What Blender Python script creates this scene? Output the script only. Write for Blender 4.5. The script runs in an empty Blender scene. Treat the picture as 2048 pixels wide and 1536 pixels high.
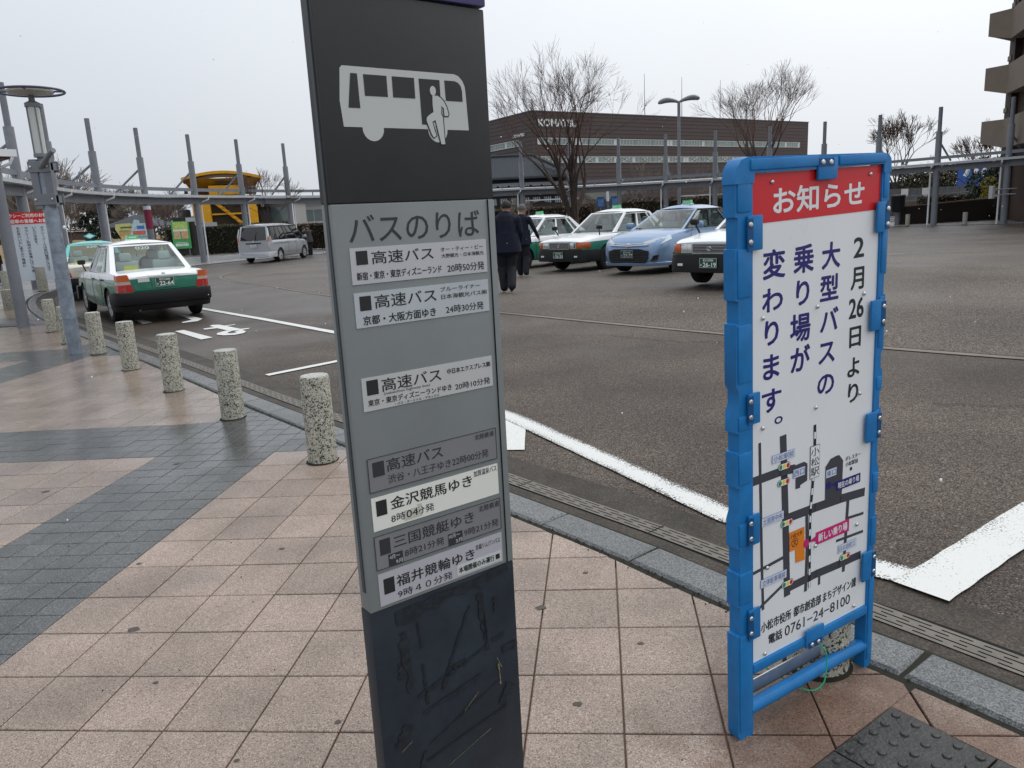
import bpy, bmesh, math, random
from math import sin, cos, pi, radians, hypot, atan2, sqrt
from mathutils import Vector, Matrix, noise
from mathutils.geometry import tessellate_polygon
random.seed(7)
S = bpy.context.scene
COL = S.collection
# ------------------------------------------------------------------ camera, sky, light, exposure
cam = bpy.data.cameras.new('camera'); camo = bpy.data.objects.new('camera', cam); COL.objects.link(camo)
cam.sensor_width = 36.0; cam.lens = 26.90; cam.clip_start = 0.05; cam.clip_end = 6000
PITCH, ROLL, EYE = radians(12.359), radians(2.918), 1.58
_fw = Vector((0, cos(PITCH), -sin(PITCH))); _up0 = Vector((0, sin(PITCH), cos(PITCH))); _rt0 = Vector((1, 0, 0))
_rt = cos(ROLL) * _rt0 - sin(ROLL) * _up0; _up = sin(ROLL) * _rt0 + cos(ROLL) * _up0
camo.matrix_world = Matrix(((_rt.x, _up.x, -_fw.x, 0), (_rt.y, _up.y, -_fw.y, 0), (_rt.z, _up.z, -_fw.z, EYE), (0, 0, 0, 1)))
S.camera = camo
w = bpy.data.worlds.new('World'); S.world = w; w.use_nodes = True
wn, wl = w.node_tree.nodes, w.node_tree.links; wn.clear()
wo = wn.new('ShaderNodeOutputWorld'); bg = wn.new('ShaderNodeBackground'); bg.inputs['Strength'].default_value = 0.1
sky = wn.new('ShaderNodeTexSky'); sky.sky_type = 'NISHITA'; sky.sun_disc = False
SUN_EL, SUN_AZ = radians(48), radians(60)   # azimuth from +Y towards +X
sky.sun_elevation = SUN_EL; sky.sun_rotation = SUN_AZ; sky.dust_density = 4.0; sky.air_density = 1.0
hs = wn.new('ShaderNodeHueSaturation'); hs.inputs['Saturation'].default_value = 0.12
tc = wn.new('ShaderNodeTexCoord'); sx = wn.new('ShaderNodeSeparateXYZ')
# overcast layer: soft brightening towards the sun side and the zenith, faint cloud mottling
dot = wn.new('ShaderNodeVectorMath'); dot.operation = 'DOT_PRODUCT'; dot.inputs[1].default_value = (0.80, 0.32, 0.5)
mr = wn.new('ShaderNodeMapRange'); mr.inputs[1].default_value = -0.35; mr.inputs[2].default_value = 0.85
ramp = wn.new('ShaderNodeValToRGB'); ramp.color_ramp.elements[0].color = (5.7, 6.1, 6.75, 1); ramp.color_ramp.elements[1].color = (8.6, 8.95, 9.35, 1)
ns = wn.new('ShaderNodeTexNoise'); ns.inputs['Scale'].default_value = 1.6; ns.inputs['Detail'].default_value = 3
nm = wn.new('ShaderNodeMapRange'); nm.inputs[3].default_value = 0.90; nm.inputs[4].default_value = 1.10
mul = wn.new('ShaderNodeVectorMath'); mul.operation = 'SCALE'
mx = wn.new('ShaderNodeMix'); mx.data_type = 'RGBA'; mx.inputs[0].default_value = 0.9
wl.new(tc.outputs['Generated'], dot.inputs[0]); wl.new(dot.outputs['Value'], mr.inputs[0]); wl.new(mr.outputs[0], ramp.inputs[0])
wl.new(tc.outputs['Generated'], ns.inputs['Vector']); wl.new(ns.outputs[0], nm.inputs[0])
wl.new(tc.outputs['Generated'], sx.inputs[0])
zn = wn.new('ShaderNodeMapRange'); zn.inputs[1].default_value = 0; zn.inputs[2].default_value = 1; zn.inputs[3].default_value = 0.93; zn.inputs[4].default_value = 1.75; wl.new(sx.outputs['Z'], zn.inputs[0])   # overcast skies brighten towards the zenith
zm = wn.new('ShaderNodeMath'); zm.operation = 'MULTIPLY'; wl.new(zn.outputs[0], zm.inputs[0]); wl.new(nm.outputs[0], zm.inputs[1])
wl.new(ramp.outputs[0], mul.inputs[0]); wl.new(zm.outputs[0], mul.inputs['Scale'])
wl.new(sky.outputs[0], hs.inputs['Color']); wl.new(hs.outputs[0], mx.inputs[6]); wl.new(mul.outputs[0], mx.inputs[7])
wl.new(mx.outputs[2], bg.inputs['Color']); wl.new(bg.outputs[0], wo.inputs[0])
sl = bpy.data.lights.new('sun', 'SUN'); sl.energy = 0.7; sl.angle = radians(35); sl.color = (1, 0.97, 0.93)
so = bpy.data.objects.new('sun', sl); COL.objects.link(so)
sd = Vector((sin(SUN_AZ) * cos(SUN_EL), cos(SUN_AZ) * cos(SUN_EL), sin(SUN_EL)))
so.rotation_euler = sd.to_track_quat('Z', 'Y').to_euler()
S.view_settings.view_transform = 'Standard'; S.view_settings.look = 'None'; S.view_settings.gamma = 1
S.view_settings.exposure = 0.1; S.view_settings.use_curve_mapping = False
S.cycles.max_bounces = 6; S.cycles.transparent_max_bounces = 16

# ------------------------------------------------------------------ helpers
def hgt(x, y):
    """ground height: the paving falls gently to the left near the kerb and is level further out"""
    r = hypot(x, y); t = min(1, max(0, (r - 12) / 18)); return (.026 * x + .0092 * y) * (1 - t * t * (3 - 2 * t))

def mat(name, col, rough=0.6, metal=0.0, var=0.0, vscale=5.0, bump=0.0, bscale=60.0, spec=0.3, coat=0.0, col2=None, emis=None):
    m = bpy.data.materials.new(name); m.use_nodes = True; nt = m.node_tree; n = nt.nodes; L = nt.links
    b = n['Principled BSDF']; b.inputs['Base Color'].default_value = (*col, 1); b.inputs['Roughness'].default_value = rough
    b.inputs['Metallic'].default_value = metal; b.inputs['Specular IOR Level'].default_value = spec; b.inputs['Coat Weight'].default_value = coat
    if var or bump:
        t = n.new('ShaderNodeTexCoord')
    if var:
        no = n.new('ShaderNodeTexNoise'); no.inputs['Scale'].default_value = vscale; no.inputs['Detail'].default_value = 6; no.inputs['Roughness'].default_value = 0.65
        L.new(t.outputs['Object'], no.inputs['Vector'])
        r = n.new('ShaderNodeMapRange'); r.inputs[1].default_value = 0.3; r.inputs[2].default_value = 0.7
        L.new(no.outputs[0], r.inputs[0])
        mi = n.new('ShaderNodeMix'); mi.data_type = 'RGBA'
        c2 = col2 if col2 else tuple(c * (1 - var) for c in col)
        mi.inputs[6].default_value = (*(c2 if col2 else c2), 1); mi.inputs[7].default_value = (*(col if col2 else tuple(min(1, c * (1 + var)) for c in col)), 1)
        L.new(r.outputs[0], mi.inputs[0]); L.new(mi.outputs[2], b.inputs['Base Color'])
        rr = n.new('ShaderNodeMapRange'); rr.inputs[3].default_value = max(0.03, rough - .1); rr.inputs[4].default_value = min(1, rough + .1)
        L.new(no.outputs[0], rr.inputs[0]); L.new(rr.outputs[0], b.inputs['Roughness'])
    if bump:
        nb = n.new('ShaderNodeTexNoise'); nb.inputs['Scale'].default_value = bscale; nb.inputs['Detail'].default_value = 3
        L.new(t.outputs['Object'], nb.inputs['Vector'])
        bu = n.new('ShaderNodeBump'); bu.inputs['Strength'].default_value = bump; bu.inputs['Distance'].default_value = 0.01
        L.new(nb.outputs[0], bu.inputs['Height']); L.new(bu.outputs[0], b.inputs['Normal'])
    if emis:
        b.inputs['Emission Color'].default_value = (*emis[0], 1); b.inputs['Emission Strength'].default_value = emis[1]
    return m

def nodes(m): return m.node_tree.nodes, m.node_tree.links, m.node_tree.nodes['Principled BSDF']

class MB:
    """collects shapes and links them as one mesh object"""
    def __init__(s): s.v = []; s.f = []; s.m = []; s.cur = 0
    def add(s, vs, fs):
        o = len(s.v); s.v += [tuple(v) for v in vs]; s.f += [[i + o for i in f] for f in fs]; s.m += [s.cur] * len(fs); return s
    def box(s, c, d, rot=0.0, M=None):
        x, y, z = d[0] / 2, d[1] / 2, d[2] / 2
        vs = [Vector((sx_ * x, sy * y, sz * z)) for sx_ in (-1, 1) for sy in (-1, 1) for sz in (-1, 1)]
        R = M if M else Matrix.Rotation(rot, 3, 'Z')
        vs = [R @ v + Vector(c) for v in vs]
        return s.add(vs, [(0, 1, 3, 2), (4, 6, 7, 5), (0, 4, 5, 1), (2, 3, 7, 6), (0, 2, 6, 4), (1, 5, 7, 3)])
    def bbox(s, c, d, b=0.01, rot=0.0, M=None):
        """box with chamfered edges"""
        x, y, z = d[0] / 2, d[1] / 2, d[2] / 2; b = min(b, x * .9, y * .9, z * .9)
        bm = bmesh.new(); bmesh.ops.create_cube(bm, size=1)
        for v in bm.verts: v.co = Vector((v.co.x * 2 * x, v.co.y * 2 * y, v.co.z * 2 * z))
        bmesh.ops.bevel(bm, geom=bm.edges[:], offset=b, segments=2, affect='EDGES', profile=.6)
        R = M if M else Matrix.Rotation(rot, 3, 'Z')
        vs = [R @ v.co + Vector(c) for v in bm.verts]; bm.verts.index_update()
        fs = [[v.index for v in f.verts] for f in bm.faces]; bm.free(); return s.add(vs, fs)
    def tube(s, pts, r, n=8, cap=True):
        pts = [Vector(p) for p in pts]; rs = r if isinstance(r, (list, tuple)) else [r] * len(pts); vs = []; a = None
        for i, p in enumerate(pts):
            d = (pts[min(i + 1, len(pts) - 1)] - pts[max(i - 1, 0)]).normalized()
            if a is None: a = d.orthogonal().normalized()
            a = (a - d * a.dot(d)).normalized(); b = d.cross(a)
            vs += [p + rs[i] * (cos(2 * pi * k / n) * a + sin(2 * pi * k / n) * b) for k in range(n)]
        fs = [(i * n + k, i * n + (k + 1) % n, (i + 1) * n + (k + 1) % n, (i + 1) * n + k) for i in range(len(pts) - 1) for k in range(n)]
        if cap: fs += [tuple(range(n))[::-1], tuple((len(pts) - 1) * n + k for k in range(n))]
        return s.add(vs, fs)
    def lathe(s, prof, n=24, c=(0, 0, 0), M=None):
        vs = []; R = M or Matrix.Identity(3)
        for r, z in prof: vs += [R @ Vector((r * cos(2 * pi * k / n), r * sin(2 * pi * k / n), z)) + Vector(c) for k in range(n)]
        m_ = len(prof)
        fs = [(i * n + k, i * n + (k + 1) % n, (i + 1) * n + (k + 1) % n, (i + 1) * n + k) for i in range(m_ - 1) for k in range(n)]
        fs += [tuple(range(n))[::-1], tuple((m_ - 1) * n + k for k in range(n))]
        return s.add(vs, fs)
    def prism(s, poly, f0, f1, sides=True):
        """poly: 2D points; f0/f1 map (a,b)->3D for the two faces"""
        tri = tessellate_polygon([[Vector((p[0], p[1], 0)) for p in poly]]); n = len(poly)
        vs = [f0(*p) for p in poly] + ([f1(*p) for p in poly] if f1 else [])
        fs = [tuple(t) for t in tri]
        if f1:
            fs += [tuple(i + n for i in t)[::-1] for t in tri]
            if sides: fs += [(i, (i + 1) % n, (i + 1) % n + n, i + n) for i in range(n)]
        return s.add(vs, fs)
    def quad(s, a, b, c, d): return s.add([a, b, c, d], [(0, 1, 2, 3)])
    def mesh(s, name, mats, smooth=False):
        me = bpy.data.meshes.new(name); me.from_pydata(s.v, [], s.f)
        for m in (mats if isinstance(mats, (list, tuple)) else [mats]): me.materials.append(m)
        if isinstance(mats, (list, tuple)) and len(mats) > 1: me.polygons.foreach_set('material_index', s.m)
        if smooth:
            me.shade_smooth() if hasattr(me, 'shade_smooth') else None
            me.polygons.foreach_set('use_smooth', [True] * len(me.polygons)); me.set_sharp_from_angle(angle=radians(smooth if smooth > 1 else 38))
        me.update(); return me
    def build(s, name, mats, parent=None, smooth=False, fix=False, loc=None):
        me = s.mesh(name, mats, smooth)
        if fix:
            bm = bmesh.new(); bm.from_mesh(me); bmesh.ops.recalc_face_normals(bm, faces=bm.faces); bm.to_mesh(me); bm.free()
        return link(name, me, parent, loc)

def link(name, me, parent=None, loc=None):
    o = bpy.data.objects.new(name, me); COL.objects.link(o)
    if parent: o.parent = parent
    if loc: o.location = loc
    return o
def empty(name, loc, rz=0.0):
    o = bpy.data.objects.new(name, None); COL.objects.link(o); o.location = loc; o.rotation_euler = (0, 0, rz); o.empty_display_size = .2; return o
def tag(o, label=None, cat=None, group=None, kind=None):
    if label: o['label'] = label
    if cat: o['category'] = cat
    if group: o['group'] = group
    if kind: o['kind'] = kind
    return o
def struct(o): o['kind'] = 'structure'; return o
def copy_tree(o, parent=None):
    c = o.copy(); COL.objects.link(c); c.parent = parent
    for ch in list(o.children): copy_tree(ch, c)
    return c
def catmull(P, n=8, closed=False):
    out = []; N = len(P); P = [Vector(p) for p in P]
    rng = range(N) if closed else range(N - 1)
    for i in rng:
        p0, p1, p2, p3 = (P[(i - 1) % N] if closed or i else P[0]), P[i], P[(i + 1) % N], (P[(i + 2) % N] if closed or i + 2 < N else P[-1])
        for k in range(n):
            t = k / n; out.append(.5 * ((2 * p1) + (p2 - p0) * t + (2 * p0 - 5 * p1 + 4 * p2 - p3) * t * t + (3 * p1 - p0 - 3 * p2 + p3) * t ** 3))
    if not closed: out.append(P[-1])
    return out
def seglen(P): return sum((P[i + 1] - P[i]).length for i in range(len(P) - 1))
def resample(P, step):
    out = [P[0].copy()]; acc = 0
    for i in range(len(P) - 1):
        a, b = P[i], P[i + 1]; L = (b - a).length; t = step - acc
        while t <= L: out.append(a + (b - a) * (t / L)); t += step
        acc = L - (t - step)
    return out

# --- lettering: real outlines from the built-in font, laid flat in the x/z plane facing -y
_glyph = {}
def glyph(body, off):
    k = (body, off)
    if k not in _glyph:
        cu = bpy.data.curves.new('lettering', 'FONT'); cu.body = body; cu.size = 1; cu.offset = off; cu.resolution_u = 3
        ob = bpy.data.objects.new('lettering', cu); COL.objects.link(ob)
        me = bpy.data.meshes.new_from_object(ob.evaluated_get(bpy.context.evaluated_depsgraph_get()))
        _glyph[k] = ([(v.co.x, v.co.y) for v in me.vertices], [tuple(p.vertices) for p in me.polygons])
        bpy.data.objects.remove(ob); bpy.data.curves.remove(cu); bpy.data.meshes.remove(me)
    return _glyph[k]
def text(mb, body, x0, x1, z0, z1, y=0.0, off=0.012):
    """fit the string into the box x0..x1, z0..z1"""
    vs, fs = glyph(body, 0)
    if not vs: return
    ax, bx = min(v[0] for v in vs), max(v[0] for v in vs); az, bz = min(v[1] for v in vs), max(v[1] for v in vs)
    r = off * (z1 - z0) * .95; x0 += r; x1 -= r; z0 += r; z1 -= r
    base = [(x0 + (v[0] - ax) / (bx - ax) * (x1 - x0), z0 + (v[1] - az) / max(1e-6, bz - az) * (z1 - z0)) for v in vs]
    mb.add([(a, y, b) for a, b in base], fs)
    if off > .003:      # heavier weight: the same outline stepped round a small circle, each a hair further back
        for k in range(6):
            dx, dz = r * cos(k * pi / 3), r * sin(k * pi / 3); mb.add([(a + dx, y + .00004 * (k + 1), b + dz) for a, b in base], fs)

# ------------------------------------------------------------------ materials
M = {}
def speckle(name, cols, scale, rough=.5, wet=None, rnd=0.0, bump=.15, big=0.12, bigscale=3.0, spec=.5, damp_shade=False):
    """granite or aggregate: three grain colours picked by cell noise"""
    m = bpy.data.materials.new(name); m.use_nodes = True; n, L, b = nodes(m)
    geo = n.new('ShaderNodeNewGeometry')
    vo = n.new('ShaderNodeTexVoronoi'); vo.inputs['Scale'].default_value = scale; L.new(geo.outputs['Position'], vo.inputs['Vector'])
    sp = n.new('ShaderNodeSeparateColor'); L.new(vo.outputs['Color'], sp.inputs[0])
    rp = n.new('ShaderNodeValToRGB'); rp.color_ramp.interpolation = 'CONSTANT'; e = rp.color_ramp.elements
    e[0].position = 0; e[0].color = (*cols[0][1], 1); e[1].position = cols[1][0]; e[1].color = (*cols[1][1], 1)
    for p, c in cols[2:]: q = e.new(p); q.color = (*c, 1)
    L.new(sp.outputs[0], rp.inputs[0])
    no = n.new('ShaderNodeTexNoise'); no.inputs['Scale'].default_value = bigscale; no.inputs['Detail'].default_value = 5; L.new(geo.outputs['Position'], no.inputs['Vector'])
    mr_ = n.new('ShaderNodeMapRange'); mr_.inputs[1].default_value = .3; mr_.inputs[2].default_value = .7; mr_.inputs[3].default_value = 1 - big; mr_.inputs[4].default_value = 1 + big; L.new(no.outputs[0], mr_.inputs[0])
    vm = n.new('ShaderNodeVectorMath'); vm.operation = 'SCALE'; L.new(rp.outputs[0], vm.inputs[0]); L.new(mr_.outputs[0], vm.inputs['Scale'])
    out = vm.outputs[0]
    if rnd:
        oi = n.new('ShaderNodeObjectInfo'); m2 = n.new('ShaderNodeMapRange'); m2.inputs[3].default_value = 1 - rnd; m2.inputs[4].default_value = 1 + rnd; L.new(oi.outputs['Random'], m2.inputs[0])
        v2 = n.new('ShaderNodeVectorMath'); v2.operation = 'SCALE'; L.new(out, v2.inputs[0]); L.new(m2.outputs[0], v2.inputs['Scale']); out = v2.outputs[0]
    b.inputs['Roughness'].default_value = rough; b.inputs['Specular IOR Level'].default_value = spec
    if wet:
        # standing rain film: wetter with distance from the dry patch beside the sign, broken up by noise
        n2 = n.new('ShaderNodeTexNoise'); n2.inputs['Scale'].default_value = wet[2]; n2.inputs['Detail'].default_value = 4; L.new(geo.outputs['Position'], n2.inputs['Vector'])
        ln = n.new('ShaderNodeVectorMath'); ln.operation = 'DISTANCE'; ln.inputs[1].default_value = (0.2, 2.0, 0); L.new(geo.outputs['Position'], ln.inputs[0])
        d = n.new('ShaderNodeMapRange'); d.inputs[1].default_value = wet[3]; d.inputs[2].default_value = wet[4]; d.inputs[3].default_value = -.28; d.inputs[4].default_value = .22; L.new(ln.outputs['Value'], d.inputs[0])
        ad = n.new('ShaderNodeMath'); ad.operation = 'ADD'; L.new(n2.outputs[0], ad.inputs[0]); L.new(d.outputs[0], ad.inputs[1])
        r2 = n.new('ShaderNodeMapRange'); r2.inputs[1].default_value = .38; r2.inputs[2].default_value = .62; r2.inputs[3].default_value = wet[0]; r2.inputs[4].default_value = wet[1]; L.new(ad.outputs[0], r2.inputs[0])
        L.new(r2.outputs[0], b.inputs['Roughness'])
        dk = n.new('ShaderNodeMapRange'); dk.inputs[1].default_value = .38; dk.inputs[2].default_value = .62; dk.inputs[3].default_value = 1; dk.inputs[4].default_value = wet[5]; L.new(ad.outputs[0], dk.inputs[0])
        v3 = n.new('ShaderNodeVectorMath'); v3.operation = 'SCALE'; L.new(out, v3.inputs[0]); L.new(dk.outputs[0], v3.inputs['Scale']); out = v3.outputs[0]
    if damp_shade:
        # damp brown patch at the notice sign's foot, doubling as painted contact shade
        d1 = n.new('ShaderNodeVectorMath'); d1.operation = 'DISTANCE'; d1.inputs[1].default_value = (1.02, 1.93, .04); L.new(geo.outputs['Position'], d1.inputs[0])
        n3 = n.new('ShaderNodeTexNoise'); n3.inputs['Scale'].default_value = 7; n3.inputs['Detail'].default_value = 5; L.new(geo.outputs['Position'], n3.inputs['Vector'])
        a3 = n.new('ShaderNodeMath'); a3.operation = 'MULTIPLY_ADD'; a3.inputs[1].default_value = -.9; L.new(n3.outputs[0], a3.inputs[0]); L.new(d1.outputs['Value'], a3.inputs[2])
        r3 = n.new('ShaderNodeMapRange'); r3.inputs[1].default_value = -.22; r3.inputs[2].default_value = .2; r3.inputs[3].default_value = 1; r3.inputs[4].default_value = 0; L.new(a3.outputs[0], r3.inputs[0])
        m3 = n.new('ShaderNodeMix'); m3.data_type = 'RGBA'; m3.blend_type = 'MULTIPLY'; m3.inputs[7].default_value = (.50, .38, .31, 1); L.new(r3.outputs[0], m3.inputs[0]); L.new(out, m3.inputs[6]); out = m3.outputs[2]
    L.new(out, b.inputs['Base Color'])
    if bump:
        bu = n.new('ShaderNodeBump'); bu.inputs['Strength'].default_value = bump; bu.inputs['Distance'].default_value = .004; L.new(vo.outputs['Distance'], bu.inputs['Height']); L.new(bu.outputs[0], b.inputs['Normal'])
    return m
M['pink'] = speckle('pink_granite', [(0, (.13, .088, .066)), (.14, (.245, .186, .150)), (.6, (.305, .238, .195)), (.9, (.42, .345, .29))], 300, rough=.6, wet=(.55, .09, 1.1, 1.8, 5.0, .88), rnd=.11, bump=.12, big=.22, bigscale=2.3, damp_shade=True)
M['grey'] = speckle('grey_granite', [(0, (.045, .046, .046)), (.3, (.085, .088, .088)), (.75, (.13, .134, .133)), (.93, (.20, .205, .20))], 280, rough=.6, wet=(.5, .09, 1.1, 1.8, 5.0, .72), rnd=.14, bump=.12, big=.2, bigscale=2.5)
M['kerb'] = speckle('kerb_granite', [(0, (.07, .073, .073)), (.3, (.145, .15, .15)), (.8, (.225, .23, .228))], 240, rough=.6, wet=(.55, .2, 1.5, 3, 8, .75), rnd=.1, bump=.2)
M['asphalt'] = speckle('asphalt', [(0, (.026, .019, .015)), (.35, (.084, .065, .052)), (.72, (.130, .103, .081)), (.965, (.24, .205, .17))], 165, rough=.7, wet=(.75, .42, .35, 3, 14, .82), bump=.35, big=.38, bigscale=.6, spec=.3)
M['asphalt2'] = speckle('worn_asphalt', [(0, (.038, .030, .024)), (.35, (.108, .088, .071)), (.72, (.168, .139, .113)), (.93, (.28, .25, .21))], 110, rough=.75, wet=(.85, .55, .3, 3, 18, .88), bump=.5, big=.26, bigscale=.45, spec=.3)
M['gutter'] = speckle('wet_gutter_concrete', [(0, (.030, .024, .018)), (.5, (.055, .043, .032)), (.9, (.08, .064, .048))], 160, rough=.6, bump=.2, big=.35, bigscale=4, spec=.25)
M['drain'] = mat('drain_steel', (.15, .133, .11), .5, var=.25, vscale=12)
M['mortar'] = mat('joint_mortar', (.12, .075, .048), .8, var=.35, vscale=8)
M['paving'] = mat('far_paving', (.30, .30, .30), .35, var=.2, vscale=1.5)
M['earth'] = mat('earth', (.16, .13, .10), .9, var=.3, vscale=.2)
M['black'] = mat('black_plastic', (.012, .012, .013), .4)
M['void'] = mat('dark_void', (.006, .006, .006), .9)
M['white_paint'] = mat('road_paint', (.66, .66, .63), .55, var=.08, vscale=30, bump=.3, bscale=90)
def worn_paint():
    m = mat('worn_road_paint', (.80, .80, .78), .6); n, L, b = nodes(m)
    g = n.new('ShaderNodeNewGeometry'); a = n.new('ShaderNodeTexNoise'); a.inputs['Scale'].default_value = 120; a.inputs['Detail'].default_value = 4
    c = n.new('ShaderNodeTexNoise'); c.inputs['Scale'].default_value = 3.0
    L.new(g.outputs['Position'], a.inputs['Vector']); L.new(g.outputs['Position'], c.inputs['Vector'])
    at = n.new('ShaderNodeAttribute'); at.attribute_name = 'wear'
    s1 = n.new('ShaderNodeMath'); s1.operation = 'ADD'; L.new(a.outputs[0], s1.inputs[0]); L.new(at.outputs['Fac'], s1.inputs[1])
    s2 = n.new('ShaderNodeMath'); s2.operation = 'MULTIPLY_ADD'; L.new(c.outputs[0], s2.inputs[0]); s2.inputs[1].default_value = .25; L.new(s1.outputs[0], s2.inputs[2])
    r = n.new('ShaderNodeMapRange'); r.inputs[1].default_value = .80; r.inputs[2].default_value = .84; L.new(s2.outputs[0], r.inputs[0])
    mi = n.new('ShaderNodeMix'); mi.data_type = 'RGBA'; mi.inputs[6].default_value = (.66, .66, .63, 1); mi.inputs[7].default_value = (.075, .068, .06, 1)
    L.new(r.outputs[0], mi.inputs[0]); L.new(mi.outputs[2], b.inputs['Base Color']); return m
M['worn'] = worn_paint()
M['post'] = mat('grey_steel', (.17, .18, .20), .42, var=.12, vscale=3)
M['postw'] = mat('light_steel', (.42, .44, .46), .4, var=.1, vscale=3)
M['white_metal'] = mat('white_metal', (.68, .69, .70), .4, var=.06)
M['galv'] = mat('galvanised_steel', (.22, .26, .31), .42, metal=.25, var=.35, vscale=9, bump=.05)
M['alu'] = mat('aluminium', (.55, .55, .54), .35, metal=.85, var=.1, vscale=20)
M['bolt'] = mat('zinc_bolt', (.6, .6, .58), .3, metal=.9)

# ------------------------------------------------------------------ the kerb line round the plaza
KP = [(9.5, -7), (5.6, -3.6), (3.3, -.75), (2.1, .95), (1.30, 2.11), (.80, 2.73), (.45, 3.22), (.07, 3.70), (-.60, 4.53), (-1.22, 5.33), (-2.47, 6.90), (-3.67, 8.46),
      (-4.89, 10.02), (-6.20, 11.67), (-7.57, 13.39), (-9.9, 16.32), (-11.8, 18.96), (-13.55, 21.9), (-14.6, 24.6), (-15.3, 28.5), (-15.6, 33), (-15.3, 37.3), (-14.2, 40.6), (-12.2, 43.8),
      (-9, 47), (-4, 50), (1.5, 51), (8, 50.5), (13, 47.8), (18.6, 45.3), (22.2, 41.6), (25, 38), (29.5, 31), (33, 20), (33, 5), (26, -6), (17, -9.5)]
KERB = catmull([Vector((a, b, 0)) for a, b in KP], 8, closed=True)
NK = len(KERB); C0 = Vector((8, 24, 0))
def koff(i, d):
    """kerb point i moved d metres towards the road"""
    a, b = KERB[(i - 1) % NK], KERB[(i + 1) % NK]; t = (b - a).normalized(); n_ = Vector((-t.y, t.x, 0))
    if n_.dot(C0 - KERB[i % NK]) < 0: n_ = -n_
    p = KERB[i % NK] + n_ * d; return p
def g3(p, dz=0.0): return Vector((p[0], p[1], hgt(p[0], p[1]) + dz))
KZ = .008; RZ = -.014
# pavement: from the kerb outwards
mb = MB(); rings = [0, .5, 1, 2, 3, 4.5, 6, 8, 11, 15, 20, 27, 36, 48]
for i in range(NK):
    p = KERB[i]; d = (p - C0).normalized()
    for r_ in rings: mb.v.append(tuple(g3(p + d * r_, -.013)))
nr = len(rings)
for i in range(NK):
    for k in range(nr - 1):
        j = (i + 1) % NK; mb.f.append([i * nr + k, i * nr + k + 1, j * nr + k + 1, j * nr + k]); mb.m.append(0)
def paving_far():
    m = mat('paving_bed', (.30, .30, .30), .3); n, L, b = nodes(m); g = n.new('ShaderNodeNewGeometry')
    br = n.new('ShaderNodeTexBrick'); br.inputs['Scale'].default_value = 1; br.inputs['Color1'].default_value = (.25, .25, .255, 1); br.inputs['Color2'].default_value = (.31, .305, .30, 1); br.inputs['Mortar'].default_value = (.15, .14, .13, 1)
    br.inputs['Mortar Size'].default_value = .012; br.inputs['Brick Width'].default_value = .6; br.inputs['Row Height'].default_value = .6; br.offset = 0
    L.new(g.outputs['Position'], br.inputs['Vector'])
    ln = n.new('ShaderNodeVectorMath'); ln.operation = 'DISTANCE'; ln.inputs[1].default_value = (-2, 6, 0); L.new(g.outputs['Position'], ln.inputs[0])
    r = n.new('ShaderNodeMapRange'); r.inputs[1].default_value = 17.5; r.inputs[2].default_value = 18; L.new(ln.outputs['Value'], r.inputs[0])
    mi = n.new('ShaderNodeMix'); mi.data_type = 'RGBA'; mi.inputs[6].default_value = (.145, .082, .045, 1); L.new(br.outputs[0], mi.inputs[7]); L.new(r.outputs[0], mi.inputs[0]); L.new(mi.outputs[2], b.inputs['Base Color'])
    no = n.new('ShaderNodeTexNoise'); no.inputs['Scale'].default_value = .6; L.new(g.outputs['Position'], no.inputs['Vector'])
    r3 = n.new('ShaderNodeMapRange'); r3.inputs[3].default_value = .1; r3.inputs[4].default_value = .5; L.new(no.outputs[0], r3.inputs[0]); L.new(r3.outputs[0], b.inputs['Roughness'])
    return m
pavement = struct(mb.build('pavement', paving_far(), smooth=True))
# ground to the horizon
mb = MB(); R2 = [48, 70, 110, 200, 400, 1200, 4000]
for i in range(0, NK, 2):
    p = KERB[i]; d = (p - C0).normalized()
    for r_ in R2: mb.v.append(tuple(Vector((p.x + d.x * r_, p.y + d.y * r_, -.013))))
n2_ = NK // 2
for i in range(n2_):
    for k in range(len(R2) - 1):
        j = (i + 1) % n2_; a = len(R2); mb.f.append([i * a + k, i * a + k + 1, j * a + k + 1, j * a + k]); mb.m.append(0)
struct(mb.build('ground', M['earth']))
# road: everything inside the kerb
def inside(x, y):
    c = False; j = NK - 1
    for i in range(NK):
        a, b = KERB[i], KERB[j]
        if (a.y > y) != (b.y > y) and x < (b.x - a.x) * (y - a.y) / (b.y - a.y) + a.x: c = not c
        j = i
    return c
GW = .62
mb = MB(); fr = [0, .03, .08, .16, .26, .38, .52, .68, .85, 1]
for i in range(NK):
    q = koff(i, GW) if i < 170 else koff(i, GW)
    for f_ in fr: mb.v.append(tuple(g3(q.lerp(C0, f_), RZ)))
for i in range(NK):
    for k in range(len(fr) - 1):
        j = (i + 1) % NK; a = len(fr); mb.f.append([i * a + k, j * a + k, j * a + k + 1, i * a + k + 1]); mb.m.append(0)
road = struct(mb.build('road', M['asphalt'], smooth=True))
# central apron of older, paler asphalt, edged by a shallow concrete strip
AP = [(14, -2), (9, 1.8), (4.41, 6.43), (2.26, 8.97), (-.05, 11.98), (-3.83, 17.06), (-6.92, 22.09), (-9.3, 25.6), (-10.36, 28.4), (-10.4, 32), (-8.6, 35.5), (-5, 38), (1, 39.5), (8, 39), (15, 35), (20, 27), (22, 15), (19, 3)]
APC = [p for p in catmull([Vector((a, b, 0)) for a, b in AP], 6, closed=True)]
cA = Vector((6, 20, 0)); mb = MB(); fr = [0, .05, .12, .22, .35, .5, .7, .99]
for p in APC:
    for f_ in fr: mb.v.append(tuple(g3(p.lerp(cA, f_), RZ + .004)))
nA = len(APC)
for i in range(nA):
    for k in range(len(fr) - 1):
        j = (i + 1) % nA; a = len(fr); mb.f.append([i * a + k, j * a + k, j * a + k + 1, i * a + k + 1]); mb.m.append(0)
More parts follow.
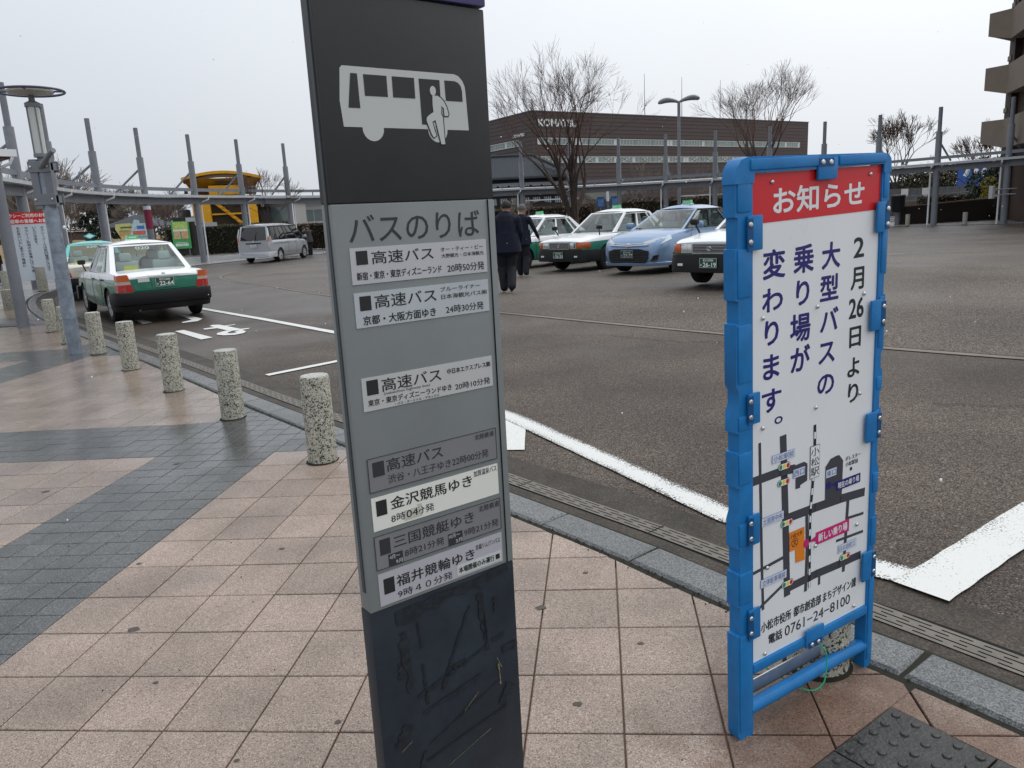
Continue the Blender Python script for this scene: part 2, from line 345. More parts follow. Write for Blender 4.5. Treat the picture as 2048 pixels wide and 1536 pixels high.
struct(mb.build('road_apron', M['asphalt2'], smooth=True))
def ribbon(P, w0, w1, dz, closed=False):
    mb = MB(); N = len(P)
    for i in range(N):
        a = P[(i - 1) % N] if closed else P[max(i - 1, 0)]; b = P[(i + 1) % N] if closed else P[min(i + 1, N - 1)]
        t = (b - a).normalized(); n_ = Vector((-t.y, t.x, 0)); mb.v.append(tuple(g3(P[i] + n_ * w0, dz))); mb.v.append(tuple(g3(P[i] + n_ * w1, dz)))
    for i in range(N if closed else N - 1):
        j = (i + 1) % N; mb.f.append([2 * i, 2 * i + 1, 2 * j + 1, 2 * j]); mb.m.append(0)
    return mb
struct(ribbon(APC, -.05, .05, RZ + .008, True).build('road_edging_strip', mat('strip_concrete', (.16, .125, .095), .5, var=.3, vscale=4)))
struct(ribbon(APC, -.072, -.05, RZ + .008, True).build('road_joint', M['void']))
# kerb stones, gutter and drain
kerb_bed = MB()
for i in range(NK):
    for d, z in ((-.055, -.026), (.215, -.03)): kerb_bed.v.append(tuple(g3(koff(i, d), z + .022)))
for i in range(NK):
    j = (i + 1) % NK; kerb_bed.f.append([2 * i, 2 * j, 2 * j + 1, 2 * i + 1]); kerb_bed.m.append(0)
kerb = struct(kerb_bed.build('kerb', mat('mossy_joint', (.02, .02, .014), .9)))
path = [KERB[i % NK] for i in range(16, NK + 17)]
st = resample(path, .605); kn = 0; rest = MB()
def stone(a, b, mbk, dz=0):
    t = (b - a).normalized(); n_ = Vector((-t.y, t.x, 0))
    if n_.dot(C0 - a) < 0: n_ = -n_
    g = .006; a2 = a + t * g; b2 = b - t * g; W = .2
    def P(u, v, z): p = a2.lerp(b2, u) + n_ * v; return tuple(g3(p, z))
    L0 = (b2 - a2).length; e = .012 / L0
    top = KZ; jit = random.uniform(-.0015, .0015)
    vs = [P(0, .006, -.05), P(1, .006, -.05), P(1, W, -.05), P(0, W, -.05), P(0, .006, top - .014 + jit), P(1, .006, top - .014 + jit), P(1, W, top - .012), P(0, W, top - .012), P(e, .02, top + jit), P(1 - e, .02, top + jit), P(1 - e, W - .03, top + jit), P(e, W - .03, top + jit)]
    fs = [(4, 5, 9, 8), (5, 6, 10, 9), (6, 7, 11, 10), (7, 4, 8, 11), (8, 9, 10, 11), (0, 1, 5, 4), (1, 2, 6, 5), (2, 3, 7, 6), (3, 0, 4, 7)]
    mbk.add(vs, fs)
for i in range(len(st) - 1):
    a, b = st[i], st[i + 1]
    if a.y < 30 and a.x < 4 and a.y > -2 and kn < 70:
        m1 = MB(); stone(a, b, m1); m1.build('kerb_stone', M['kerb'], kerb, fix=True); kn += 1
    else: stone(a, b, rest)
tag(rest.build('distant_kerb_stone', M['kerb'], kerb, fix=True), kind='stuff')
gb = MB()
for i in range(NK):
    for d, z in ((.2, -.012), (.31, -.018), (.42, -.018), (GW + .01, RZ + .002)): gb.v.append(tuple(g3(koff(i, d), z)))
for i in range(NK):
    j = (i + 1) % NK
    for k in range(3): gb.f.append([4 * i + k, 4 * j + k, 4 * j + k + 1, 4 * i + k + 1]); gb.m.append(0)
gutter = struct(gb.build('gutter', M['gutter'], smooth=True))
# the slotted drain covers
dpath = [koff(i % NK, .365) for i in range(16, 16 + 8 * 14)]
ds = resample(dpath, 1.0)
def cover(a, b, detail=True):
    m1 = MB(); t = (b - a).normalized(); n_ = Vector((-t.y, t.x, 0)); L0 = (b - a).length
    if n_.dot(C0 - a) < 0: n_ = -n_
    def R(u0, u1, v0, v1, z=-.013):
        m1.quad(*[tuple(g3(a + t * u + n_ * v, z)) for u, v in ((u0, v0), (u1, v0), (u1, v1), (u0, v1))])
    g = .004; rows = [-.036, -.012, .012, .036]; sw = .0035; prev = -.055
    for k, rv in enumerate(rows):
        R(g, L0 - g, prev, rv - sw); prev = rv + sw; u = g + (0 if k % 2 else -.07)
        pos = []
        while u < L0: pos.append(u); u += .14
        cur = g
        for s0 in pos:
            s1 = min(s0 + .105, L0 - g); s0 = max(s0, g)
            if s0 > cur: R(cur, s0, rv - sw, rv + sw)
            cur = max(cur, s1)
        if cur < L0 - g: R(cur, L0 - g, rv - sw, rv + sw)
    R(g, L0 - g, prev, .055)
    return m1
dc = MB()
for i in range(len(ds) - 1):
    m1 = cover(ds[i], ds[i + 1])
    m1.build('drain_cover', M['drain'], gutter)
rb = MB()
for i in range(16, 16 + 8 * 14 + 1):
    for d in (.302, .428): rb.v.append(tuple(g3(koff(i, d), -.0165)))
for i in range(8 * 14): rb.f.append([2 * i, 2 * i + 1, 2 * i + 3, 2 * i + 2]); rb.m.append(0)
rb.build('drain_channel', M['void'], gutter)

# ------------------------------------------------------------------ paving tiles
TA = -.1187907; TU = Vector((cos(TA), sin(TA), 0)); TV = Vector((-sin(TA), cos(TA), 0)); TO = Vector((-1.7995, 2.2938, 0)); TS = .3003
kpoly = [KERB[i] for i in range(8, 8 * 20)]
def kerb_signed(p):
    """distance outside the kerb (positive on the pavement) and the local line"""
    best = None
    for i in range(len(kpoly) - 1):
        a, b = kpoly[i], kpoly[i + 1]; ab = b - a; t = max(0, min(1, (p - a).dot(ab) / ab.length_squared)); q = a + ab * t; d = (p - q).length
        if best is None or d < best[0]: best = (d, q, ab.normalized())
    d, q, t = best; n_ = Vector((-t.y, t.x, 0))
    if n_.dot(C0 - q) > 0: n_ = -n_
    return (p - q).dot(n_), q, n_
def clip(poly, q, n_, m=.004):
    out = []
    for i in range(len(poly)):
        a, b = poly[i], poly[(i + 1) % len(poly)]; da, db = (a - q).dot(n_) - m, (b - q).dot(n_) - m
        if da >= 0: out.append(a)
        if (da >= 0) != (db >= 0): out.append(a.lerp(b, da / (da - db)))
    return out
# tactile blocks lie at an angle beside the kerb
tcorner = Vector((1.115, 2.075, 0)); tb = Vector((.565, -.825, 0)).normalized(); ta = Vector((tb.y, -tb.x, 0))
def tile_mesh(mbk, poly, jit, z=0.0):
    c = sum(poly, Vector((0, 0, 0))) / len(poly); e = .004
    lo = [g3(p, -.014) for p in poly]; mid = [g3(p, -.0022 + jit + z) for p in poly]
    top = [g3(p + (c - p).normalized() * e, jit + z) for p in poly]; n = len(poly)
    fs = [tuple(range(2 * n, 3 * n))] + [(i, (i + 1) % n, n + (i + 1) % n, n + i) for i in range(n)] + [(n + i, n + (i + 1) % n, 2 * n + (i + 1) % n, 2 * n + i) for i in range(n)]
    mbk.add(lo + mid + top, fs)
tiles = []
def in_tact(p, m=0.0):
    d = p - tcorner; return -m < d.dot(tb) < .91 + m and -m < d.dot(ta) < 1.21 + m
for cgi in range(-45, 25):
    for rgi in range(-8, 70):
        ce = TO + TU * (cgi + .5) * TS + TV * (rgi + .5) * TS
        if (ce - Vector((-2, 6, 0))).length > 17.8: continue
        s, q, n_ = kerb_signed(ce)
        if s < -.22: continue
        grey = ((cgi + 4) % 16 < 3) or ((rgi - 10) % 16 < 3)
        sub = 2 if grey else 1; w_ = TS / sub; j = .0032 if not grey else .002
        for a in range(sub):
            for b in range(sub):
                o_ = TO + TU * (cgi * TS + a * w_) + TV * (rgi * TS + b * w_)
                P = [o_ + TU * j + TV * j, o_ + TU * (w_ - j) + TV * j, o_ + TU * (w_ - j) + TV * (w_ - j), o_ + TU * j + TV * (w_ - j)]
                if s < .35: P = clip(P, q, n_,   .028 + .010 * noise.noise(Vector((cgi * .7, rgi * .9, 0))))
                cc = o_ + (TU + TV) * w_ / 2
                PP = [P]
                if in_tact(cc, .3):
                    # cut along the two straight edges of the tactile strip
                    PP = [clip(P, tcorner, -tb, .003), clip(clip(P, tcorner, tb, -.0031), tcorner, -ta, .003)]
                    PP = [p_ for p_ in PP if len(p_) >= 3]
                area = lambda P: abs(sum((P[i].x * P[(i + 1) % len(P)].y - P[(i + 1) % len(P)].x * P[i].y) for i in range(len(P))) / 2) if len(P) > 2 else 0
                PP = [p_ for p_ in PP if area(p_) > .0004]
                if not PP: continue
                ar = sum(area(p_) for p_ in PP)
                vis = (cc.y > 1.2 and abs(cc.x / max(.1, cc.y + .2)) < .95)
                tiles.append((vis, abs(ar) / (cc.length ** 3), grey, PP))
tiles.sort(key=lambda t: (-t[0], -t[1]))
cnt = {False: 0, True: 0}; restm = {False: MB(), True: MB()}
for vis, sc, grey, PP in tiles:
    jit = random.uniform(-.0009, .0009)
    if vis and cnt[grey] < 298:
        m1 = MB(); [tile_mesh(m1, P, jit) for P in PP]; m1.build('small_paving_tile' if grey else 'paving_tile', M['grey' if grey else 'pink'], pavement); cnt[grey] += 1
    else: [tile_mesh(restm[grey], P, jit) for P in PP]
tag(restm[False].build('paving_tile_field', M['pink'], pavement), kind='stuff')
tag(restm[True].build('small_paving_tile_field', M['grey'], pavement), kind='stuff')
# tactile blocks
M['tact'] = mat('tactile_block', (.036, .036, .034), .4, var=.6, vscale=14, bump=.4, bscale=80)
for a in range(4):
    for b in range(3):
        o_ = tcorner + ta * a * .302 + tb * b * .302; m1 = MB(); j = .003
        P = [o_ + ta * j + tb * j, o_ + ta * (.302 - j) + tb * j, o_ + ta * (.302 - j) + tb * (.302 - j), o_ + ta * j + tb * (.302 - j)]
        c_ = g3(o_ + (ta + tb) * .151); lo = [g3(p, -.014) for p in P]; top = [g3(p, .003) for p in P]
        m1.add(lo + top, [(4, 5, 6, 7), (0, 1, 5, 4), (1, 2, 6, 5), (2, 3, 7, 6), (3, 0, 4, 7)])
        for ia in range(5):
            for ib in range(5):
                q = o_ + ta * (.031 + ia * .06) + tb * (.031 + ib * .06); z0 = hgt(q.x, q.y) + .003
                m1.lathe([(.0135, -.002), (.0135, .0), (.011, .0042), (.006, .005), (.001, .005)], 12, (q.x, q.y, z0))
        m1.build('tactile_block', M['tact'], pavement, smooth=50, fix=True)

# ------------------------------------------------------------------ road markings
def flat(name, polys, mt, dz=RZ + .010, wear=None):
    mb = MB()
    for P in polys: mb.prism(P, lambda x, y: g3((x, y), dz), None)
    o = mb.build(name, mt, fix=False)
    bm = bmesh.new(); bm.from_mesh(o.data)
    for f in bm.faces:
        if f.normal.z < 0: f.normal_flip()
    bm.to_mesh(o.data); bm.free(); struct(o); return o
def line(name, P, w, mt, dz=RZ + .010, wl=0.0, wr=0.0, step=.15):
    """a painted line; wl / wr say how worn its two edges are"""
    P = resample([Vector((a, b, 0)) for a, b in P] + [Vector((P[-1][0], P[-1][1], 0))], step) + [Vector((P[-1][0], P[-1][1], 0))]
    mb = MB(); wear = []; N = len(P); cols = [-.5, -.25, 0, .25, .5]
    for i in range(N):
        t = (P[min(i + 1, N - 1)] - P[max(i - 1, 0)]).normalized(); n_ = Vector((-t.y, t.x, 0))
        for c in cols:
            jit = (noise.noise(P[i] * 9 + Vector((c, 0, 0))) * .006) if abs(c) == .5 else 0
            mb.v.append(tuple(g3(P[i] + n_ * (c * w + jit), dz))); wear.append({.5: wl, .25: wl * .35, 0: 0, -.25: wr * .35, -.5: wr}[c])
    for i in range(N - 1):
        for k in range(4): mb.f.append([i * 5 + k, i * 5 + k + 1, i * 5 + k + 6, i * 5 + k + 5]); mb.m.append(0)
    o = mb.build(name, mt); at = o.data.attributes.new('wear', 'FLOAT', 'POINT'); at.data.foreach_set('value', wear)
    bm = bmesh.new(); bm.from_mesh(o.data)
    for f in bm.faces:
        if f.normal.z < 0: f.normal_flip()
    bm.to_mesh(o.data); bm.free(); return struct(o)
line('lane_marking', [(-9.4, 19.9), (-8.25, 18.68), (-6.7, 16.62), (-4.39, 13.67), (-2.57, 11.25), (-1.6, 9.95)], .13, M['worn'], wl=.12, wr=.12)
line('bay_marking', [(-2.70, 8.31), (-2.02, 8.86), (-1.45, 9.3)], .12, M['worn'], wl=.02, wr=.02)
line('bay_marking', [(-1.0, 7.35), (-.62, 6.75), (0.02, 5.74), (1.05, 3.62), (1.44, 3.02), (1.60, 2.855)], .165, M['worn'], wl=.3, wr=.22, step=.05)
line('bay_marking', [(1.56, 2.745), (2.33, 3.28), (3.6, 4.12), (5.2, 5.2)], .215, M['worn'], dz=RZ + .013, wl=.12, wr=.05, step=.05)
flat('bay_marking', [[(-.22, 5.95), (-.03, 5.70), (.085, 5.46), (.072, 5.2), (.062, 4.94), (-.24, 5.0)]], M['white_paint'], dz=RZ + .0085)
flat('road_lettering', [[(-7.37, 15.07), (-7.21, 15.07), (-6.73, 14.47), (-6.83, 14.29)][::1], [(-5.64, 12.87), (-5.52, 12.95), (-4.57, 11.73), (-4.70, 11.60)],
     [(-6.70, 15.48), (-6.62, 15.50), (-6.13, 14.93), (-5.78, 14.45), (-5.74, 14.12), (-5.97, 14.0), (-6.04, 14.12), (-5.96, 14.40), (-6.35, 15.0)],
     [(-5.18, 13.22), (-5.19, 13.37), (-5.04, 13.31), (-4.79, 13.0), (-4.41, 12.52), (-4.26, 12.55), (-4.25, 12.43), (-4.36, 12.36), (-4.48, 12.36), (-4.60, 12.45), (-4.91, 12.84), (-5.10, 12.78), (-5.18, 12.92), (-5.03, 13.03)],
     [(-4.62, 12.44), (-4.48, 12.36), (-4.50, 12.18), (-4.47, 12.10), (-4.37, 12.02), (-4.33, 12.12), (-4.42, 12.26), (-4.34, 12.37), (-4.20, 12.17), (-4.17, 11.96), (-4.28, 11.84), (-4.46, 11.88), (-4.62, 12.03), (-4.68, 12.2)],
     [(-4.95, 13.08), (-4.73, 13.2), (-4.70, 13.12), (-4.88, 13.0)]], M['white_paint'])
# little stones, bits of moss and litter by the kerb
mb = MB(); rnd = random.Random(3)
for i in range(520):
    k = rnd.randint(8 * 3, 8 * 14); t = rnd.random(); p = KERB[k].lerp(KERB[k + 1], t)
    q, n_ = p, None; a = koff(k, -abs(rnd.gauss(0, .02)) + .004) - KERB[k] + p
    r = rnd.uniform(.002, .0055); z = hgt(a.x, a.y) + r * .3
    mb.lathe([(r * .5, -r * .6), (r, 0), (r * .7, r * .6), (.0005, r * .8)], 5, (a.x, a.y, z))
for i in range(80):
    a = Vector((rnd.uniform(-2.5, 1.6), rnd.uniform(1.3, 4.2), 0)); 
    if inside(a.x, a.y): continue
    r = rnd.uniform(.001, .004); mb.lathe([(r * .6, -r * .2), (r, r * .3), (r * .6, r), (.0004, r * 1.2)], 6, (a.x, a.y, hgt(a.x, a.y)))
tag(mb.build('grit', mat('dark_grit', (.03, .026, .02), .8, var=.5, vscale=50)), 'dark grit and moss crumbs along the kerb edge', 'grit', kind='stuff')

# old chewing gum and oil spots trodden into the paving
M['gum'] = mat('trodden_gum', (.075, .065, .055), .6, var=.4, vscale=60)
for k, (x, y, r) in enumerate([(.07, 2.83, .016), (-1.62, 2.9, .018), (-.9, 2.05, .007), (-1.2, 3.6, .012), (.28, 3.1, .010), (-.62, 2.2, .009), (-2.3, 2.3, .012), (-.85, 4.1, .014), (.42, 2.52, .009), (.16, 2.2, .012), (-1.9, 3.55, .010), (-2.4, 5.2, .02), (-3.1, 4.8, .02), (-1.35, 2.5, .008)]):
    m1 = MB(); P = [(x + r * 1.3 * (1 + .25 * sin(3 * q + k)) * cos(q * pi / 7), y + r * (1 + .25 * cos(2 * q + k)) * sin(q * pi / 7)) for q in range(14)]; m1.prism(P, lambda a, b: g3((a, b), .0022), None)
    tag(m1.build('gum_spot', M['gum'], pavement))

M['crack'] = mat('crack_fill', (.018, .015, .012), .9)
rk = random.Random(8)
for P in [[(.35, 9.6), (1.2, 9.2), (1.9, 8.4), (3.2, 7.9)], [(1.6, 13.4), (2.3, 12.2), (3.6, 11.6), (4.3, 10.6)], [(-3.2, 9.6), (-2.3, 9.9), (-1.7, 9.5)], [(3.0, 5.3), (3.9, 4.9), (4.6, 4.1)], [(-4.6, 19.5), (-3.4, 18.2), (-2.4, 18.6)]]:
    Q = resample([Vector((a, b, 0)) for a, b in P] + [Vector((P[-1][0], P[-1][1], 0))], .08); Q = [q + Vector((rk.gauss(0, .012), rk.gauss(0, .012), 0)) for q in Q]
    struct(ribbon(Q, -.004, .004, RZ + .0095).build('road_crack', M['crack']))

# ------------------------------------------------------------------ bus stop pylon (nearest object)
M['pyl_dark'] = mat('dark_panel', (.030, .031, .032), .5, var=.12, vscale=6, bump=.03, bscale=300)
M['pyl_grey'] = mat('grey_panel', (.205, .225, .225), .45, var=.07, vscale=4, bump=.03, bscale=300)
M['pyl_edge'] = mat('grey_edge', (.15, .175, .19), .42, var=.2, vscale=9)
M['pyl_base'] = mat('scuffed_base', (.022, .030, .040), .42, var=.35, vscale=5, bump=.05, bscale=40)
M['purple'] = mat('purple_cap', (.06, .055, .15), .4)
M['ink'] = mat('black_ink', (.022, .024, .026), .5)
M['ink_grey'] = mat('dark_grey_ink', (.035, .038, .042), .5)
M['plate_w'] = mat('plate_pale', (.49, .50, .52), .35, var=.05)
M['plate_b'] = mat('plate_bluish', (.46, .50, .52), .35, var=.05)
M['plate_c'] = mat('plate_white', (.50, .505, .505), .35, var=.05)
M['plate_g'] = mat('plate_grey', (.205, .205, .215), .4, var=.05)
M['plate_cream'] = mat('plate_cream', (.74, .75, .69), .35)
M['plate_l'] = mat('plate_lilac', (.44, .43, .47), .35, var=.05)
M['sticker'] = mat('sticker_white', (.55, .57, .55), .4)
M['tape'] = mat('tape', (.5, .5, .44), .25)
M['picto'] = mat('pictogram_white', (.50, .52, .50), .5)
PY = empty('bus_stop_pylon', (-.338, 1.551, 0), .642)
tag(PY, 'tall dark and grey bus stop pylon with white bus pictogram and timetable plates', 'bus stop sign')
W, T = .40, .047
m1 = MB()
m1.bbox((W / 2, T / 2 + .004, 1.8205), (W, T, .399), .004)
m1.build('top_panel', M['pyl_dark'], PY, smooth=True)
m1 = MB(); m1.bbox((W / 2, T / 2 + .002, 2.10), (W + .004, T + .006, .152), .004); m1.build('cap', M['purple'], PY, smooth=True)
m1 = MB(); m1.bbox((W / 2, T / 2 + .002, (1.62 + .733) / 2), (W, T, 1.62 - .733), .004); m1.build('middle_panel', M['pyl_grey'], PY, smooth=True)
m1 = MB(); m1.box((.3795, -.0004 + .001, 1.177), (.0018, .003, .885)); m1.build('panel_groove', M['void'], PY)
m1 = MB(); m1.box((-.0012, T * .45, 1.4), (.003, .012, 1.24)); m1.build('side_groove', mat('groove_grey', (.06, .07, .075), .5), PY)
m1 = MB(); m1.bbox((W / 2, T / 2 + .004, .365), (W + .001, T, .735), .004); m1.build('base_panel', M['pyl_base'], PY, smooth=True)
# scuffs and old glue marks on the base
M['scuff'] = mat('glue_mark', (.017, .021, .026), .6, var=.45, vscale=45); M['rust'] = mat('rusty_scratch', (.20, .16, .09), .7, var=.5, vscale=90)
def ppoly(mb, P, y): mb.prism(P, lambda x, z: (x, y, z), None)
rs = random.Random(5); m1 = MB(); m2 = MB()
def smear(mb, x0, z0, x1, z1, wd, y=.0015, n=12):
    d = Vector((x1 - x0, z1 - z0)); nn_ = Vector((-d.y, d.x)).normalized(); up_, lo_ = [], []
    for i in range(n + 1):
        t = i / n; c = Vector((x0, z0)) + d * t; h_ = wd * (.75 + .45 * rs.random())
        up_.append(tuple(c + nn_ * h_ * .5)); lo_.append(tuple(c - nn_ * h_ * .5 * rs.random() * 1.6))
    ppoly(mb, up_ + lo_[::-1], y)
for a in [(.06, .70, .38, .715, .03), (.075, .66, .082, .50, .02), (.06, .585, .062, .545, .014), (.115, .67, .12, .60, .006), (.12, .56, .125, .45, .007), (.26, .66, .20, .54, .007), (.20, .54, .17, .47, .010), (.29, .68, .30, .55, .016), (.30, .63, .305, .52, .010), (.335, .655, .336, .615, .012),
          (.32, .54, .36, .545, .012), (.35, .50, .395, .505, .022), (.20, .515, .24, .52, .014), (.10, .48, .30, .53, .010), (.11, .43, .28, .46, .012), (.04, .37, .07, .42, .03), (.12, .34, .33, .42, .006), (.11, .30, .35, .34, .006), (.34, .35, .37, .40, .028), (.09, .27, .11, .33, .014)]:
    smear(m1, *a)
for a in [(.225, .385, .27, .42, .0018), (.17, .26, .30, .30, .0016), (.335, .47, .338, .41, .004), (.33, .49, .345, .455, .0015), (.045, .36, .075, .375, .002), (.31, .18, .10, .10, .0016)]: smear(m2, *a, y=.0008)
m1.build('glue_marks', M['scuff'], PY); m2.build('scratches', M['rust'], PY)
# bus pictogram (flat print)
F = lambda y: (lambda x, z: (x, y, z))
bus = [(.052, 1.882), (.312, 1.882), (.323, 1.8785), (.332, 1.870), (.3375, 1.859), (.339, 1.845), (.342, 1.768), (.133, 1.768)] + [(.109 + .0245 * cos(a), 1.768 + .0265 * sin(a)) for a in [-k * pi / 10 for k in range(1, 10)]] + [(.085, 1.768), (.045, 1.768), (.041, 1.817), (.047, 1.877)]
wheel2 = [(.262 + .0245 * cos(a), 1.768 + .0265 * sin(a)) for a in [-k * pi / 10 for k in range(0, 11)]]
holes = [[(.0685, 1.869), (.083, 1.869), (.084, 1.804), (.0585, 1.804)], [(.096, 1.8685), (.148, 1.8685), (.148, 1.828), (.0965, 1.828)], [(.160, 1.8685), (.212, 1.8685), (.212, 1.828), (.160, 1.828)],
         [(.223, 1.868), (.274, 1.868), (.274, 1.790), (.240, 1.777), (.224, 1.777)], [(.286, 1.868), (.312, 1.868), (.321, 1.865), (.327, 1.859), (.330, 1.848), (.330, 1.827), (.287, 1.827)]]
person = [(.2535, 1.836), (.266, 1.836), (.274, 1.832), (.281, 1.825), (.287, 1.814), (.291, 1.800), (.289, 1.796), (.2805, 1.796), (.280, 1.811), (.274, 1.816), (.2725, 1.80), (.276, 1.793), (.2775, 1.738), (.268, 1.738), (.262, 1.765), (.257, 1.787), (.249, 1.783), (.2535, 1.765), (.257, 1.7555), (.2505, 1.751), (.246, 1.757), (.235, 1.785), (.236, 1.791), (.240, 1.795), (.2535, 1.803), (.2525, 1.818)]
def grow(P, d):
    n = len(P); ar = sum(P[i][0] * P[(i + 1) % n][1] - P[(i + 1) % n][0] * P[i][1] for i in range(n)); s_ = 1 if ar > 0 else -1; out = []
    for i in range(n):
        a, b, c = Vector(P[i - 1]), Vector(P[i]), Vector(P[(i + 1) % n]); t1, t2 = (b - a).normalized(), (c - b).normalized()
        nn_ = (Vector((t1.y, -t1.x)) + Vector((t2.y, -t2.x))).normalized() * s_; out.append(tuple(b + nn_ * d * 1.1))
    return out
m1 = MB(); ppoly(m1, bus, .0036); ppoly(m1, wheel2, .0036)
m1.cur = 1
for h_ in holes: ppoly(m1, h_, .0031)
ppoly(m1, grow(person, .0026), .0028); m1.cur = 0
ppoly(m1, person, .0023); ppoly(m1, [(.2555 + .0075 * cos(2 * pi * k / 20), 1.8455 + .0095 * sin(2 * pi * k / 20)) for k in range(20)], .0023)
m1.build('bus_pictogram', [M['picto'], M['pyl_dark']], PY)
m1 = MB(); text(m1, 'バスのりば', .033, .355, 1.541, 1.598, .0012, .006); m1.build('lettering', M['ink_grey'], PY)
def plate(x0, x1, z0, z1, mt, lines, ink='ink', frame=False, extra=None):
    m1 = MB(); m1.box(((x0 + x1) / 2, .0012, (z0 + z1) / 2), (x1 - x0, .0022, z1 - z0)); p = m1.build('timetable_plate', M[mt], PY)
    m2 = MB()
    for l in lines:
        if l[0] == 'sq': m2.box(((l[1] + l[3]) / 2, -.0003, (l[2] + l[4]) / 2), (l[3] - l[1], .0004, l[4] - l[2]))
        else: text(m2, l[0], l[1], l[2], l[3], l[4], -.0006, l[5] if len(l) > 5 else .010)
    if frame:
        e = .0011
        for c, d in ((((x0 + x1) / 2, z0), (x1 - x0, e)), (((x0 + x1) / 2, z1), (x1 - x0, e)), ((x0, (z0 + z1) / 2), (e, z1 - z0)), ((x1, (z0 + z1) / 2), (e, z1 - z0))):
            m2.box((c[0], -.0003, c[1]), (d[0], .001, d[1]))
    m2.build('lettering', M[ink], p); return p
plate(.0305, .3685, 1.4585, 1.5325, 'plate_w', [('sq', .043, 1.498, .069, 1.526), ('高速バス', .078, .227, 1.497, 1.524), ('オー・ティー・ビー', .246, .359, 1.5115, 1.5215), ('大野観光・日本海観光', .247, .360, 1.498, 1.507), ('新宿・東京・東京ディズニーランド', .041, .245, 1.4665, 1.4835, .02), ('20時50分発', .260, .360, 1.465, 1.4835)])
plate(.0305, .368, 1.369, 1.4415, 'plate_b', [('sq', .042, 1.404, .068, 1.434), ('高速バス', .076, .227, 1.4055, 1.434), ('ブルーライナー', .238, .345, 1.425, 1.435), ('日本海観光バス㈱', .239, .363, 1.408, 1.419), ('京都・大阪方面ゆき', .046, .223, 1.3735, 1.393, .022), ('24時30分発', .249, .352, 1.375, 1.393)])
plate(.0295, .366, 1.191, 1.263, 'plate_c', [('sq', .040, 1.225, .067, 1.257), ('高速バス', .075, .225, 1.227, 1.256), ('中日本エクスプレス㈱', .241, .361, 1.238, 1.251, .022), ('(nakanihon highway bus)', .079, .193, 1.2185, 1.226, 0), ('東京・東京ディズニーランドゆき', .040, .250, 1.201, 1.2155, .02), ('20時10分発', .260, .358, 1.198, 1.214), ('・バス・ターミナル・アネックス', .104, .216, 1.1925, 1.1985)])
plate(.0255, .3655, 1.011, 1.087, 'plate_g', [('sq', .036, 1.044, .064, 1.077), ('高速バス', .070, .215, 1.049, 1.078), ('北陸鉄道', .304, .360, 1.069, 1.082), ('渋谷・八王子ゆき22時00分発', .071, .341, 1.0215, 1.041, .004)], 'ink_grey', True)
p = plate(.026, .3655, .921, .9975, 'plate_cream', [('sq', .036, .954, .062, .989), ('金沢競馬ゆき', .071, .289, .960, .989, .018), ('加賀温泉バス', .295, .362, .980, .995, .004), ('8時04分発', .070, .181, .930, .949, .004)])
m1 = MB(); m1.box((.122, .0, .938), (.036, .0016, .024)); m1.box((.143, .0, .941), (.011, .001, .03)); m1.build('tape_patch', M['tape'], p)
m1 = MB(); text(m1, '04', .108, .138, .931, .948, -.0011, .01); m1.build('patch_lettering', M['ink'], p)
p = plate(.0245, .3665, .830, .909, 'plate_g', [('sq', .036, .862, .062, .899), ('三国競艇ゆき', .070, .288, .869, .898), ('北陸鉄道', .303, .364, .889, .904), ('8時21分発', .096, .201, .840, .859, .004), ('9時21分発', .257, .359, .840, .859, .004)], 'ink_grey', True)
for a, b in ((.0545, .091), (.212, .2525)):
    m1 = MB(); m1.bbox(((a + b) / 2, -.0002, .844), (b - a, .001, .030), .0004); m1.build('month_badge', M['ink_grey'], p)
m1 = MB(); text(m1, '4月〜', .057, .083, .846, .856, -.001); text(m1, '9月', .072, .089, .832, .842, -.001); text(m1, '10月〜', .214, .245, .847, .857, -.001); text(m1, '3月', .232, .2505, .832, .842, -.001); m1.build('badge_lettering', M['plate_w'], p)
p = plate(.0255, .3660, .7425, .8195, 'plate_l', [('sq', .037, .768, .064, .805), ('福井競輪ゆき', .069, .283, .775, .804, .018), ('京福リムジンバス', .287, .360, .795, .809, .004), ('9時４０分発', .070, .217, .7475, .7665, .006)])
m1 = MB(); m1.box((.296, -.0002, .7600), (.131, .001, .026)); m1.build('sticker', M['sticker'], p)
m1 = MB(); text(m1, '本場開催のみ運行', .235, .340, .752, .768, -.0011, .03); m1.bbox((.350, -.0009, .7600), (.0125, .0004, .013), .001); m1.build('sticker_lettering', M['ink'], p)

# ------------------------------------------------------------------ blue framed notice sign
M['blue'] = mat('blue_plastic', (.013, .17, .44), .45, var=.16, vscale=11, bump=.05, bscale=35)
M['blue_shade'] = mat('recess_shade_blue', (.006, .07, .20), .5); M['navy'] = mat('navy_print', (.022, .02, .16), .4); M['signwhite'] = mat('sign_white', (.77, .79, .80), .3, var=.03, vscale=3)
M['red'] = mat('red_print', (.60, .022, .03), .3); M['mapgrey'] = mat('map_grey', (.06, .06, .075), .4)
M['pinkp'] = mat('magenta_print', (.55, .02, .17), .4); M['orange'] = mat('orange_print', (.75, .22, .02), .4); M['greenp'] = mat('green_print', (.01, .25, .13), .4)
M['yellowp'] = mat('yellow_print', (.75, .65, .03), .4); M['outline'] = mat('blue_outline', (.06, .13, .38), .4); M['labelw'] = mat('label_white', (.60, .64, .72), .35)
SG = bpy.data.objects.new('notice_sign', None); COL.objects.link(SG)
uu = Vector((.85784, .51286, .03299)); ww = Vector((-.02575, -.02122, .99944)); yy = ww.cross(uu).normalized()
SG.matrix_world = Matrix(((uu.x, yy.x, ww.x, .619), (uu.y, yy.y, ww.y, 1.981), (uu.z, yy.z, ww.z, .030), (0, 0, 0, 1)))
tag(SG, 'blue plastic framed notice sign with red header and a street map on white', 'notice sign')
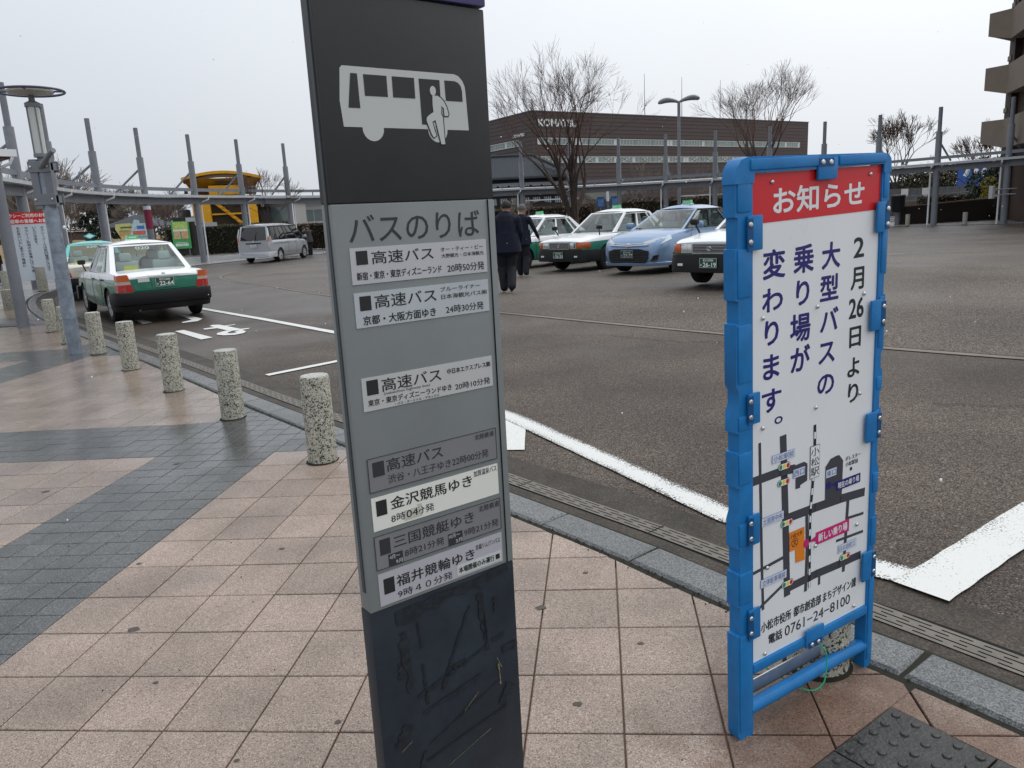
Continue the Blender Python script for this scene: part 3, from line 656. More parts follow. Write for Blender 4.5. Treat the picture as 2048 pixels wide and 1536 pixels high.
def leg_member(x0, x1, side):
    """upright with the moulded notches along its outer edge"""
    m1 = MB(); out_ = x0 if side < 0 else x1; inn = x1 if side < 0 else x0; nt = .010 * (1 if side < 0 else -1)
    zs = [(1.625, 0), (1.52, 0), (1.518, 1), (1.442, 1), (1.44, 0), (1.31, 0), (1.308, 1), (1.25, 1), (1.248, 0), (1.085, 0), (1.07, 1), (1.03, 1), (1.01, 0), (.955, 0), (.953, 1), (.90, 1), (.898, 0), (.80, 0), (.798, 1), (.725, 1), (.70, 0), (.62, 0), (.618, 1), (.545, 1), (.543, 0), (.44, 0), (.438, 1), (.35, 1), (.348, 0), (.02, 0), (.0, 1)]
    P = [(out_ + (nt if k else 0), z) for z, k in zs]
    poly = [(inn, 1.625)] + P + [(inn, .0)]
    if side > 0: poly = poly[::-1]
    y0, y1 = -.008, .036
    m1.prism(poly, lambda x, z: (x, y0 + .004, z), lambda x, z: (x, y1, z))
    mid = (x0 + x1) / 2
    for z0, z1 in ((1.62, 1.53), (1.44, 1.315), (1.245, 1.09), (1.0, .96), (.895, .805), (.69, .625), (.54, .445), (.345, .03)):
        m1.bbox((mid, y0 + .006, (z0 + z1) / 2), (abs(x1 - x0) - .012, .012, z0 - z1), .005)
    return m1
leg_member(-.008, .055, -1).build('leg', M['blue'], SG, smooth=True, fix=True)
leg_member(.588, .624, 1).build('leg', M['blue'], SG, smooth=True, fix=True)
m1 = MB(); P = [(-.012, 1.60), (-.008, 1.635), (.01, 1.657), (.035, 1.664), (.585, 1.655), (.608, 1.65), (.620, 1.638), (.624, 1.60), (.588, 1.60), (.588, 1.624), (.056, 1.624), (.056, 1.60)]
m1.prism(P, lambda x, z: (x, -.009, z), lambda x, z: (x, .036, z)); m1.bbox((.17, -.008, 1.644), (.26, .012, .028), .005); m1.bbox((.49, -.008, 1.641), (.21, .012, .026), .005)
m1.build('top_rail', M['blue'], SG, smooth=True, fix=True)
m1 = MB(); m1.bbox((.322, .012, .218), (.536, .04, .032), .008); m1.build('bottom_rail', M['blue'], SG, smooth=True)
m1 = MB(); m1.tube([(.05, .014, .080), (.595, .014, .080)], .021, 14); m1.build('stretcher', M['blue'], SG, smooth=True)
m1 = MB(); m1.box((.32, .046, .112), (.50, .004, .046)); m1.box((.32, .062, .091), (.50, .036, .004)); m1.build('metal_crossbar', M['alu'], SG)
m1 = MB(); m1.box((.558, .075, .11), (.045, .03, .23)); m1.box((.515, .12, .35), (.03, .02, .72), M=Matrix.Rotation(radians(3), 3, 'X')); m1.build('rear_stay', M['galv'], SG)
# printed panel
m1 = MB()
m1.box((.322, .004, .925), (.536, .004, 1.395)); panel = m1.build('sign_panel', M['signwhite'], SG)
m1 = MB(); m1.box((.322, .0016, 1.560), (.532, .0012, .124)); m1.build('red_header', M['red'], panel)
m1 = MB(); text(m1, 'お知らせ', .136, .514, 1.515, 1.585, .0002, .028); m1.build('header_lettering', M['signwhite'], panel)
def vert(mb, chars, off=.03):
    for c, x0, x1, z0, z1 in chars: text(mb, c, x0, x1, z0, z1, .0012, off)
m1 = MB(); vert(m1, [('2', .475, .523, 1.369, 1.427), ('月', .466, .527, 1.277, 1.343), ('26', .461, .530, 1.194, 1.254), ('日', .467, .521, 1.108, 1.170), ('よ', .462, .519, 1.019, 1.078), ('り', .468, .517, .940, 1.000)]); m1.build('date_lettering', M['ink'], panel); m1 = MB()
text(m1, '小松市役所', .094, .226, .318, .352, .0012, .022); text(m1, '都市創造部', .236, .364, .318, .352, .0012, .022); text(m1, 'まちデザイン課', .373, .537, .318, .352, .0012, .022); text(m1, '電話', .126, .187, .268, .302, .0012, .026); text(m1, '0761−24−8100', .198, .508, .268, .302, .0012, .006)
m1.build('contact_lettering', M['ink'], panel)
m1 = MB()
vert(m1, [('大', .336, .416, 1.351, 1.426), ('型', .331, .412, 1.262, 1.336), ('バ', .334, .414, 1.174, 1.242), ('ス', .330, .402, 1.082, 1.143), ('の', .327, .402, .990, 1.050)]); m1.build('blue_lettering', M['navy'], panel); m1 = MB()
vert(m1, [('乗', .219, .303, 1.352, 1.429), ('り', .231, .286, 1.264, 1.334), ('場', .208, .293, 1.163, 1.243), ('が', .211, .293, 1.079, 1.153)]); m1.build('blue_lettering', M['navy'], panel); m1 = MB()
vert(m1, [('変', .099, .187, 1.350, 1.428), ('わ', .097, .178, 1.263, 1.327), ('り', .107, .162, 1.172, 1.241), ('ま', .101, .166, 1.078, 1.148), ('す', .096, .175, .985, 1.051)])
text(m1, '。', .147, .181, .945, .967, .0012, .03); m1.build('blue_lettering', M['navy'], panel)
# the street map
def band(mb, P, w, y):
    for i in range(len(P) - 1):
        a, b = Vector(P[i]), Vector(P[i + 1]); t = (b - a).normalized(); n_ = Vector((-t.y, t.x)) * w / 2; e = t * (w * .2 if i else 0)
        mb.prism([tuple(a - e + n_), tuple(a - e - n_), tuple(b - n_), tuple(b + n_)], F(y), None)
m1 = MB()
for k, (P, w_) in enumerate([([(.088, .907), (.092, .75), (.097, .55), (.103, .392)], .011), ([(.183, .907), (.190, .78), (.196, .66), (.207, .40)], .028), ([(.061, .800), (.175, .801), (.235, .795)], .026), ([(.200, .650), (.33, .648), (.45, .643), (.566, .634)], .028), ([(.290, .640), (.294, .52), (.290, .386)], .013), ([(.483, .63), (.476, .5), (.470, .391)], .014), ([(.482, .569), (.563, .563)], .009), ([(.430, .508), (.564, .501)], .009), ([(.205, .425), (.34, .428), (.45, .424), (.556, .423)], .027), ([(.061, .522), (.195, .532)], .010), ([(.072, .398), (.185, .442)], .010), ([(.353, .431), (.353, .387)], .010)]):
    band(m1, P, w_, .0016 - .00005 * k)
m1.prism([(.222, .804), (.262, .806), (.275, .806), (.289, .797), (.289, .745), (.272, .741), (.258, .738), (.258, .730), (.238, .731), (.238, .78), (.222, .785)], F(.00085), None)
m1.prism([(.371, .765), (.394, .785), (.42, .7885), (.434, .788), (.453, .766), (.451, .650), (.372, .650)], F(.0008), None)
m1.build('map_streets', M['mapgrey'], panel)
m1 = MB(); RL = catmull([Vector((.319, .908, 0)), Vector((.320, .85, 0)), Vector((.315, .743, 0)), Vector((.306, .641, 0)), Vector((.305, .545, 0)), Vector((.307, .391, 0))], 6)
RLs = resample(RL, .0215); band(m1, [(p.x, p.y) for p in RLs], .011, .0006)
m1.cur = 1
for i in range(1, len(RLs) - 1, 2): band(m1, [tuple(RLs[i].lerp(RLs[i + 1], .02).xy), tuple(RLs[i].lerp(RLs[i + 1], .98).xy)], .0075, .0004)
m1.build('railway_line', [M['ink'], M['signwhite']], panel)
def label(x0, x1, z0, z1, s, outline, tm, bgm, e=.0016, off=.004, y=.0002):
    m1 = MB(); cx, cz = (x0 + x1) / 2, (z0 + z1) / 2; m1.box((cx, y, cz), (x1 - x0, .0003, z1 - z0)); m1.cur = 1; m1.box((cx, y - .0003, cz), (x1 - x0 - e, .0003, z1 - z0 - e)); m1.cur = 2
    p_ = (x1 - x0) * .06
    if isinstance(s, str): text(m1, s, x0 + p_, x1 - p_, z0 + (z1 - z0) * .16, z1 - (z1 - z0) * .16, y - .0007, off)
    else:
        hh = (z1 - z0 - .008) / len(s)
        for i, c in enumerate(s): text(m1, c, x0 + p_, x1 - p_, z1 - .004 - hh * (i + .92), z1 - .004 - hh * (i + .06), y - .0007, off)
    m1.build('map_label', [M[outline], M[bgm], M[tm]], panel)
label(.137, .232, .833, .857, '小松駅前', 'outline', 'outline', 'labelw'); label(.226, .277, .766, .793, '西口', 'outline', 'outline', 'labelw'); label(.373, .422, .728, .754, '東口', 'outline', 'outline', 'labelw')
label(.300, .342, .745, .845, ['小', '松', '駅'], 'ink', 'ink', 'signwhite', .003, .012); label(.095, .187, .654, .681, '土居原中央', 'outline', 'outline', 'labelw'); label(.091, .202, .464, .491, '立体駐車場前', 'outline', 'outline', 'labelw')
label(.440, .529, .463, .489, '日の出町三', 'outline', 'outline', 'labelw'); label(.422, .539, .675, .705, '現在の乗り場', 'navy', 'signwhite', 'navy', .001, .02); label(.333, .490, .525, .566, '新しい乗り場', 'pinkp', 'signwhite', 'pinkp', .001, .03)
m1 = MB(); m1.prism([(.213, .602), (.279, .602), (.283, .494), (.242, .497), (.240, .540), (.214, .541)], F(.0004), None); m1.cur = 1
text(m1, '小松大学', .217, .270, .580, .594, .0001); text(m1, '文', .227, .246, .555, .574, .0001, .02)
ci = [(.2365 + .0135 * cos(2 * pi * k / 24), .5645 + .0135 * sin(2 * pi * k / 24)) for k in range(25)]; band(m1, ci, .0018, .0)
text(m1, 'ポレスター', .465, .538, .760, .774, .0010); text(m1, '小松駅前', .466, .526, .741, .756, .0010); m1.prism([(.493 + .006 * cos(k * pi / 6), .729 + .006 * sin(k * pi / 6)) for k in range(12)], F(.001), None)
m1.cur = 2; m1.prism([(.386 + .0125 * cos(k * pi / 10), .703 + .0115 * sin(k * pi / 10)) for k in range(20)], F(.0003), None); m1.prism([(.398, .702), (.423, .705), (.423, .69)], F(.0003), None)
m1.cur = 3; m1.prism([(.288 + .0135 * cos(k * pi / 10), .545 + .0135 * sin(k * pi / 10)) for k in range(20)], F(.0002), None); m1.prism([(.30, .546), (.334, .556), (.334, .538)], F(.0001), None)
m1.build('map_marks', [M['orange'], M['ink'], M['navy'], M['pinkp']], panel)
for x, z in ((.188, .814), (.186, .766), (.201, .637), (.207, .442), (.474, .442)):
    m1 = MB()
    for cu, (hw, hz, y) in enumerate(((.026, .0105, .0002), (.0245, .009, .0))):
        m1.cur = cu; P = [(x + (hw - hz) * (1 if c_ > 0 else -1) + hz * c_, z + hz * s_) for c_, s_ in ((cos(k * pi / 10 + .01), sin(k * pi / 10 + .01)) for k in range(20))]; m1.prism(P, F(y), None)
    for k, dx in enumerate((-.0155, 0, .0155)):
        m1.cur = 2 + k; m1.prism([(x + dx + .0068 * cos(q * pi / 6), z + .0075 * sin(q * pi / 6)) for q in range(12)], F(-.0002), None)
    m1.build('map_traffic_light', [M['ink'], M['signwhite'], M['greenp'], M['yellowp'], M['red']], panel)
for x, z in [(.131, 1.599), (.538, 1.599), (.098, 1.251), (.319, 1.252), (.527, 1.262), (.521, .962), (.320, .960), (.098, .947), (.528, .535), (.330, .524), (.118, .522), (.526, .252), (.109, .247)]:
    m1 = MB(); m1.lathe([(.0062, 0), (.006, .002), (.004, .0042), (.001, .005)], 10, (x, .0, z), Matrix.Rotation(radians(90), 3, 'X')); m1.build('rivet', M['bolt'], panel, smooth=True)
for x0, x1, z0, z1, vertical, bl in [(.296, .376, 1.594, 1.650, 0, 1), (.560, .600, 1.433, 1.520, 1, .606), (.030, .083, 1.433, 1.521, 1, .036), (.548, .600, 1.147, 1.238, 1, .604), (.030, .074, .972, 1.058, 1, .036), (.545, .600, .80, .893, 1, .604), (.030, .073, .62, .71, 1, .036), (.550, .600, .33, .43, 1, .604), (.030, .076, .324, .42, 1, .036), (.279, .363, .200, .258, 0, 0)]:
    m1 = MB(); m1.bbox(((x0 + x1) / 2, -.0095, (z0 + z1) / 2), (x1 - x0, .008, z1 - z0), .003); cl = m1.build('clip', M['blue'], SG, smooth=True)
    rc = MB()
    if vertical: rc.box((bl, -.0140, (z0 + z1) / 2), (.020, .001, (z1 - z0) * .84))
    else: rc.box(((.3285 if bl else .32), -.0140, (1.6385 if bl else .206)), (.062, .001, .022))
    rc.build('clip_recess', M['blue_shade'], cl)  # flat sheet on the clip; the recess shade is in its darker blue
    if vertical: pts = [(bl, z0 + (z1 - z0) * .25), (bl, z0 + (z1 - z0) * .75)]
    elif bl: pts = [(.312, 1.639), (.345, 1.638)]
    else: pts = [(.305, .206), (.335, .206)]
    for x, z in pts:
        m2 = MB(); m2.lathe([(.0075, 0), (.0075, .002), (.0055, .0045), (.001, .0052)], 10, (x, -.0135, z), Matrix.Rotation(radians(90), 3, 'X')); m2.build('bolt', M['bolt'], cl, smooth=True)
m1 = MB(); R = [Vector((.335, -.02, .20)), Vector((.352, -.03, .165)), Vector((.355, -.03, .12)), Vector((.338, -.032, .065)), Vector((.30, -.01, .045)), Vector((.27, .06, .06)), Vector((.20, .12, .12)), Vector((.10, .10, .165)), Vector((.16, .15, .13))]
m1.tube(catmull(R, 6), .0022, 6); m1.build('tie_wire', mat('green_wire', (.02, .42, .24), .4), SG, smooth=True)

# ------------------------------------------------------------------ bollards
def terrazzo():
    m = mat('terrazzo', (.5, .5, .45), .75); n, L, b = nodes(m); t = n.new('ShaderNodeTexCoord'); oi = n.new('ShaderNodeObjectInfo'); ad = n.new('ShaderNodeVectorMath'); ad.operation = 'ADD'
    L.new(t.outputs['Object'], ad.inputs[0]); L.new(oi.outputs['Location'], ad.inputs[1])
    no = n.new('ShaderNodeTexNoise'); no.inputs['Scale'].default_value = 52; no.inputs['Detail'].default_value = 2.5; no.inputs['Roughness'].default_value = .6; no.inputs['Distortion'].default_value = 1.2; L.new(ad.outputs[0], no.inputs['Vector'])
    vo = n.new('ShaderNodeTexVoronoi'); vo.inputs['Scale'].default_value = 150; L.new(ad.outputs[0], vo.inputs['Vector']); sp = n.new('ShaderNodeSeparateColor'); L.new(vo.outputs['Color'], sp.inputs[0])
    r = n.new('ShaderNodeValToRGB'); r.color_ramp.interpolation = 'CONSTANT'; e = r.color_ramp.elements; e[0].color = (.025, .025, .022, 1); e[1].position = .40; e[1].color = (.36, .35, .29, 1); q = e.new(.75); q.color = (.52, .50, .43, 1)
    mm = n.new('ShaderNodeMath'); mm.operation = 'MULTIPLY_ADD'; mm.inputs[1].default_value = .45; L.new(sp.outputs[0], mm.inputs[0])
    m5 = n.new('ShaderNodeMath'); m5.operation = 'MULTIPLY_ADD'; m5.inputs[1].default_value = 1.3; m5.inputs[2].default_value = -.35; L.new(no.outputs[0], m5.inputs[0]); L.new(m5.outputs[0], mm.inputs[2])
    L.new(mm.outputs[0], r.inputs[0]); L.new(r.outputs[0], b.inputs['Base Color'])
    bu = n.new('ShaderNodeBump'); bu.inputs['Strength'].default_value = .5; bu.inputs['Distance'].default_value = .003; L.new(mm.outputs[0], bu.inputs['Height']); L.new(bu.outputs[0], b.inputs['Normal']); return m
M['terrazzo'] = terrazzo(); M['terr_top'] = speckle('bollard_top', [(0, (.16, .16, .15)), (.2, (.38, .385, .35)), (.7, (.52, .52, .48))], 200, .6)
def bollard(x, y, h_, label, r=.098, group='speckled stone bollards along the kerb'):
    t = empty('bollard', (x, y, hgt(x, y) - .004)); tag(t, label, 'bollard', group)
    m1 = MB(); m1.lathe([(r + .003, 0), (r + .002, .01), (r, .04), (r, h_ - .012), (r - .003, h_ - .004), (r - .008, h_ - .001)], 40); m1.build('shaft', M['terrazzo'], t, smooth=True)
    m1 = MB(); m1.lathe([(r - .0085, h_ - .02), (r - .0085, h_ + .001), (.001, h_ + .0025)], 40); m1.build('cap', M['terr_top'], t, smooth=True)
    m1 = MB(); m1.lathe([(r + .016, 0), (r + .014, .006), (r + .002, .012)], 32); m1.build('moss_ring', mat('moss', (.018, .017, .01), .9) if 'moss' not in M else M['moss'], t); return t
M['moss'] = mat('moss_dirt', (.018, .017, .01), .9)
for (x, y), lb in zip([(-1.318, 5.02), (-2.425, 6.44), (-3.52, 7.82), (-4.69, 9.33), (-5.91, 10.90), (-7.13, 12.32), (-8.39, 14.05)],
    ['speckled stone bollard nearest the bus stop pylon', 'speckled stone bollard at the grey paving crossing', 'speckled stone bollard third along from the bus stop pylon', 'speckled stone bollard fourth along, between two others on pink paving', 'speckled stone bollard just kerbside of the lamp post', 'speckled stone bollard half hidden behind the lamp post', 'speckled stone bollard farthest along the kerb row, beyond the lamp post']):
    bollard(x, y, .60, lb)
bollard(.99, 2.33, .60, 'speckled stone bollard hidden behind the blue notice sign')
for x, y, lb in [(-12.0, 42.2, 'small grey bollard in front of the planter and the silver van'), (-8.9, 45.6, 'small grey bollard beside the two people near the van'), (21.75, 41.95, 'grey bollard in front of the black waste bin'), (23.7, 40.0, 'grey bollard between canopy posts by the dark wall')]:
    bollard(x, y, .62, lb, .11, 'grey bollards on the far side of the plaza')
for x, y, lb in [(-14.75, 22.9, 'grey stone post in front of the taxi notice board'), (-14.75, 24.6, 'grey stone post just behind the first by the taxi notice board')]:
    bollard(x, y, .76, lb, .15, 'stone posts by the taxi notice board')

# ------------------------------------------------------------------ vehicles
def glass_mat(name, tint, refl=1.0, op=0.0):
    m = bpy.data.materials.new(name); m.use_nodes = True; n, L = m.node_tree.nodes, m.node_tree.links; n.clear()
    o = n.new('ShaderNodeOutputMaterial'); tr = n.new('ShaderNodeBsdfTransparent'); tr.inputs[0].default_value = (*tint, 1); gl = n.new('ShaderNodeBsdfGlossy'); gl.inputs['Roughness'].default_value = .03; gl.inputs[0].default_value = (refl, refl, refl, 1)
    ge = n.new('ShaderNodeNewGeometry'); dt = n.new('ShaderNodeVectorMath'); dt.operation = 'DOT_PRODUCT'; L.new(ge.outputs['Normal'], dt.inputs[0]); L.new(ge.outputs['Incoming'], dt.inputs[1])
    ab = n.new('ShaderNodeMath'); ab.operation = 'ABSOLUTE'; L.new(dt.outputs['Value'], ab.inputs[0]); su = n.new('ShaderNodeMath'); su.operation = 'SUBTRACT'; su.inputs[0].default_value = 1; L.new(ab.outputs[0], su.inputs[1])
    pw = n.new('ShaderNodeMath'); pw.operation = 'POWER'; pw.inputs[1].default_value = 5; L.new(su.outputs[0], pw.inputs[0]); ma = n.new('ShaderNodeMath'); ma.operation = 'MULTIPLY_ADD'; ma.inputs[1].default_value = .9; ma.inputs[2].default_value = .07; L.new(pw.outputs[0], ma.inputs[0])
    mi = n.new('ShaderNodeMixShader'); L.new(ma.outputs[0], mi.inputs[0]); L.new(tr.outputs[0], mi.inputs[1]); L.new(gl.outputs[0], mi.inputs[2]); L.new(mi.outputs[0], o.inputs[0]); return m
M['glass'] = glass_mat('car_glass', (.62, .72, .68)); M['glass_dark'] = glass_mat('dark_glass', (.05, .055, .06))
def livery(name, top, low, zs, rough=.22):
    """two-tone paint, the lower colour under a sprayed line that rises along the flank"""
    m = mat(name, top, rough, coat=.5); n, L, b = nodes(m); t = n.new('ShaderNodeTexCoord'); s_ = n.new('ShaderNodeSeparateXYZ'); L.new(t.outputs['Object'], s_.inputs[0])
    r = n.new('ShaderNodeMapRange'); r.inputs[1].default_value = -2.3; r.inputs[2].default_value = 2.3; r.inputs[3].default_value = zs[0]; r.inputs[4].default_value = zs[1]; L.new(s_.outputs['X'], r.inputs[0])
    g = n.new('ShaderNodeMath'); g.operation = 'GREATER_THAN'; L.new(s_.outputs['Z'], g.inputs[0]); L.new(r.outputs[0], g.inputs[1])
    mi = n.new('ShaderNodeMix'); mi.data_type = 'RGBA'; mi.inputs[6].default_value = (*low, 1); mi.inputs[7].default_value = (*top, 1); L.new(g.outputs[0], mi.inputs[0]); L.new(mi.outputs[2], b.inputs['Base Color']); return m
M['taxi'] = livery('white_and_green_paint', (.80, .81, .82), (.028, .17, .115), (.83, .75)); M['teal'] = livery('teal_and_cream_paint', (.12, .50, .48), (.66, .62, .52), (1.12, 1.12))
M['bluecar'] = mat('light_blue_paint', (.21, .31, .47), .22, metal=.35, coat=.6); M['silver'] = mat('silver_paint', (.40, .41, .43), .26, metal=.45, coat=.5); M['whitecar'] = mat('white_paint', (.78, .79, .80), .25, coat=.5)
M['rubber'] = mat('tyre_rubber', (.014, .014, .014), .75, bump=.1); M['rim'] = mat('wheel_silver', (.55, .55, .56), .35, metal=.7); M['steel_dark'] = mat('dark_steel_wheel', (.05, .05, .055), .5, metal=.4)
M['chrome'] = mat('chrome', (.62, .62, .64), .15, metal=.9); M['bump'] = mat('bumper_black', (.011, .011, .012), .5, var=.1, vscale=8, spec=.2); M['seat'] = mat('seat_cover', (.55, .58, .60), .8); M['trim'] = mat('cabin_trim', (.12, .13, .13), .8)
M['lampclear'] = mat('headlamp_lens', (.62, .66, .68), .08, spec=.8, coat=1); M['lampbowl'] = mat('lamp_reflector', (.75, .75, .76), .1, metal=.9)
M['amber'] = mat('amber_lens', (.50, .10, .02), .15, coat=1); M['redlens'] = mat('red_lens', (.42, .012, .015), .15, coat=1); M['clearlens'] = mat('clear_lens', (.42, .36, .32), .2, coat=1)
M['greenlamp'] = mat('green_lamp_lens', (.01, .40, .12), .12, coat=1); M['plate_green'] = mat('number_plate_green', (.015, .075, .05), .4); M['plate_wht'] = mat('number_plate_white', (.68, .68, .66), .4); M['wtext'] = mat('white_lettering', (.75, .78, .76), .5)
M['skin'] = mat('skin', (.42, .24, .17), .6); M['hair'] = mat('dark_hair', (.018, .015, .013), .55, bump=.6, bscale=90); M['greyhair'] = mat('greying_hair', (.10, .095, .09), .6, bump=.6, bscale=90)
def interp(st, x):
    for i in range(len(st) - 1):
        if st[i][0] <= x <= st[i + 1][0]:
            t = (x - st[i][0]) / (st[i + 1][0] - st[i][0]); return [a + (b - a) * t for a, b in zip(st[i], st[i + 1])]
    return list(st[0] if x < st[0][0] else st[-1])
def loft_body(st, arches, ar, paint, parent, cabin, flare=0.0):
    """closed lower body from lengthwise stations (x, half width, bottom, shoulder, top); wheel arches cut out"""
    xs = sorted(set([round(s_[0], 3) for s_ in st] + [st[0][0] + (st[-1][0] - st[0][0]) * k / 40 for k in range(41)]))
    S_ = catmull([Vector((s_[0], s_[1], s_[3])) for s_ in st], 8); vs, rings_ = [], []
    for x in xs:
        _, w_, zb, zs, zt = interp(st, x); h_ = zs - zb
        half = [(0, zb), (w_ * .80, zb), (w_ * .95, zb + .03), (w_ * .985, zb + .12 * h_), (w_, zb + .36 * h_), (w_ * 1.0, zb + .62 * h_), (w_ * .988, zb + .80 * h_), (w_ * .965, zs - .035), (w_ * .935, zs), (w_ * .86, zs + (zt - zs) * .35), (w_ * .6, zs + (zt - zs) * .75), (w_ * .3, zs + (zt - zs) * .95), (0, zt)]
        rings_.append([(x, y, z) for y, z in half] + [(x, -y, z) for y, z in half[-2:0:-1]])
    n = len(rings_[0]); bm = bmesh.new(); V = [[bm.verts.new(p) for p in r_] for r_ in rings_]
    for i in range(len(V) - 1):
        for k in range(n):
            f = bm.faces.new((V[i][k], V[i][(k + 1) % n], V[i + 1][(k + 1) % n], V[i + 1][k])); cx = (xs[i] + xs[i + 1]) / 2
            if cabin[0] < cx < cabin[1] and 9 <= k <= 14: f.material_index = 1
            if k in (0, n - 1): f.material_index = 1
    bm.faces.new(V[0]); bm.faces.new(V[-1][::-1]); bmesh.ops.recalc_face_normals(bm, faces=bm.faces)
    me = bpy.data.meshes.new('body'); bm.to_mesh(me); bm.free()
    for m in (paint, M['trim'], M['void']): me.materials.append(m)
    o = link('body', me, parent)
    for ax in arches:
        for sd_ in (-1, 1):
            c = MB(); c.lathe([(ar, -.3), (ar, .3)], 40, (ax, sd_ * .86, .315), Matrix.Rotation(radians(90), 3, 'X')); cm = c.mesh('cut', [M['void']]); 
            bm = bmesh.new(); bm.from_mesh(cm); bmesh.ops.recalc_face_normals(bm, faces=bm.faces); bm.to_mesh(cm); bm.free()
            co = bpy.data.objects.new('cut', cm); COL.objects.link(co); md = o.modifiers.new('b', 'BOOLEAN'); md.operation = 'DIFFERENCE'; md.object = co; md.solver = 'EXACT'; md.material_mode = 'TRANSFER'
            o.parent = None; nm_ = bpy.data.meshes.new_from_object(o.evaluated_get(bpy.context.evaluated_depsgraph_get())); o.modifiers.clear(); o.data = nm_; o.parent = parent; bpy.data.objects.remove(co)
    o.data.name = 'body'; o.data.polygons.foreach_set('use_smooth', [True] * len(o.data.polygons)); o.data.set_sharp_from_angle(angle=radians(33)); return o
def wheel(parent, x, y, r=.312, wd=.185, style='alloy'):
    t = bpy.data.objects.new('wheel', None)
    sd_ = 1 if y > 0 else -1; R = Matrix.Rotation(radians(90) * sd_ * -1, 3, 'X')
    m1 = MB(); h = wd / 2; m1.lathe([(r * .6, -h * .3), (r * .62, -h * .9), (r * .78, -h), (r * .93, -h * .92), (r, -h * .7), (r, h * .7), (r * .93, h * .92), (r * .78, h), (r * .64, h * .9), (r * .62, h * .3)], 36, (x, y, r), R); tyre = m1.build('wheel', M['rubber'], parent, smooth=True)
    m1 = MB(); rr = r * .64; m1.lathe([(rr * .98, h * .31), (rr * .98, h * .5), (rr * .90, h * .45), (rr * .5, h * .38), (.02, h * .38)], 32, (x, y, r), R)
    m1.build('rim', M['steel_dark'], tyre, smooth=True)
    m1 = MB(); k_ = {'alloy': 6, 'cap': 7, 'ten': 10}.get(style, 0)
    for k in range(k_):
        a = 2 * pi * k / k_; ca, sa = cos(a), sin(a); wda = .022 if style == 'ten' else .038
        P = [(rr * .18, -wda * .6), (rr * .95, -wda), (rr * .95, wda), (rr * .18, wda * .6)]
        f0 = lambda p, q, zz: R @ Vector((p * ca - q * sa, p * sa + q * ca, zz)) + Vector((x, y, r))
        m1.prism(P, lambda p, q: tuple(f0(p, q, h * .62)), lambda p, q: tuple(f0(p, q, h * .88)))
    m1.lathe([(rr * .25, h * .5), (rr * .25, h * .93), (rr * .15, h * .98), (.004, h)], 16, (x, y, r), R); m1.lathe([(rr, h * .7), (rr, h * .9), (rr * .92, h * .9), (rr * .92, h * .7)], 32, (x, y, r), R)
    m1.build('hubcap', M['rim'] if style != 'steel' else M['steel_dark'], tyre, smooth=True, fix=True)
def strip(parent, name, path, z0, z1, thick, mt, taper=0.0, smooth=True, n=4):
    """a band following the plan outline of the body; path goes along (x, y), outwards is to its right"""
    P = catmull([Vector((a, b, 0)) for a, b in path], n) if len(path) > 2 else [Vector((a, b, 0)) for a, b in path]; m1 = MB(); N = len(P)
    for i in range(N):
        t = (P[min(i + 1, N - 1)] - P[max(i - 1, 0)]).normalized(); n_ = Vector((-t.y, t.x, 0))
        for d, z in ((0, z0), (thick - .006, z0), (thick, z0 + .008), (thick - taper, z1 - .008), (thick - taper - .006, z1), (0, z1)): q = P[i] + n_ * d; m1.v.append((q.x, q.y, z))
    for i in range(N - 1):
        for k in range(6): a = i * 6 + k; b = i * 6 + (k + 1) % 6; m1.f.append([a, b, b + 6, a + 6]); m1.m.append(0)
    m1.f += [[0, 1, 2, 3, 4, 5], [6 * (N - 1) + k for k in range(5, -1, -1)]]; m1.m += [0, 0]
    return m1.build(name, mt, parent, smooth=smooth, fix=True)
def patch(corners, nu=6, nv=5, bulge=(0, 0, 0), th=.004):
    """bilinear patch between bottom edge (a->b) and top edge (d->c), bowed outward"""
    a, b, c, d = [Vector(p) for p in corners]; bl = Vector(bulge); m1 = MB()
    for j in range(nv + 1):
        for i in range(nu + 1):
            u, v = i / nu, j / nv; p = (a.lerp(b, u)).lerp(d.lerp(c, u), v); m1.v.append(tuple(p + bl * (4 * u * (1 - u)) + bl * .3 * (4 * v * (1 - v))))
    for j in range(nv):
        for i in range(nu): k = j * (nu + 1) + i; m1.f.append([k, k + 1, k + nu + 2, k + nu + 1]); m1.m.append(0)
    return m1
def inset(c, l, r, b, t):
    """shrink a quad by fractions on its four sides"""
    a, bb, cc, d = [Vector(p) for p in c]; P = lambda u, v: tuple((a.lerp(bb, u)).lerp(d.lerp(cc, u), v)); return [P(l, b), P(1 - r, b), P(1 - r, 1 - t), P(l, 1 - t)]
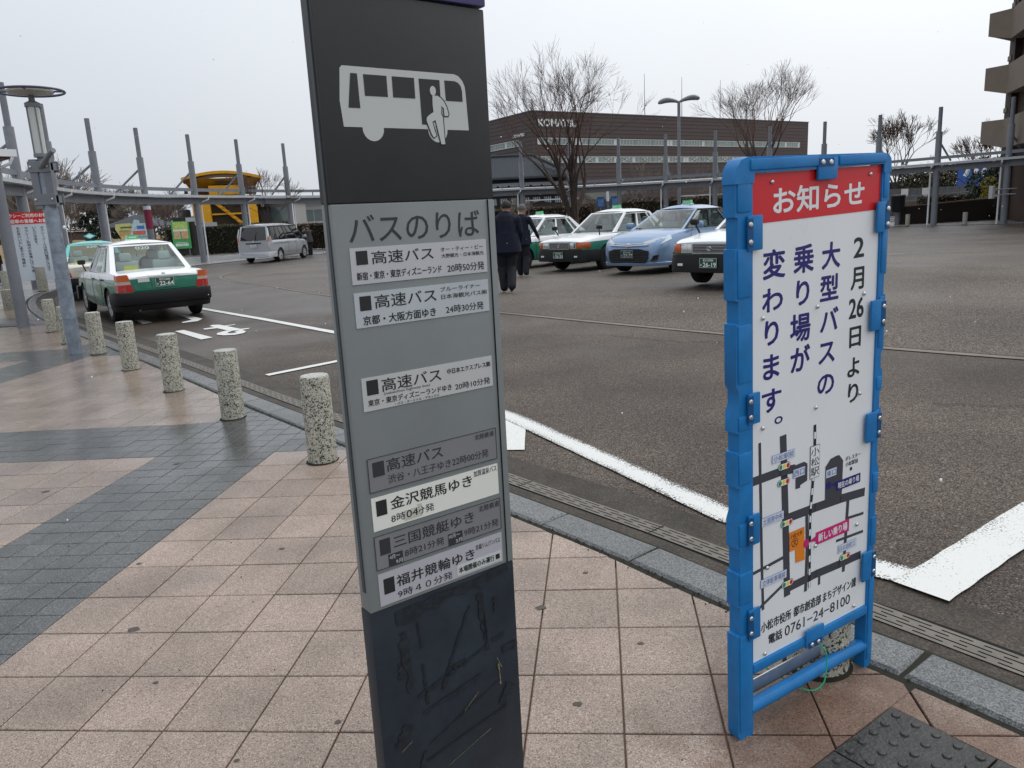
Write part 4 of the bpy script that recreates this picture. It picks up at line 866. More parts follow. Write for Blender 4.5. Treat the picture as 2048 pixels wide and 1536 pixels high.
def cabin(parent, g, paint, glass, rear_glass=None, sideglass=None):
    """pillars, roof and glazing from plan loops at belt and roof height"""
    zb, zr, zc = g['zb'], g['zr'], g['zc']; fb, ft, rb_, rt_ = g['fb'], g['ft'], g['rb'], g['rt']; yb, yt = g['yb'], g['yt']; rg = rear_glass or glass; sg_ = sideglass or glass
    fr_, bk_ = MB(), MB()
    def frame_quad(c, l, r, b, t, bul, gm, name, mt2=None, lip=.0035, fr_=fr_):
        """opaque border with a real opening and a pane in it"""
        nrm = Vector(bul).normalized() if Vector(bul).length else Vector((0, 0, 1))
        o_ = [Vector(p) for p in c]; i_ = [Vector(p) for p in inset(c, l, r, b, t)]
        for k in range(4):
            if (l, b)[0] == 0 and k == 3: continue
            q = [o_[k], o_[(k + 1) % 4], i_[(k + 1) % 4], i_[k]]; fr_.add([tuple(p) for p in q] + [tuple(p - nrm * .03) for p in q], [(0, 1, 2, 3), (7, 6, 5, 4), (2, 3, 7, 6), (0, 1, 5, 4)])
        # black seal then pane
        s1 = MB(); j_ = [Vector(p) for p in inset([tuple(p) for p in i_], .012, .012, .02, .02)]
        for k in range(4): s1.add([tuple(p + nrm * lip) for p in (i_[k], i_[(k + 1) % 4], j_[(k + 1) % 4], j_[k])], [(0, 1, 2, 3)])
        w_ = patch([tuple(p) for p in i_], 6, 4, tuple(Vector(bul)), 0).build(name, gm, parent, smooth=True); s1.build('seal', M['black'], w_)
        return w_
    xm = g['pillars']      # side window divisions at belt height, front to back
    yfb, yft, yrb, yrt = g.get('yfb', yb - .06), g.get('yft', yt - .02), g.get('yrb', yb - .05), g.get('yrt', yt - .02)
    frame_quad([(fb, -yfb, zb), (fb, yfb, zb), (ft, yft, zr), (ft, -yft, zr)], .05, .05, .02, .05, (g.get('bow', .10), 0, .01), glass, 'windscreen')
    frame_quad([(rb_, yrb, g.get('zrb', zb)), (rb_, -yrb, g.get('zrb', zb)), (rt_, -yrt, zr), (rt_, yrt, zr)], .07, .07, .03, .06, (-g.get('rbow', .06), 0, .01), rg, 'rear_window')
    for sd_ in (1, -1):
        B = lambda x: (x, sd_ * (yb if rb_ + .25 < x < fb - .25 else (yfb + (yb - yfb) * min(1, (fb - x) / .25) if x >= fb - .25 else yrb + (yb - yrb) * min(1, (x - rb_) / .25))), zb)
        def T_(x): 
            u = (x - rb_) / (fb - rb_); xt = rt_ + (ft - rt_) * u; return (xt, sd_ * (yt if .06 < u < .94 else yt - .02), zr - .004)
        xs = [fb] + xm + [rb_]
        for i in range(len(xs) - 1):
            c = [B(xs[i + 1]), B(xs[i]), T_(xs[i]), T_(xs[i + 1])]
            if False:
                fr_.add([tuple(p) for p in c], [(0, 1, 2, 3)]); continue
            l = .06; r = .06
            if i == 0: r = .10
            if i == len(xs) - 2: l = g.get('cpil', .34)
            frame_quad(c, l, r, .03, .09, (0, sd_ * .012, 0), sg_, 'side_window', fr_=(bk_ if g.get('black') and i < len(xs) - 1 else fr_))
        # drip rail / visor over the side glass
        vz = MB(); P = [T_(xs[0]), T_(xs[1]), T_(xs[-2])]; P = [T_(fb - (fb - rb_) * k / 10) for k in range(0, 9)]
        vz.tube([(p[0], p[1] + sd_ * .008, p[2] - .012) for p in P], .011, 6); vz.build('window_visor', M['black'], parent)
    # roof: domed grid
    m1 = MB(); NX, NY = 14, 10
    for i in range(NX + 1):
        u = i / NX; x = rt_ + (ft - rt_) * u - .0; 
        for j in range(NY + 1):
            v = j / NY * 2 - 1; yy_ = (yt - .0) * v; edge = 1 - abs(v) ** 4; ex = min(1, min(u, 1 - u) / .18); ex = ex * (2 - ex)
            if u in (0, 1): yy_ = yft * v if u == 1 else yrt * v
            m1.v.append((x, yy_, zr + (zc - zr) * (1 - v * v) * (.35 + .65 * ex) + (zc - zr) * .25 * ex * edge))
    for i in range(NX):
        for j in range(NY): k = i * (NY + 1) + j; m1.f.append([k, k + NY + 1, k + NY + 2, k + 1]); m1.m.append(0)
    m1.build('roof', paint, parent, smooth=True)
    fr_.build('pillars', paint, parent)
    if bk_.v: bk_.build('window_surround', M['black'], parent)
def seats(parent, rows, zs, cover=None):
    for x in rows:
        for y in (-.36, .36):
            m1 = MB(); m1.bbox((x, y, zs + .02), (.13, .46, .34), .05); m1.bbox((x - .02, y, zs + .27), (.09, .22, .16), .04); m1.build('seat', M['seat'], parent, smooth=True)
def plate_no(parent, pos, face, l1, l2, kana, bgm='plate_green', fg='wtext', w_=.33, h_=.165):
    """face: +1 looks along +x (front of the car), -1 along -x"""
    o = bpy.data.objects.new('number_plate', None)
    m1 = MB(); m1.bbox((0, 0, 0), (w_, .006, h_), .0025); m1.cur = 1
    for c, d in (((0, h_ / 2 - .006), (w_ - .012, .004)), ((0, -h_ / 2 + .006), (w_ - .012, .004)), ((-w_ / 2 + .006, 0), (.004, h_ - .012)), ((w_ / 2 - .006, 0), (.004, h_ - .012))): m1.box((c[0], -.0035, c[1]), (d[0], .001, d[1]))
    text(m1, l1, -w_ * .30, w_ * .30, .022, .066, -.0042, .02); text(m1, l2, -w_ * .29, w_ * .46, -.066, .008, -.0042, .03); text(m1, kana, -w_ * .44, -w_ * .345, -.05, -.018, -.0042, .02)
    o = m1.build('number_plate', [M[bgm], M[fg]], parent); o.location = pos; o.rotation_euler = (0, 0, radians(90) if face > 0 else radians(-90)); return o
def mirror(parent, x, y, z, mt, fender=False):
    m1 = MB(); sd_ = 1 if y > 0 else -1
    if fender: m1.tube([(x, y, z), (x + .07, y + sd_ * .03, z + .13)], .016, 8); m1.bbox((x + .08, y + sd_ * .05, z + .19), (.09, .16, .11), .04)
    else: m1.bbox((x, y + sd_ * .12, z + .05), (.12, .22, .14), .045); m1.bbox((x + .02, y + sd_ * .02, z - .01), (.08, .1, .04), .015)
    m1.build('wing_mirror', mt, parent, smooth=True)
def roof_lamp(parent, x, z, shape='box', mt='greenlamp'):
    m1 = MB()
    if shape == 'box': 
        m1.prism([(-.12, 0), (.12, 0), (.10, .095), (-.10, .095)], lambda a, b: (x + .055, a, z + b + .015), lambda a, b: (x - .055, a, z + b + .015)); m1.cur = 1; m1.bbox((x, 0, z + .01), (.13, .28, .02), .006); m1.box((x + .057, 0, z + .062), (.003, .15, .012)); m1.box((x - .057, 0, z + .062), (.003, .15, .012))
        for k in range(-3, 4): m1.box((x + .0565, k * .03, z + .06), (.003, .004, .07)); m1.box((x - .0565, k * .03, z + .06), (.003, .004, .07))
    elif shape == 'diamond':
        m1.prism([(-.17, .14), (0, .05), (.17, .14), (0, .23)], lambda a, b: (x + .04, a, z + b), lambda a, b: (x - .04, a, z + b)); m1.cur = 1; m1.prism([(-.11, .14), (0, .08), (.11, .14), (0, .2)], lambda a, b: (x - .043, a, z + b), None); m1.cur = 2; m1.bbox((x, 0, z + .03), (.12, .24, .06), .01)
    m1.build('roof_lamp', [M[mt], M['wtext'], M['black']], parent, smooth=False)

# --- boxy white and green taxi saloon
TST = [(-2.30, .70, .40, .84, .875), (-2.26, .77, .36, .88, .91), (-2.05, .815, .30, .91, .95), (-1.40, .842, .25, .925, .975), (-.5, .8475, .23, .92, .96), (.5, .8475, .23, .91, .955), (1.0, .842, .24, .90, .95), (1.6, .828, .26, .865, .91), (2.1, .80, .28, .80, .85), (2.24, .765, .31, .765, .81), (2.29, .71, .36, .745, .78)]
def taxi(name, label, loc, rz, nums, numpl, wheels='cap', rear=True, front=True, lampshape='box', paint='taxi', driver=False, cat='taxi', group=None, zoff=0.0):
    t = empty(name, (loc[0], loc[1], hgt(*loc) + RZ + zoff), radians(rz)); tag(t, label, cat, group); pm = M[paint]
    loft_body(TST, (-1.34, 1.40), .362, pm, t, (-1.25, .9))
    cabin(t, dict(zb=.93, zr=1.435, zc=1.505, fb=1.0, ft=.28, rb=-1.42, rt=-.80, yb=.795, yt=.60, pillars=[.02, -.86], cpil=.5, bow=.09, rbow=.07), pm, M['glass'])
    for x, st_ in ((1.40, wheels), (-1.34, 'alloy' if wheels == 'cap' else wheels)):
        for y in (-.735, .735): wheel(t, x, y, style=st_)
    seats(t, (-.05, -.95), .93)
    m1 = MB(); m1.bbox((.80, 0, .96), (.28, 1.30, .08), .03); m1.lathe([(.17, 0), (.185, .012), (.17, .024), (.16, .012)], 20, (.52, -.36, 1.0), Matrix.Rotation(radians(70), 3, 'Y')); m1.build('dashboard', M['trim'], t, smooth=True)
    bf = [(1.84, .862), (2.12, .845), (2.27, .78), (2.34, .62), (2.365, .3), (2.37, 0), (2.365, -.3), (2.34, -.62), (2.27, -.78), (2.12, -.845), (1.84, -.862)]
    strip(t, 'front_bumper', [(a - .05, b * .97) for a, b in bf], .27, .565, .055, M['bump'], .012)
    strip(t, 'rear_bumper', [(-a + .05 - .0, b * .97) for a, b in bf[::-1]], .36, .585, .055, M['bump'], .0)
    strip(t, 'rear_valance', [(-a + .09, b * .95) for a, b in bf[::-1]], .24, .355, .04, M['bump'], -.02)
    if front:
        m1 = MB(); m1.box((2.325, 0, .665), (.02, .66, .16)); m1.cur = 1
        for k in range(6): m1.box((2.338, 0, .603 + k * .0245), (.012, .63, .007))
        for c, d in (((0, .745), (.66, .012)), ((0, .587), (.66, .010)), ((-.325, .666), (.012, .165)), ((.325, .666), (.012, .165))): m1.box((2.34, c[0], c[1]), (.014, d[0], d[1]))
        R_ = Matrix.Rotation(radians(90), 3, 'Y'); m1.cur = 1
        for k in range(16):
            a, b = k * pi / 8, (k + 1) * pi / 8
            for ra, rb2 in ((.042, .030), (.018, .030)): m1.tube([(2.352, ra * cos(a), .668 + rb2 * sin(a)), (2.352, ra * cos(b), .668 + rb2 * sin(b))], .004, 5)
        m1.build('grille', [M['black'], M['chrome']], t)
        for sd_ in (1, -1):
            m1 = MB(); m1.bbox((2.318, sd_ * .455, .668), (.03, .215, .15), .012); m1.cur = 1; m1.bbox((2.332, sd_ * .455, .668), (.006, .19, .125), .003); m1.cur = 0
            for k in range(5): m1.box((2.336, sd_ * (.375 + k * .04), .668), (.004, .003, .12))
            m1.build('headlight', [M['lampclear'], M['lampbowl']], t, smooth=True)
            pth = [(2.335, .565), (2.325, .64), (2.28, .715), (2.20, .765), (2.08, .797)]; pth = [(a - .01, b) for a, b in pth] if sd_ > 0 else [(a - .01, -b) for a, b in pth[::-1]]
            strip(t, 'indicator', pth[::-1] if sd_ > 0 else pth[::-1], .595, .742, .02 if False else -.0 + .02, M['amber'])
            m1 = MB(); m1.bbox((2.36, sd_ * .56, .40), (.02, .10, .045), .01); m1.build('fog_lamp', M['lampclear'], t, smooth=True)
        plate_no(t, (2.385, 0, .435), 1, *nums[:2], nums[2])
    for sd_ in (1, -1):
        m1 = MB(); X0 = -2.285
        for k, (z0, z1, c_) in enumerate(((.79, .905, 0), (.735, .79, 1), (.60, .735, 2))):
            m1.cur = c_; zz = lambda z: .70 + (.90 - z) * .16
            P0 = [(X0 - .022, sd_ * (.60 - (.9 - z0) * .22 + .02), z0), (X0 - .022, sd_ * (.60 - (.9 - z1) * .22 + .02), z1), (X0 - .012, sd_ * .745, z1), (X0 - .012, sd_ * .745, z0)]
            P1 = [(X0 - .012, sd_ * .745, z0), (X0 - .012, sd_ * .745, z1), (X0 + .05, sd_ * .80, z1), (X0 + .05, sd_ * .80, z0)]; P2 = [P1[3], P1[2], (X0 + .16, sd_ * .822, z1), (X0 + .13, sd_ * .822, z0)]
            for P in (P0, P1, P2): m1.add(P, [(0, 1, 2, 3)])
            top = [P0[0], P0[1], (X0 + .05, P0[1][1], P0[1][2]), (X0 + .05, P0[0][1], P0[0][2])]; m1.add(top, [(0, 1, 2, 3)])
        m1.add([(X0 - .022, sd_ * .62, .905), (X0 - .012, sd_ * .745, .905), (X0 + .05, sd_ * .80, .905), (X0 + .16, sd_ * .822, .905), (X0 + .1, sd_ * .62, .915)], [(0, 1, 2, 3, 4)])
        m1.build('tail_light', [M['amber'], M['clearlens'], M['redlens']], t)
        m1 = MB()
        for x in (-.15, -1.0): m1.bbox((x, sd_ * .852, .80), (.12, .02, .035), .008)
        m1.build('door_handle', M['black'], t, smooth=True)
        m1 = MB()
        for x in (.96, .02, -.86): m1.box((x, sd_ * .8485, .58), (.006, .004, .60))
        m1.build('door_gap', M['void'], t)
        mirror(t, 1.55, sd_ * .70, .90, M['black'], True)
    if rear:
        m1 = MB()
        m1.box((-2.302, 0, .60), (.006, 1.1, .008)); m1.build('boot_gap', M['void'], t)
        m1 = MB(); m1.bbox((-2.302, 0, .735), (.02, .46, .21), .01); m1.build('plate_recess', pm, t, smooth=True)
        m1 = MB(); m1.bbox((-2.32, 0, .862), (.03, .52, .035), .008); m1.build('boot_handle', M['taxi'] if paint == 'taxi' else pm, t, smooth=True)
        plate_no(t, (-2.316, 0, .745), -1, *nums[:2], nums[2])
        m1 = MB(); m1.box((-2.309, .36, .80), (.004, .20, .075)); m1.build('sticker', M['sticker'], t)
        m1 = MB(); m1.tube([(-2.28, 0, .885), (-2.27, .0, .91)], .03, 12); m1.build('badge', M['chrome'], t)
        m1 = MB(); text(m1, numpl, -.13, .13, 0, .085, 0, .03); o = m1.build('window_number', M['wtext'], t); o.location = (-.905, 0, 1.335); o.rotation_euler = (radians(-46), 0, radians(-90))
        m1 = MB(); m1.lathe([(.024, -.1), (.024, .1)], 10, (-2.25, .5, .25), Matrix.Rotation(radians(90), 3, 'Y')); m1.build('exhaust_pipe', M['steel_dark'], t)
        m1 = MB(); m1.box((-1.3, .35, .985), (.06, .24, .11)); m1.build('window_card', M['yellowp'], t)
    m1 = MB(); m1.tube([(1.03, -.55, .965), (.98, -.1, .985), (.93, .1, .99)], .008, 5); m1.tube([(1.03, .1, .965), (.98, .45, .975), (.95, .62, .98)], .008, 5); m1.build('wiper', M['black'], t)
    roof_lamp(t, -.1 if lampshape == 'box' else -.2, 1.515, lampshape, 'greenlamp' if lampshape == 'box' else 'teal_lamp')
    if driver:
        m1 = MB(); m1.lathe([(.20, 0), (.24, .12), (.20, .27), (.08, .33), (.06, .36)], 14, (.12, -.37, .72)); m1.lathe([(.05, 0), (.095, .06), (.105, .13), (.085, .2), (.02, .24)], 14, (.12, -.37, 1.07)); d = m1.build('driver', M['hair'], None, smooth=True); d.name = 'person'; d.matrix_world = Matrix.Translation(t.location) @ Matrix.Rotation(radians(rz), 4, 'Z'); tag(d, 'dark silhouette of a driver seen through the taxi rear window', 'person')
    return t
M['teal_lamp'] = mat('teal_lamp_lens', (.03, .36, .36), .15, coat=1)
GT = 'white and green taxis at the station'
taxi('taxi', 'white over green taxi seen from behind with number 22-64, beside the lamp post', (-7.78, 16.32), 126.9, ('石川500', '22-64', 'あ'), '020', driver=True, group=GT, zoff=.02, front=False)
taxi('taxi', 'teal roofed cream taxi with diamond roof lamp, ahead of taxi 22-64', (-11.95, 22.6), 118, ('石川500', '32-10', 'あ'), '220', lampshape='diamond', paint='teal', front=False)
taxi('taxi', 'white and green taxi plated 26-33, next to the light blue car', (3.03, 21.36), -135.3, ('石川500', '26-33', 'あ'), '020', 'steel', rear=False, group=GT)
taxi('taxi', 'white and green taxi plated 26-19, half hidden by the blue notice sign', (5.08, 14.37), -137, ('石川500', '26-19', 'あ'), '020', 'cap', rear=False, group=GT)
taxi('taxi', 'white and green taxi behind the two men, leftmost of the parked row', (1.02, 23.6), -137, ('石川500', '26-05', 'あ'), '020', 'alloy', rear=False, group=GT)

# --- light blue saloon
t = empty('parked_car', (4.27, 18.73, hgt(4.27, 18.73) + RZ), radians(-135.1)); tag(t, 'light blue saloon taxi plated 27-77 with wide black grille between two white taxis', 'car'); pm = M['bluecar']
BST = [(-2.18, .62, .38, .86, .90), (-2.1, .74, .32, .90, .96), (-1.8, .81, .26, .94, 1.0), (-1.2, .84, .23, .95, 1.0), (-.3, .845, .21, .94, .98), (.6, .845, .21, .93, .98), (1.05, .842, .22, .925, .975), (1.45, .835, .22, .885, .94), (1.75, .81, .22, .82, .885), (1.95, .775, .23, .75, .82), (2.08, .71, .24, .68, .74), (2.16, .62, .26, .60, .66), (2.19, .5, .29, .53, .57)]
loft_body(BST, (-1.28, 1.32), .35, pm, t, (-1.35, .95))
cabin(t, dict(zb=.94, zr=1.375, zc=1.45, fb=1.08, ft=.22, rb=-1.55, rt=-.85, yb=.79, yt=.57, pillars=[-.0, -.86], cpil=.45, black=True, bow=.12, rbow=.08), pm, M['glass'])
for x in (1.32, -1.28):
    for y in (-.735, .735): wheel(t, x, y, .305, .185, 'alloy')
seats(t, (-.1, -.95), .92); m1 = MB(); m1.bbox((.85, 0, .96), (.3, 1.3, .09), .03); m1.build('dashboard', M['trim'], t, smooth=True)
m1 = MB(); FP = [(-.62, .52), (-.50, .285), (.50, .285), (.62, .52), (.40, .565), (-.40, .565)]
bend = lambda y: 2.222 - .26 * (max(0, abs(y) - .38) / .27) ** 2 * .55
gw = lambda z: .47 + .17 * min(1, max(0, (z - .27) / .22)) if z < .50 else .64 - .30 * (z - .50) / .07
NG = 16; zg = [.268 + .302 * k / 8 for k in range(9)]
for z in zg:
    for q in range(NG + 1): y = gw(z) * (2 * q / NG - 1); m1.v.append((bend(y) + .010, y, z))
for k in range(8):
    for q in range(NG): m1.f.append([k * (NG + 1) + q, k * (NG + 1) + q + 1, (k + 1) * (NG + 1) + q + 1, (k + 1) * (NG + 1) + q]); m1.m.append(0)
for sd_ in (1, -1):
    m1.add([(2.20, sd_ * .60, .30), (2.10, sd_ * .72, .33), (2.07, sd_ * .745, .44), (2.17, sd_ * .655, .42)], [(0, 1, 2, 3)])
m1.cur = 1
for k in range(7):
    z = .30 + k * .036; yw = gw(z) - .02
    m1.tube([(bend(y) + .022, y, z) for y in [yw * q / 5 for q in range(-5, 6)]], .006, 5)
m1.build('lower_grille', [M['black'], M['steel_dark']], t)
m1 = MB(); m1.tube([(bend(y * .9) - .015 - .02 * abs(y), y, .63 + .05 * abs(y)) for y in [.52 * q / 5 for q in range(-5, 6)]], [.014] * 11, 6); m1.tube([(bend(y * .9) - .03 - .02 * abs(y), y, .665 + .06 * abs(y)) for y in [.52 * q / 5 for q in range(-5, 6)]], [.009] * 11, 6); m1.build('upper_grille', M['chrome'], t, smooth=True)
m1 = MB(); m1.lathe([(.055, 0), (.055, .012), (.03, .02), (.002, .022)], 18, (2.19, 0, .645), Matrix.Rotation(radians(90), 3, 'Y')); m1.build('badge', M['chrome'], t, smooth=True)
strip(t, 'front_bumper', [(1.72, .80), (1.92, .765), (2.08, .66), (2.16, .48), (2.19, .2), (2.195, 0), (2.19, -.2), (2.16, -.48), (2.08, -.66), (1.92, -.765), (1.72, -.80)][::1], .20, .275, .03, pm, -.01)
for sd_ in (1, -1):
    m1 = MB(); P = [(2.135, .40, .615), (2.08, .60, .62), (1.93, .745, .67), (1.70, .818, .765), (1.68, .80, .815), (1.83, .69, .80), (2.0, .56, .765), (2.115, .38, .70)]
    P = [(a + .035 * (1 if b < .75 else .2), sd_ * b * (1.025 if b < .75 else 1.005), c + (.012 if b < .75 else -.008)) for a, b, c in P]; m1.add(P, [(0, 1, 6, 7), (1, 2, 5, 6), (2, 3, 4, 5)]); m1.cur = 1
    for q in ((2.10, .53, .675, .038), (1.98, .65, .72, .045)): m1.lathe([(q[3], -.02), (q[3], .012), (.004, .02)], 14, (q[0], sd_ * q[1], q[2]), Matrix.Rotation(radians(80), 3, 'Y'))
    m1.build('headlight', [M['lampclear'], M['chrome']], t, smooth=True)
    m1 = MB(); m1.lathe([(.06, -.03), (.06, .012), (.03, .0)], 14, (2.02, sd_ * .66, .36), Matrix.Rotation(radians(65 * 1), 3, 'Y')); m1.build('fog_lamp', M['black'], t)
    mirror(t, .78, sd_ * .82, .98, pm); m1 = MB()
    for x in (.95, 0, -.86): m1.box((x, sd_ * .8465, .60), (.005, .004, .58))
    m1.build('door_gap', M['void'], t); m1 = MB(); m1.bbox((-.15, sd_ * .853, .82), (.18, .02, .03), .008); m1.bbox((-1.0, sd_ * .853, .82), (.18, .02, .03), .008); m1.build('door_handle', pm, t, smooth=True)
plate_no(t, (2.235, 0, .46), 1, '石川500', '27-77', 'あ'); roof_lamp(t, -.25, 1.47)
m1 = MB(); m1.tube([(1.1, -.55, .975), (1.06, .1, 1.0)], .008, 5); m1.build('wiper', M['black'], t)

# --- silver people carrier, and the white van beyond it
def minivan(name, label, loc, rz, paint, plate_txt, L=2.36, H=1.82, glass='glass_dark'):
    t = empty(name, (loc[0], loc[1], hgt(*loc) + RZ), radians(rz)); tag(t, label, 'van'); pm = M[paint]
    st_ = [(-L, .76, .36, 1.02, 1.04), (-L + .05, .82, .30, 1.06, 1.08), (-1.6, .86, .26, 1.07, 1.10), (0, .865, .24, 1.06, 1.09), (1.0, .862, .24, 1.02, 1.07), (1.6, .85, .25, .97, 1.03), (1.95, .81, .27, .88, .95), (2.2, .72, .30, .75, .82), (2.33, .58, .34, .62, .68)]
    loft_body(st_, (-1.36, 1.42), .37, pm, t, (-2.2, 1.5))
    cabin(t, dict(zb=1.05, zr=H - .09, zc=H, fb=1.78, ft=.80, rb=-L + .0, rt=-L + .20, yb=.825, yt=.70, pillars=[.75, -.45, -1.55], cpil=.22, black=True, bow=.10, rbow=.04), pm, M['glass'] if glass == 'glass' else M['glass_dark'])
    for x in (1.42, -1.36):
        for y in (-.755, .755): wheel(t, x, y, .318, .195, 'ten')
    strip(t, 'rear_bumper', [(-1.8, -.86), (-2.2, -.84), (-2.36, -.74), (-2.4, -.4), (-2.41, 0), (-2.4, .4), (-2.36, .74), (-2.2, .84), (-1.8, .86)][::1], .26, .52, .04, pm, .01)
    for sd_ in (1, -1):
        m1 = MB(); m1.cur = 0; X = -L - .012
        m1.add([(X, sd_ * .70, .98), (X + .02, sd_ * .80, .98), (X + .05, sd_ * .82, 1.25), (X + .03, sd_ * .74, 1.25)], [(0, 1, 2, 3)]); m1.add([(X + .02, sd_ * .80, .98), (X + .24, sd_ * .86, .98), (X + .14, sd_ * .845, 1.25), (X + .05, sd_ * .82, 1.25)], [(0, 1, 2, 3)])
        m1.cur = 1; m1.add([(X + .03, sd_ * .74, 1.25), (X + .05, sd_ * .82, 1.25), (X + .14, sd_ * .745, 1.62), (X + .13, sd_ * .70, 1.62)], [(0, 1, 2, 3)]); m1.cur = 2
        m1.add([(X - .004, sd_ * .71, 1.04), (X + .016, sd_ * .80, 1.04), (X + .04, sd_ * .818, 1.18), (X + .02, sd_ * .735, 1.18)], [(0, 1, 2, 3)]); m1.build('tail_light', [M['clearlens'], M['lampclear'], M['amber']], t)
        m1 = MB()
        for x in (1.35, .45, -.45): m1.box((x, sd_ * .8665, .68), (.005, .004, .66))
        m1.box((-1.2, sd_ * .868, .90), (1.5, .006, .012)); m1.build('door_gap', M['void'], t); mirror(t, 1.35, sd_ * .83, 1.08, pm)
        m1 = MB(); m1.bbox((.3, sd_ * .873, .93), (.18, .02, .03), .008); m1.bbox((-.3, sd_ * .873, .93), (.18, .02, .03), .008); m1.build('door_handle', M['chrome'], t, smooth=True)
    m1 = MB(); m1.bbox((-L - .014, 0, .93), (.03, .78, .05), .012); m1.build('tailgate_trim', M['black'], t, smooth=True); m1 = MB(); m1.lathe([(.05, 0), (.05, .01), (.01, .014)], 16, (-L - .01, 0, 1.0), Matrix.Rotation(radians(-90), 3, 'Y')); m1.build('badge', M['chrome'], t)
    m1 = MB(); m1.tube([(-L - .02, .0, 1.07), (-L + .01, .1, 1.16), (-L + .03, .35, 1.22)], .01, 5); m1.build('wiper', M['black'], t)
    if plate_txt: plate_no(t, (-L - .03, 0, .80), -1, '石川500', plate_txt, 'あ', 'plate_wht', 'ink')
    return t
minivan('parked_van', 'silver people carrier with dark tinted rear window, seen from behind', (-11.54, 39.41), 80.4, 'silver', '44-05')
minivan('parked_van', 'white van mostly hidden behind the bus stop pylon', (-7.35, 43.2), 80, 'whitecar', '', glass='glass')

# ------------------------------------------------------------------ covered walkway round the plaza
def rod(mb, a, b, r, n=6): mb.tube([a, b], r, n)
CW = empty('walkway_canopy', (-16.2, 41.3, 0)); tag(CW, 'grey steel covered walkway with tall masts curving round the plaza', 'canopy')
PC = Vector((-16.2, 41.3, 0))
PX = [(-14.6, 21.6), (-15.66, 25.81), (-16.93, 30.08), (-17.39, 34.18), (-17.07, 37.87), (-16.02, 41.3), (-14.65, 44.6), (-12.97, 47.92), (-10.4, 50.2), (-7.2, 51.9), (-3.9, 52.6), (-1.2, 52.4), (1.31, 51.7), (4.54, 52.3), (7.7, 51.9), (10.51, 50.6), (13.34, 49.35), (16.19, 47.81), (18.83, 46.2), (21.0, 44.06), (22.98, 41.63), (24.99, 38.9), (26.3, 36.2)]
def zt(i): return 6.5 - .5 * min(1, max(0, (i - 7) / 11))
CC = Vector((4, 30, 0)); sideP = []
for i, (x, y) in enumerate(PX):
    h_ = zt(i); L = Vector((x, y, 0)) - PC; a = Vector(PX[max(i - 1, 0)]); b = Vector(PX[min(i + 1, len(PX) - 1)]); t_ = (b - a).normalized(); out_ = Vector((-t_.y, t_.x, 0))
    if out_.dot(Vector((x, y, 0)) - CC) < 0: out_ = -out_
    sideP.append((Vector((x, y, 0)), out_)); k_ = h_ / 6.5
    if i in (0, len(PX) - 1): continue
    m1 = MB(); m1.lathe([(.155, -.3), (.155, 5.15 * k_), (.15, 5.17 * k_)], 14, L); m1.lathe([(.10, 5.0 * k_), (.10, h_), (.09, h_ + .005)], 12, L); p = m1.build('post', M['post'], CW, smooth=True)
    m1 = MB(); zz = 4.62 * k_; rod(m1, L + Vector((0, 0, zz)) + out_ * .12, L + out_ * 1.55 + Vector((0, 0, 3.62 * k_)), .05, 8); m1.build('brace', M['post'], CW, smooth=True)
    if i % 2 == 1 or i in (2, 6, 12, 16, 20):
        m1 = MB(); q = L - out_ * .05 + t_.to_3d() * .30 if x < 0 else L - out_ * .05 - t_.to_3d() * .30
        m1.tube([q + Vector((0, 0, 3.1 * k_)), q + Vector((0, 0, .0))], .045, 8); m1.tube([q + Vector((0, 0, 3.1 * k_)), q - out_ * .35 + t_.to_3d() * .2 + Vector((0, 0, 3.25 * k_)), q - out_ * .35 + t_.to_3d() * .2 + Vector((0, 0, 3.42 * k_))], .045, 8); m1.build('downpipe', M['white_metal'], CW, smooth=True)
    if i == 4: m1 = MB(); m1.lathe([(.17, 1.85), (.17, 2.75)], 14, L); m1.cur = 1; m1.lathe([(.172, 2.75), (.172, 2.92)], 14, L); m1.build('banner_wrap', [mat('maroon', (.20, .02, .05), .5), M['white_metal']], p, smooth=True)
ring = catmull([p for p, o in sideP], 4); outs = []
for i in range(len(ring)):
    t_ = (ring[min(i + 1, len(ring) - 1)] - ring[max(i - 1, 0)]).normalized(); o_ = Vector((-t_.y, t_.x, 0)); outs.append(o_ if o_.dot(ring[i] - CC) > 0 else -o_)
def sweep(name, prof, mt, smooth=False, i0=0, i1=None):
    m1 = MB(); n = len(prof); R_ = range(i0, i1 or len(ring)); N = len(R_)
    for i in R_:
        k_ = zt(i / 4) / 6.5
        for d, z in prof: q = ring[i] - PC + outs[i] * d; m1.v.append((q.x, q.y, z * k_))
    for i in range(N - 1):
        for k in range(n): m1.f.append([i * n + k, i * n + (k + 1) % n, (i + 1) * n + (k + 1) % n, (i + 1) * n + k]); m1.m.append(0)
    return m1.build(name, mt, CW, smooth=smooth, fix=True)
sweep('fascia_beam', [(-.12, 3.0), (.12, 3.0), (.12, 3.32), (-.12, 3.32)], M['post'])
sweep('gutter_edge', [(-.42, 3.33), (-.1, 3.33), (-.1, 3.45), (-.42, 3.45)], M['postw'])
sweep('upper_rail', [(-.06, 3.66), (.06, 3.66), (.06, 3.82), (-.06, 3.82)], M['post'])
sweep('roof_sheet', [(-.1, 3.40), (2.7, 3.55), (2.7, 3.60), (-.1, 3.45)], M['postw'])
m1 = MB()
for i in range(2, len(ring) - 1, 2):
    k_ = zt(i / 4) / 6.5; q = ring[i] - PC; m1.tube([q + Vector((0, 0, 3.45 * k_)), q + Vector((0, 0, 3.66 * k_))], .035, 6)
m1.build('rail_stubs', M['post'], CW)['kind'] = 'stuff'
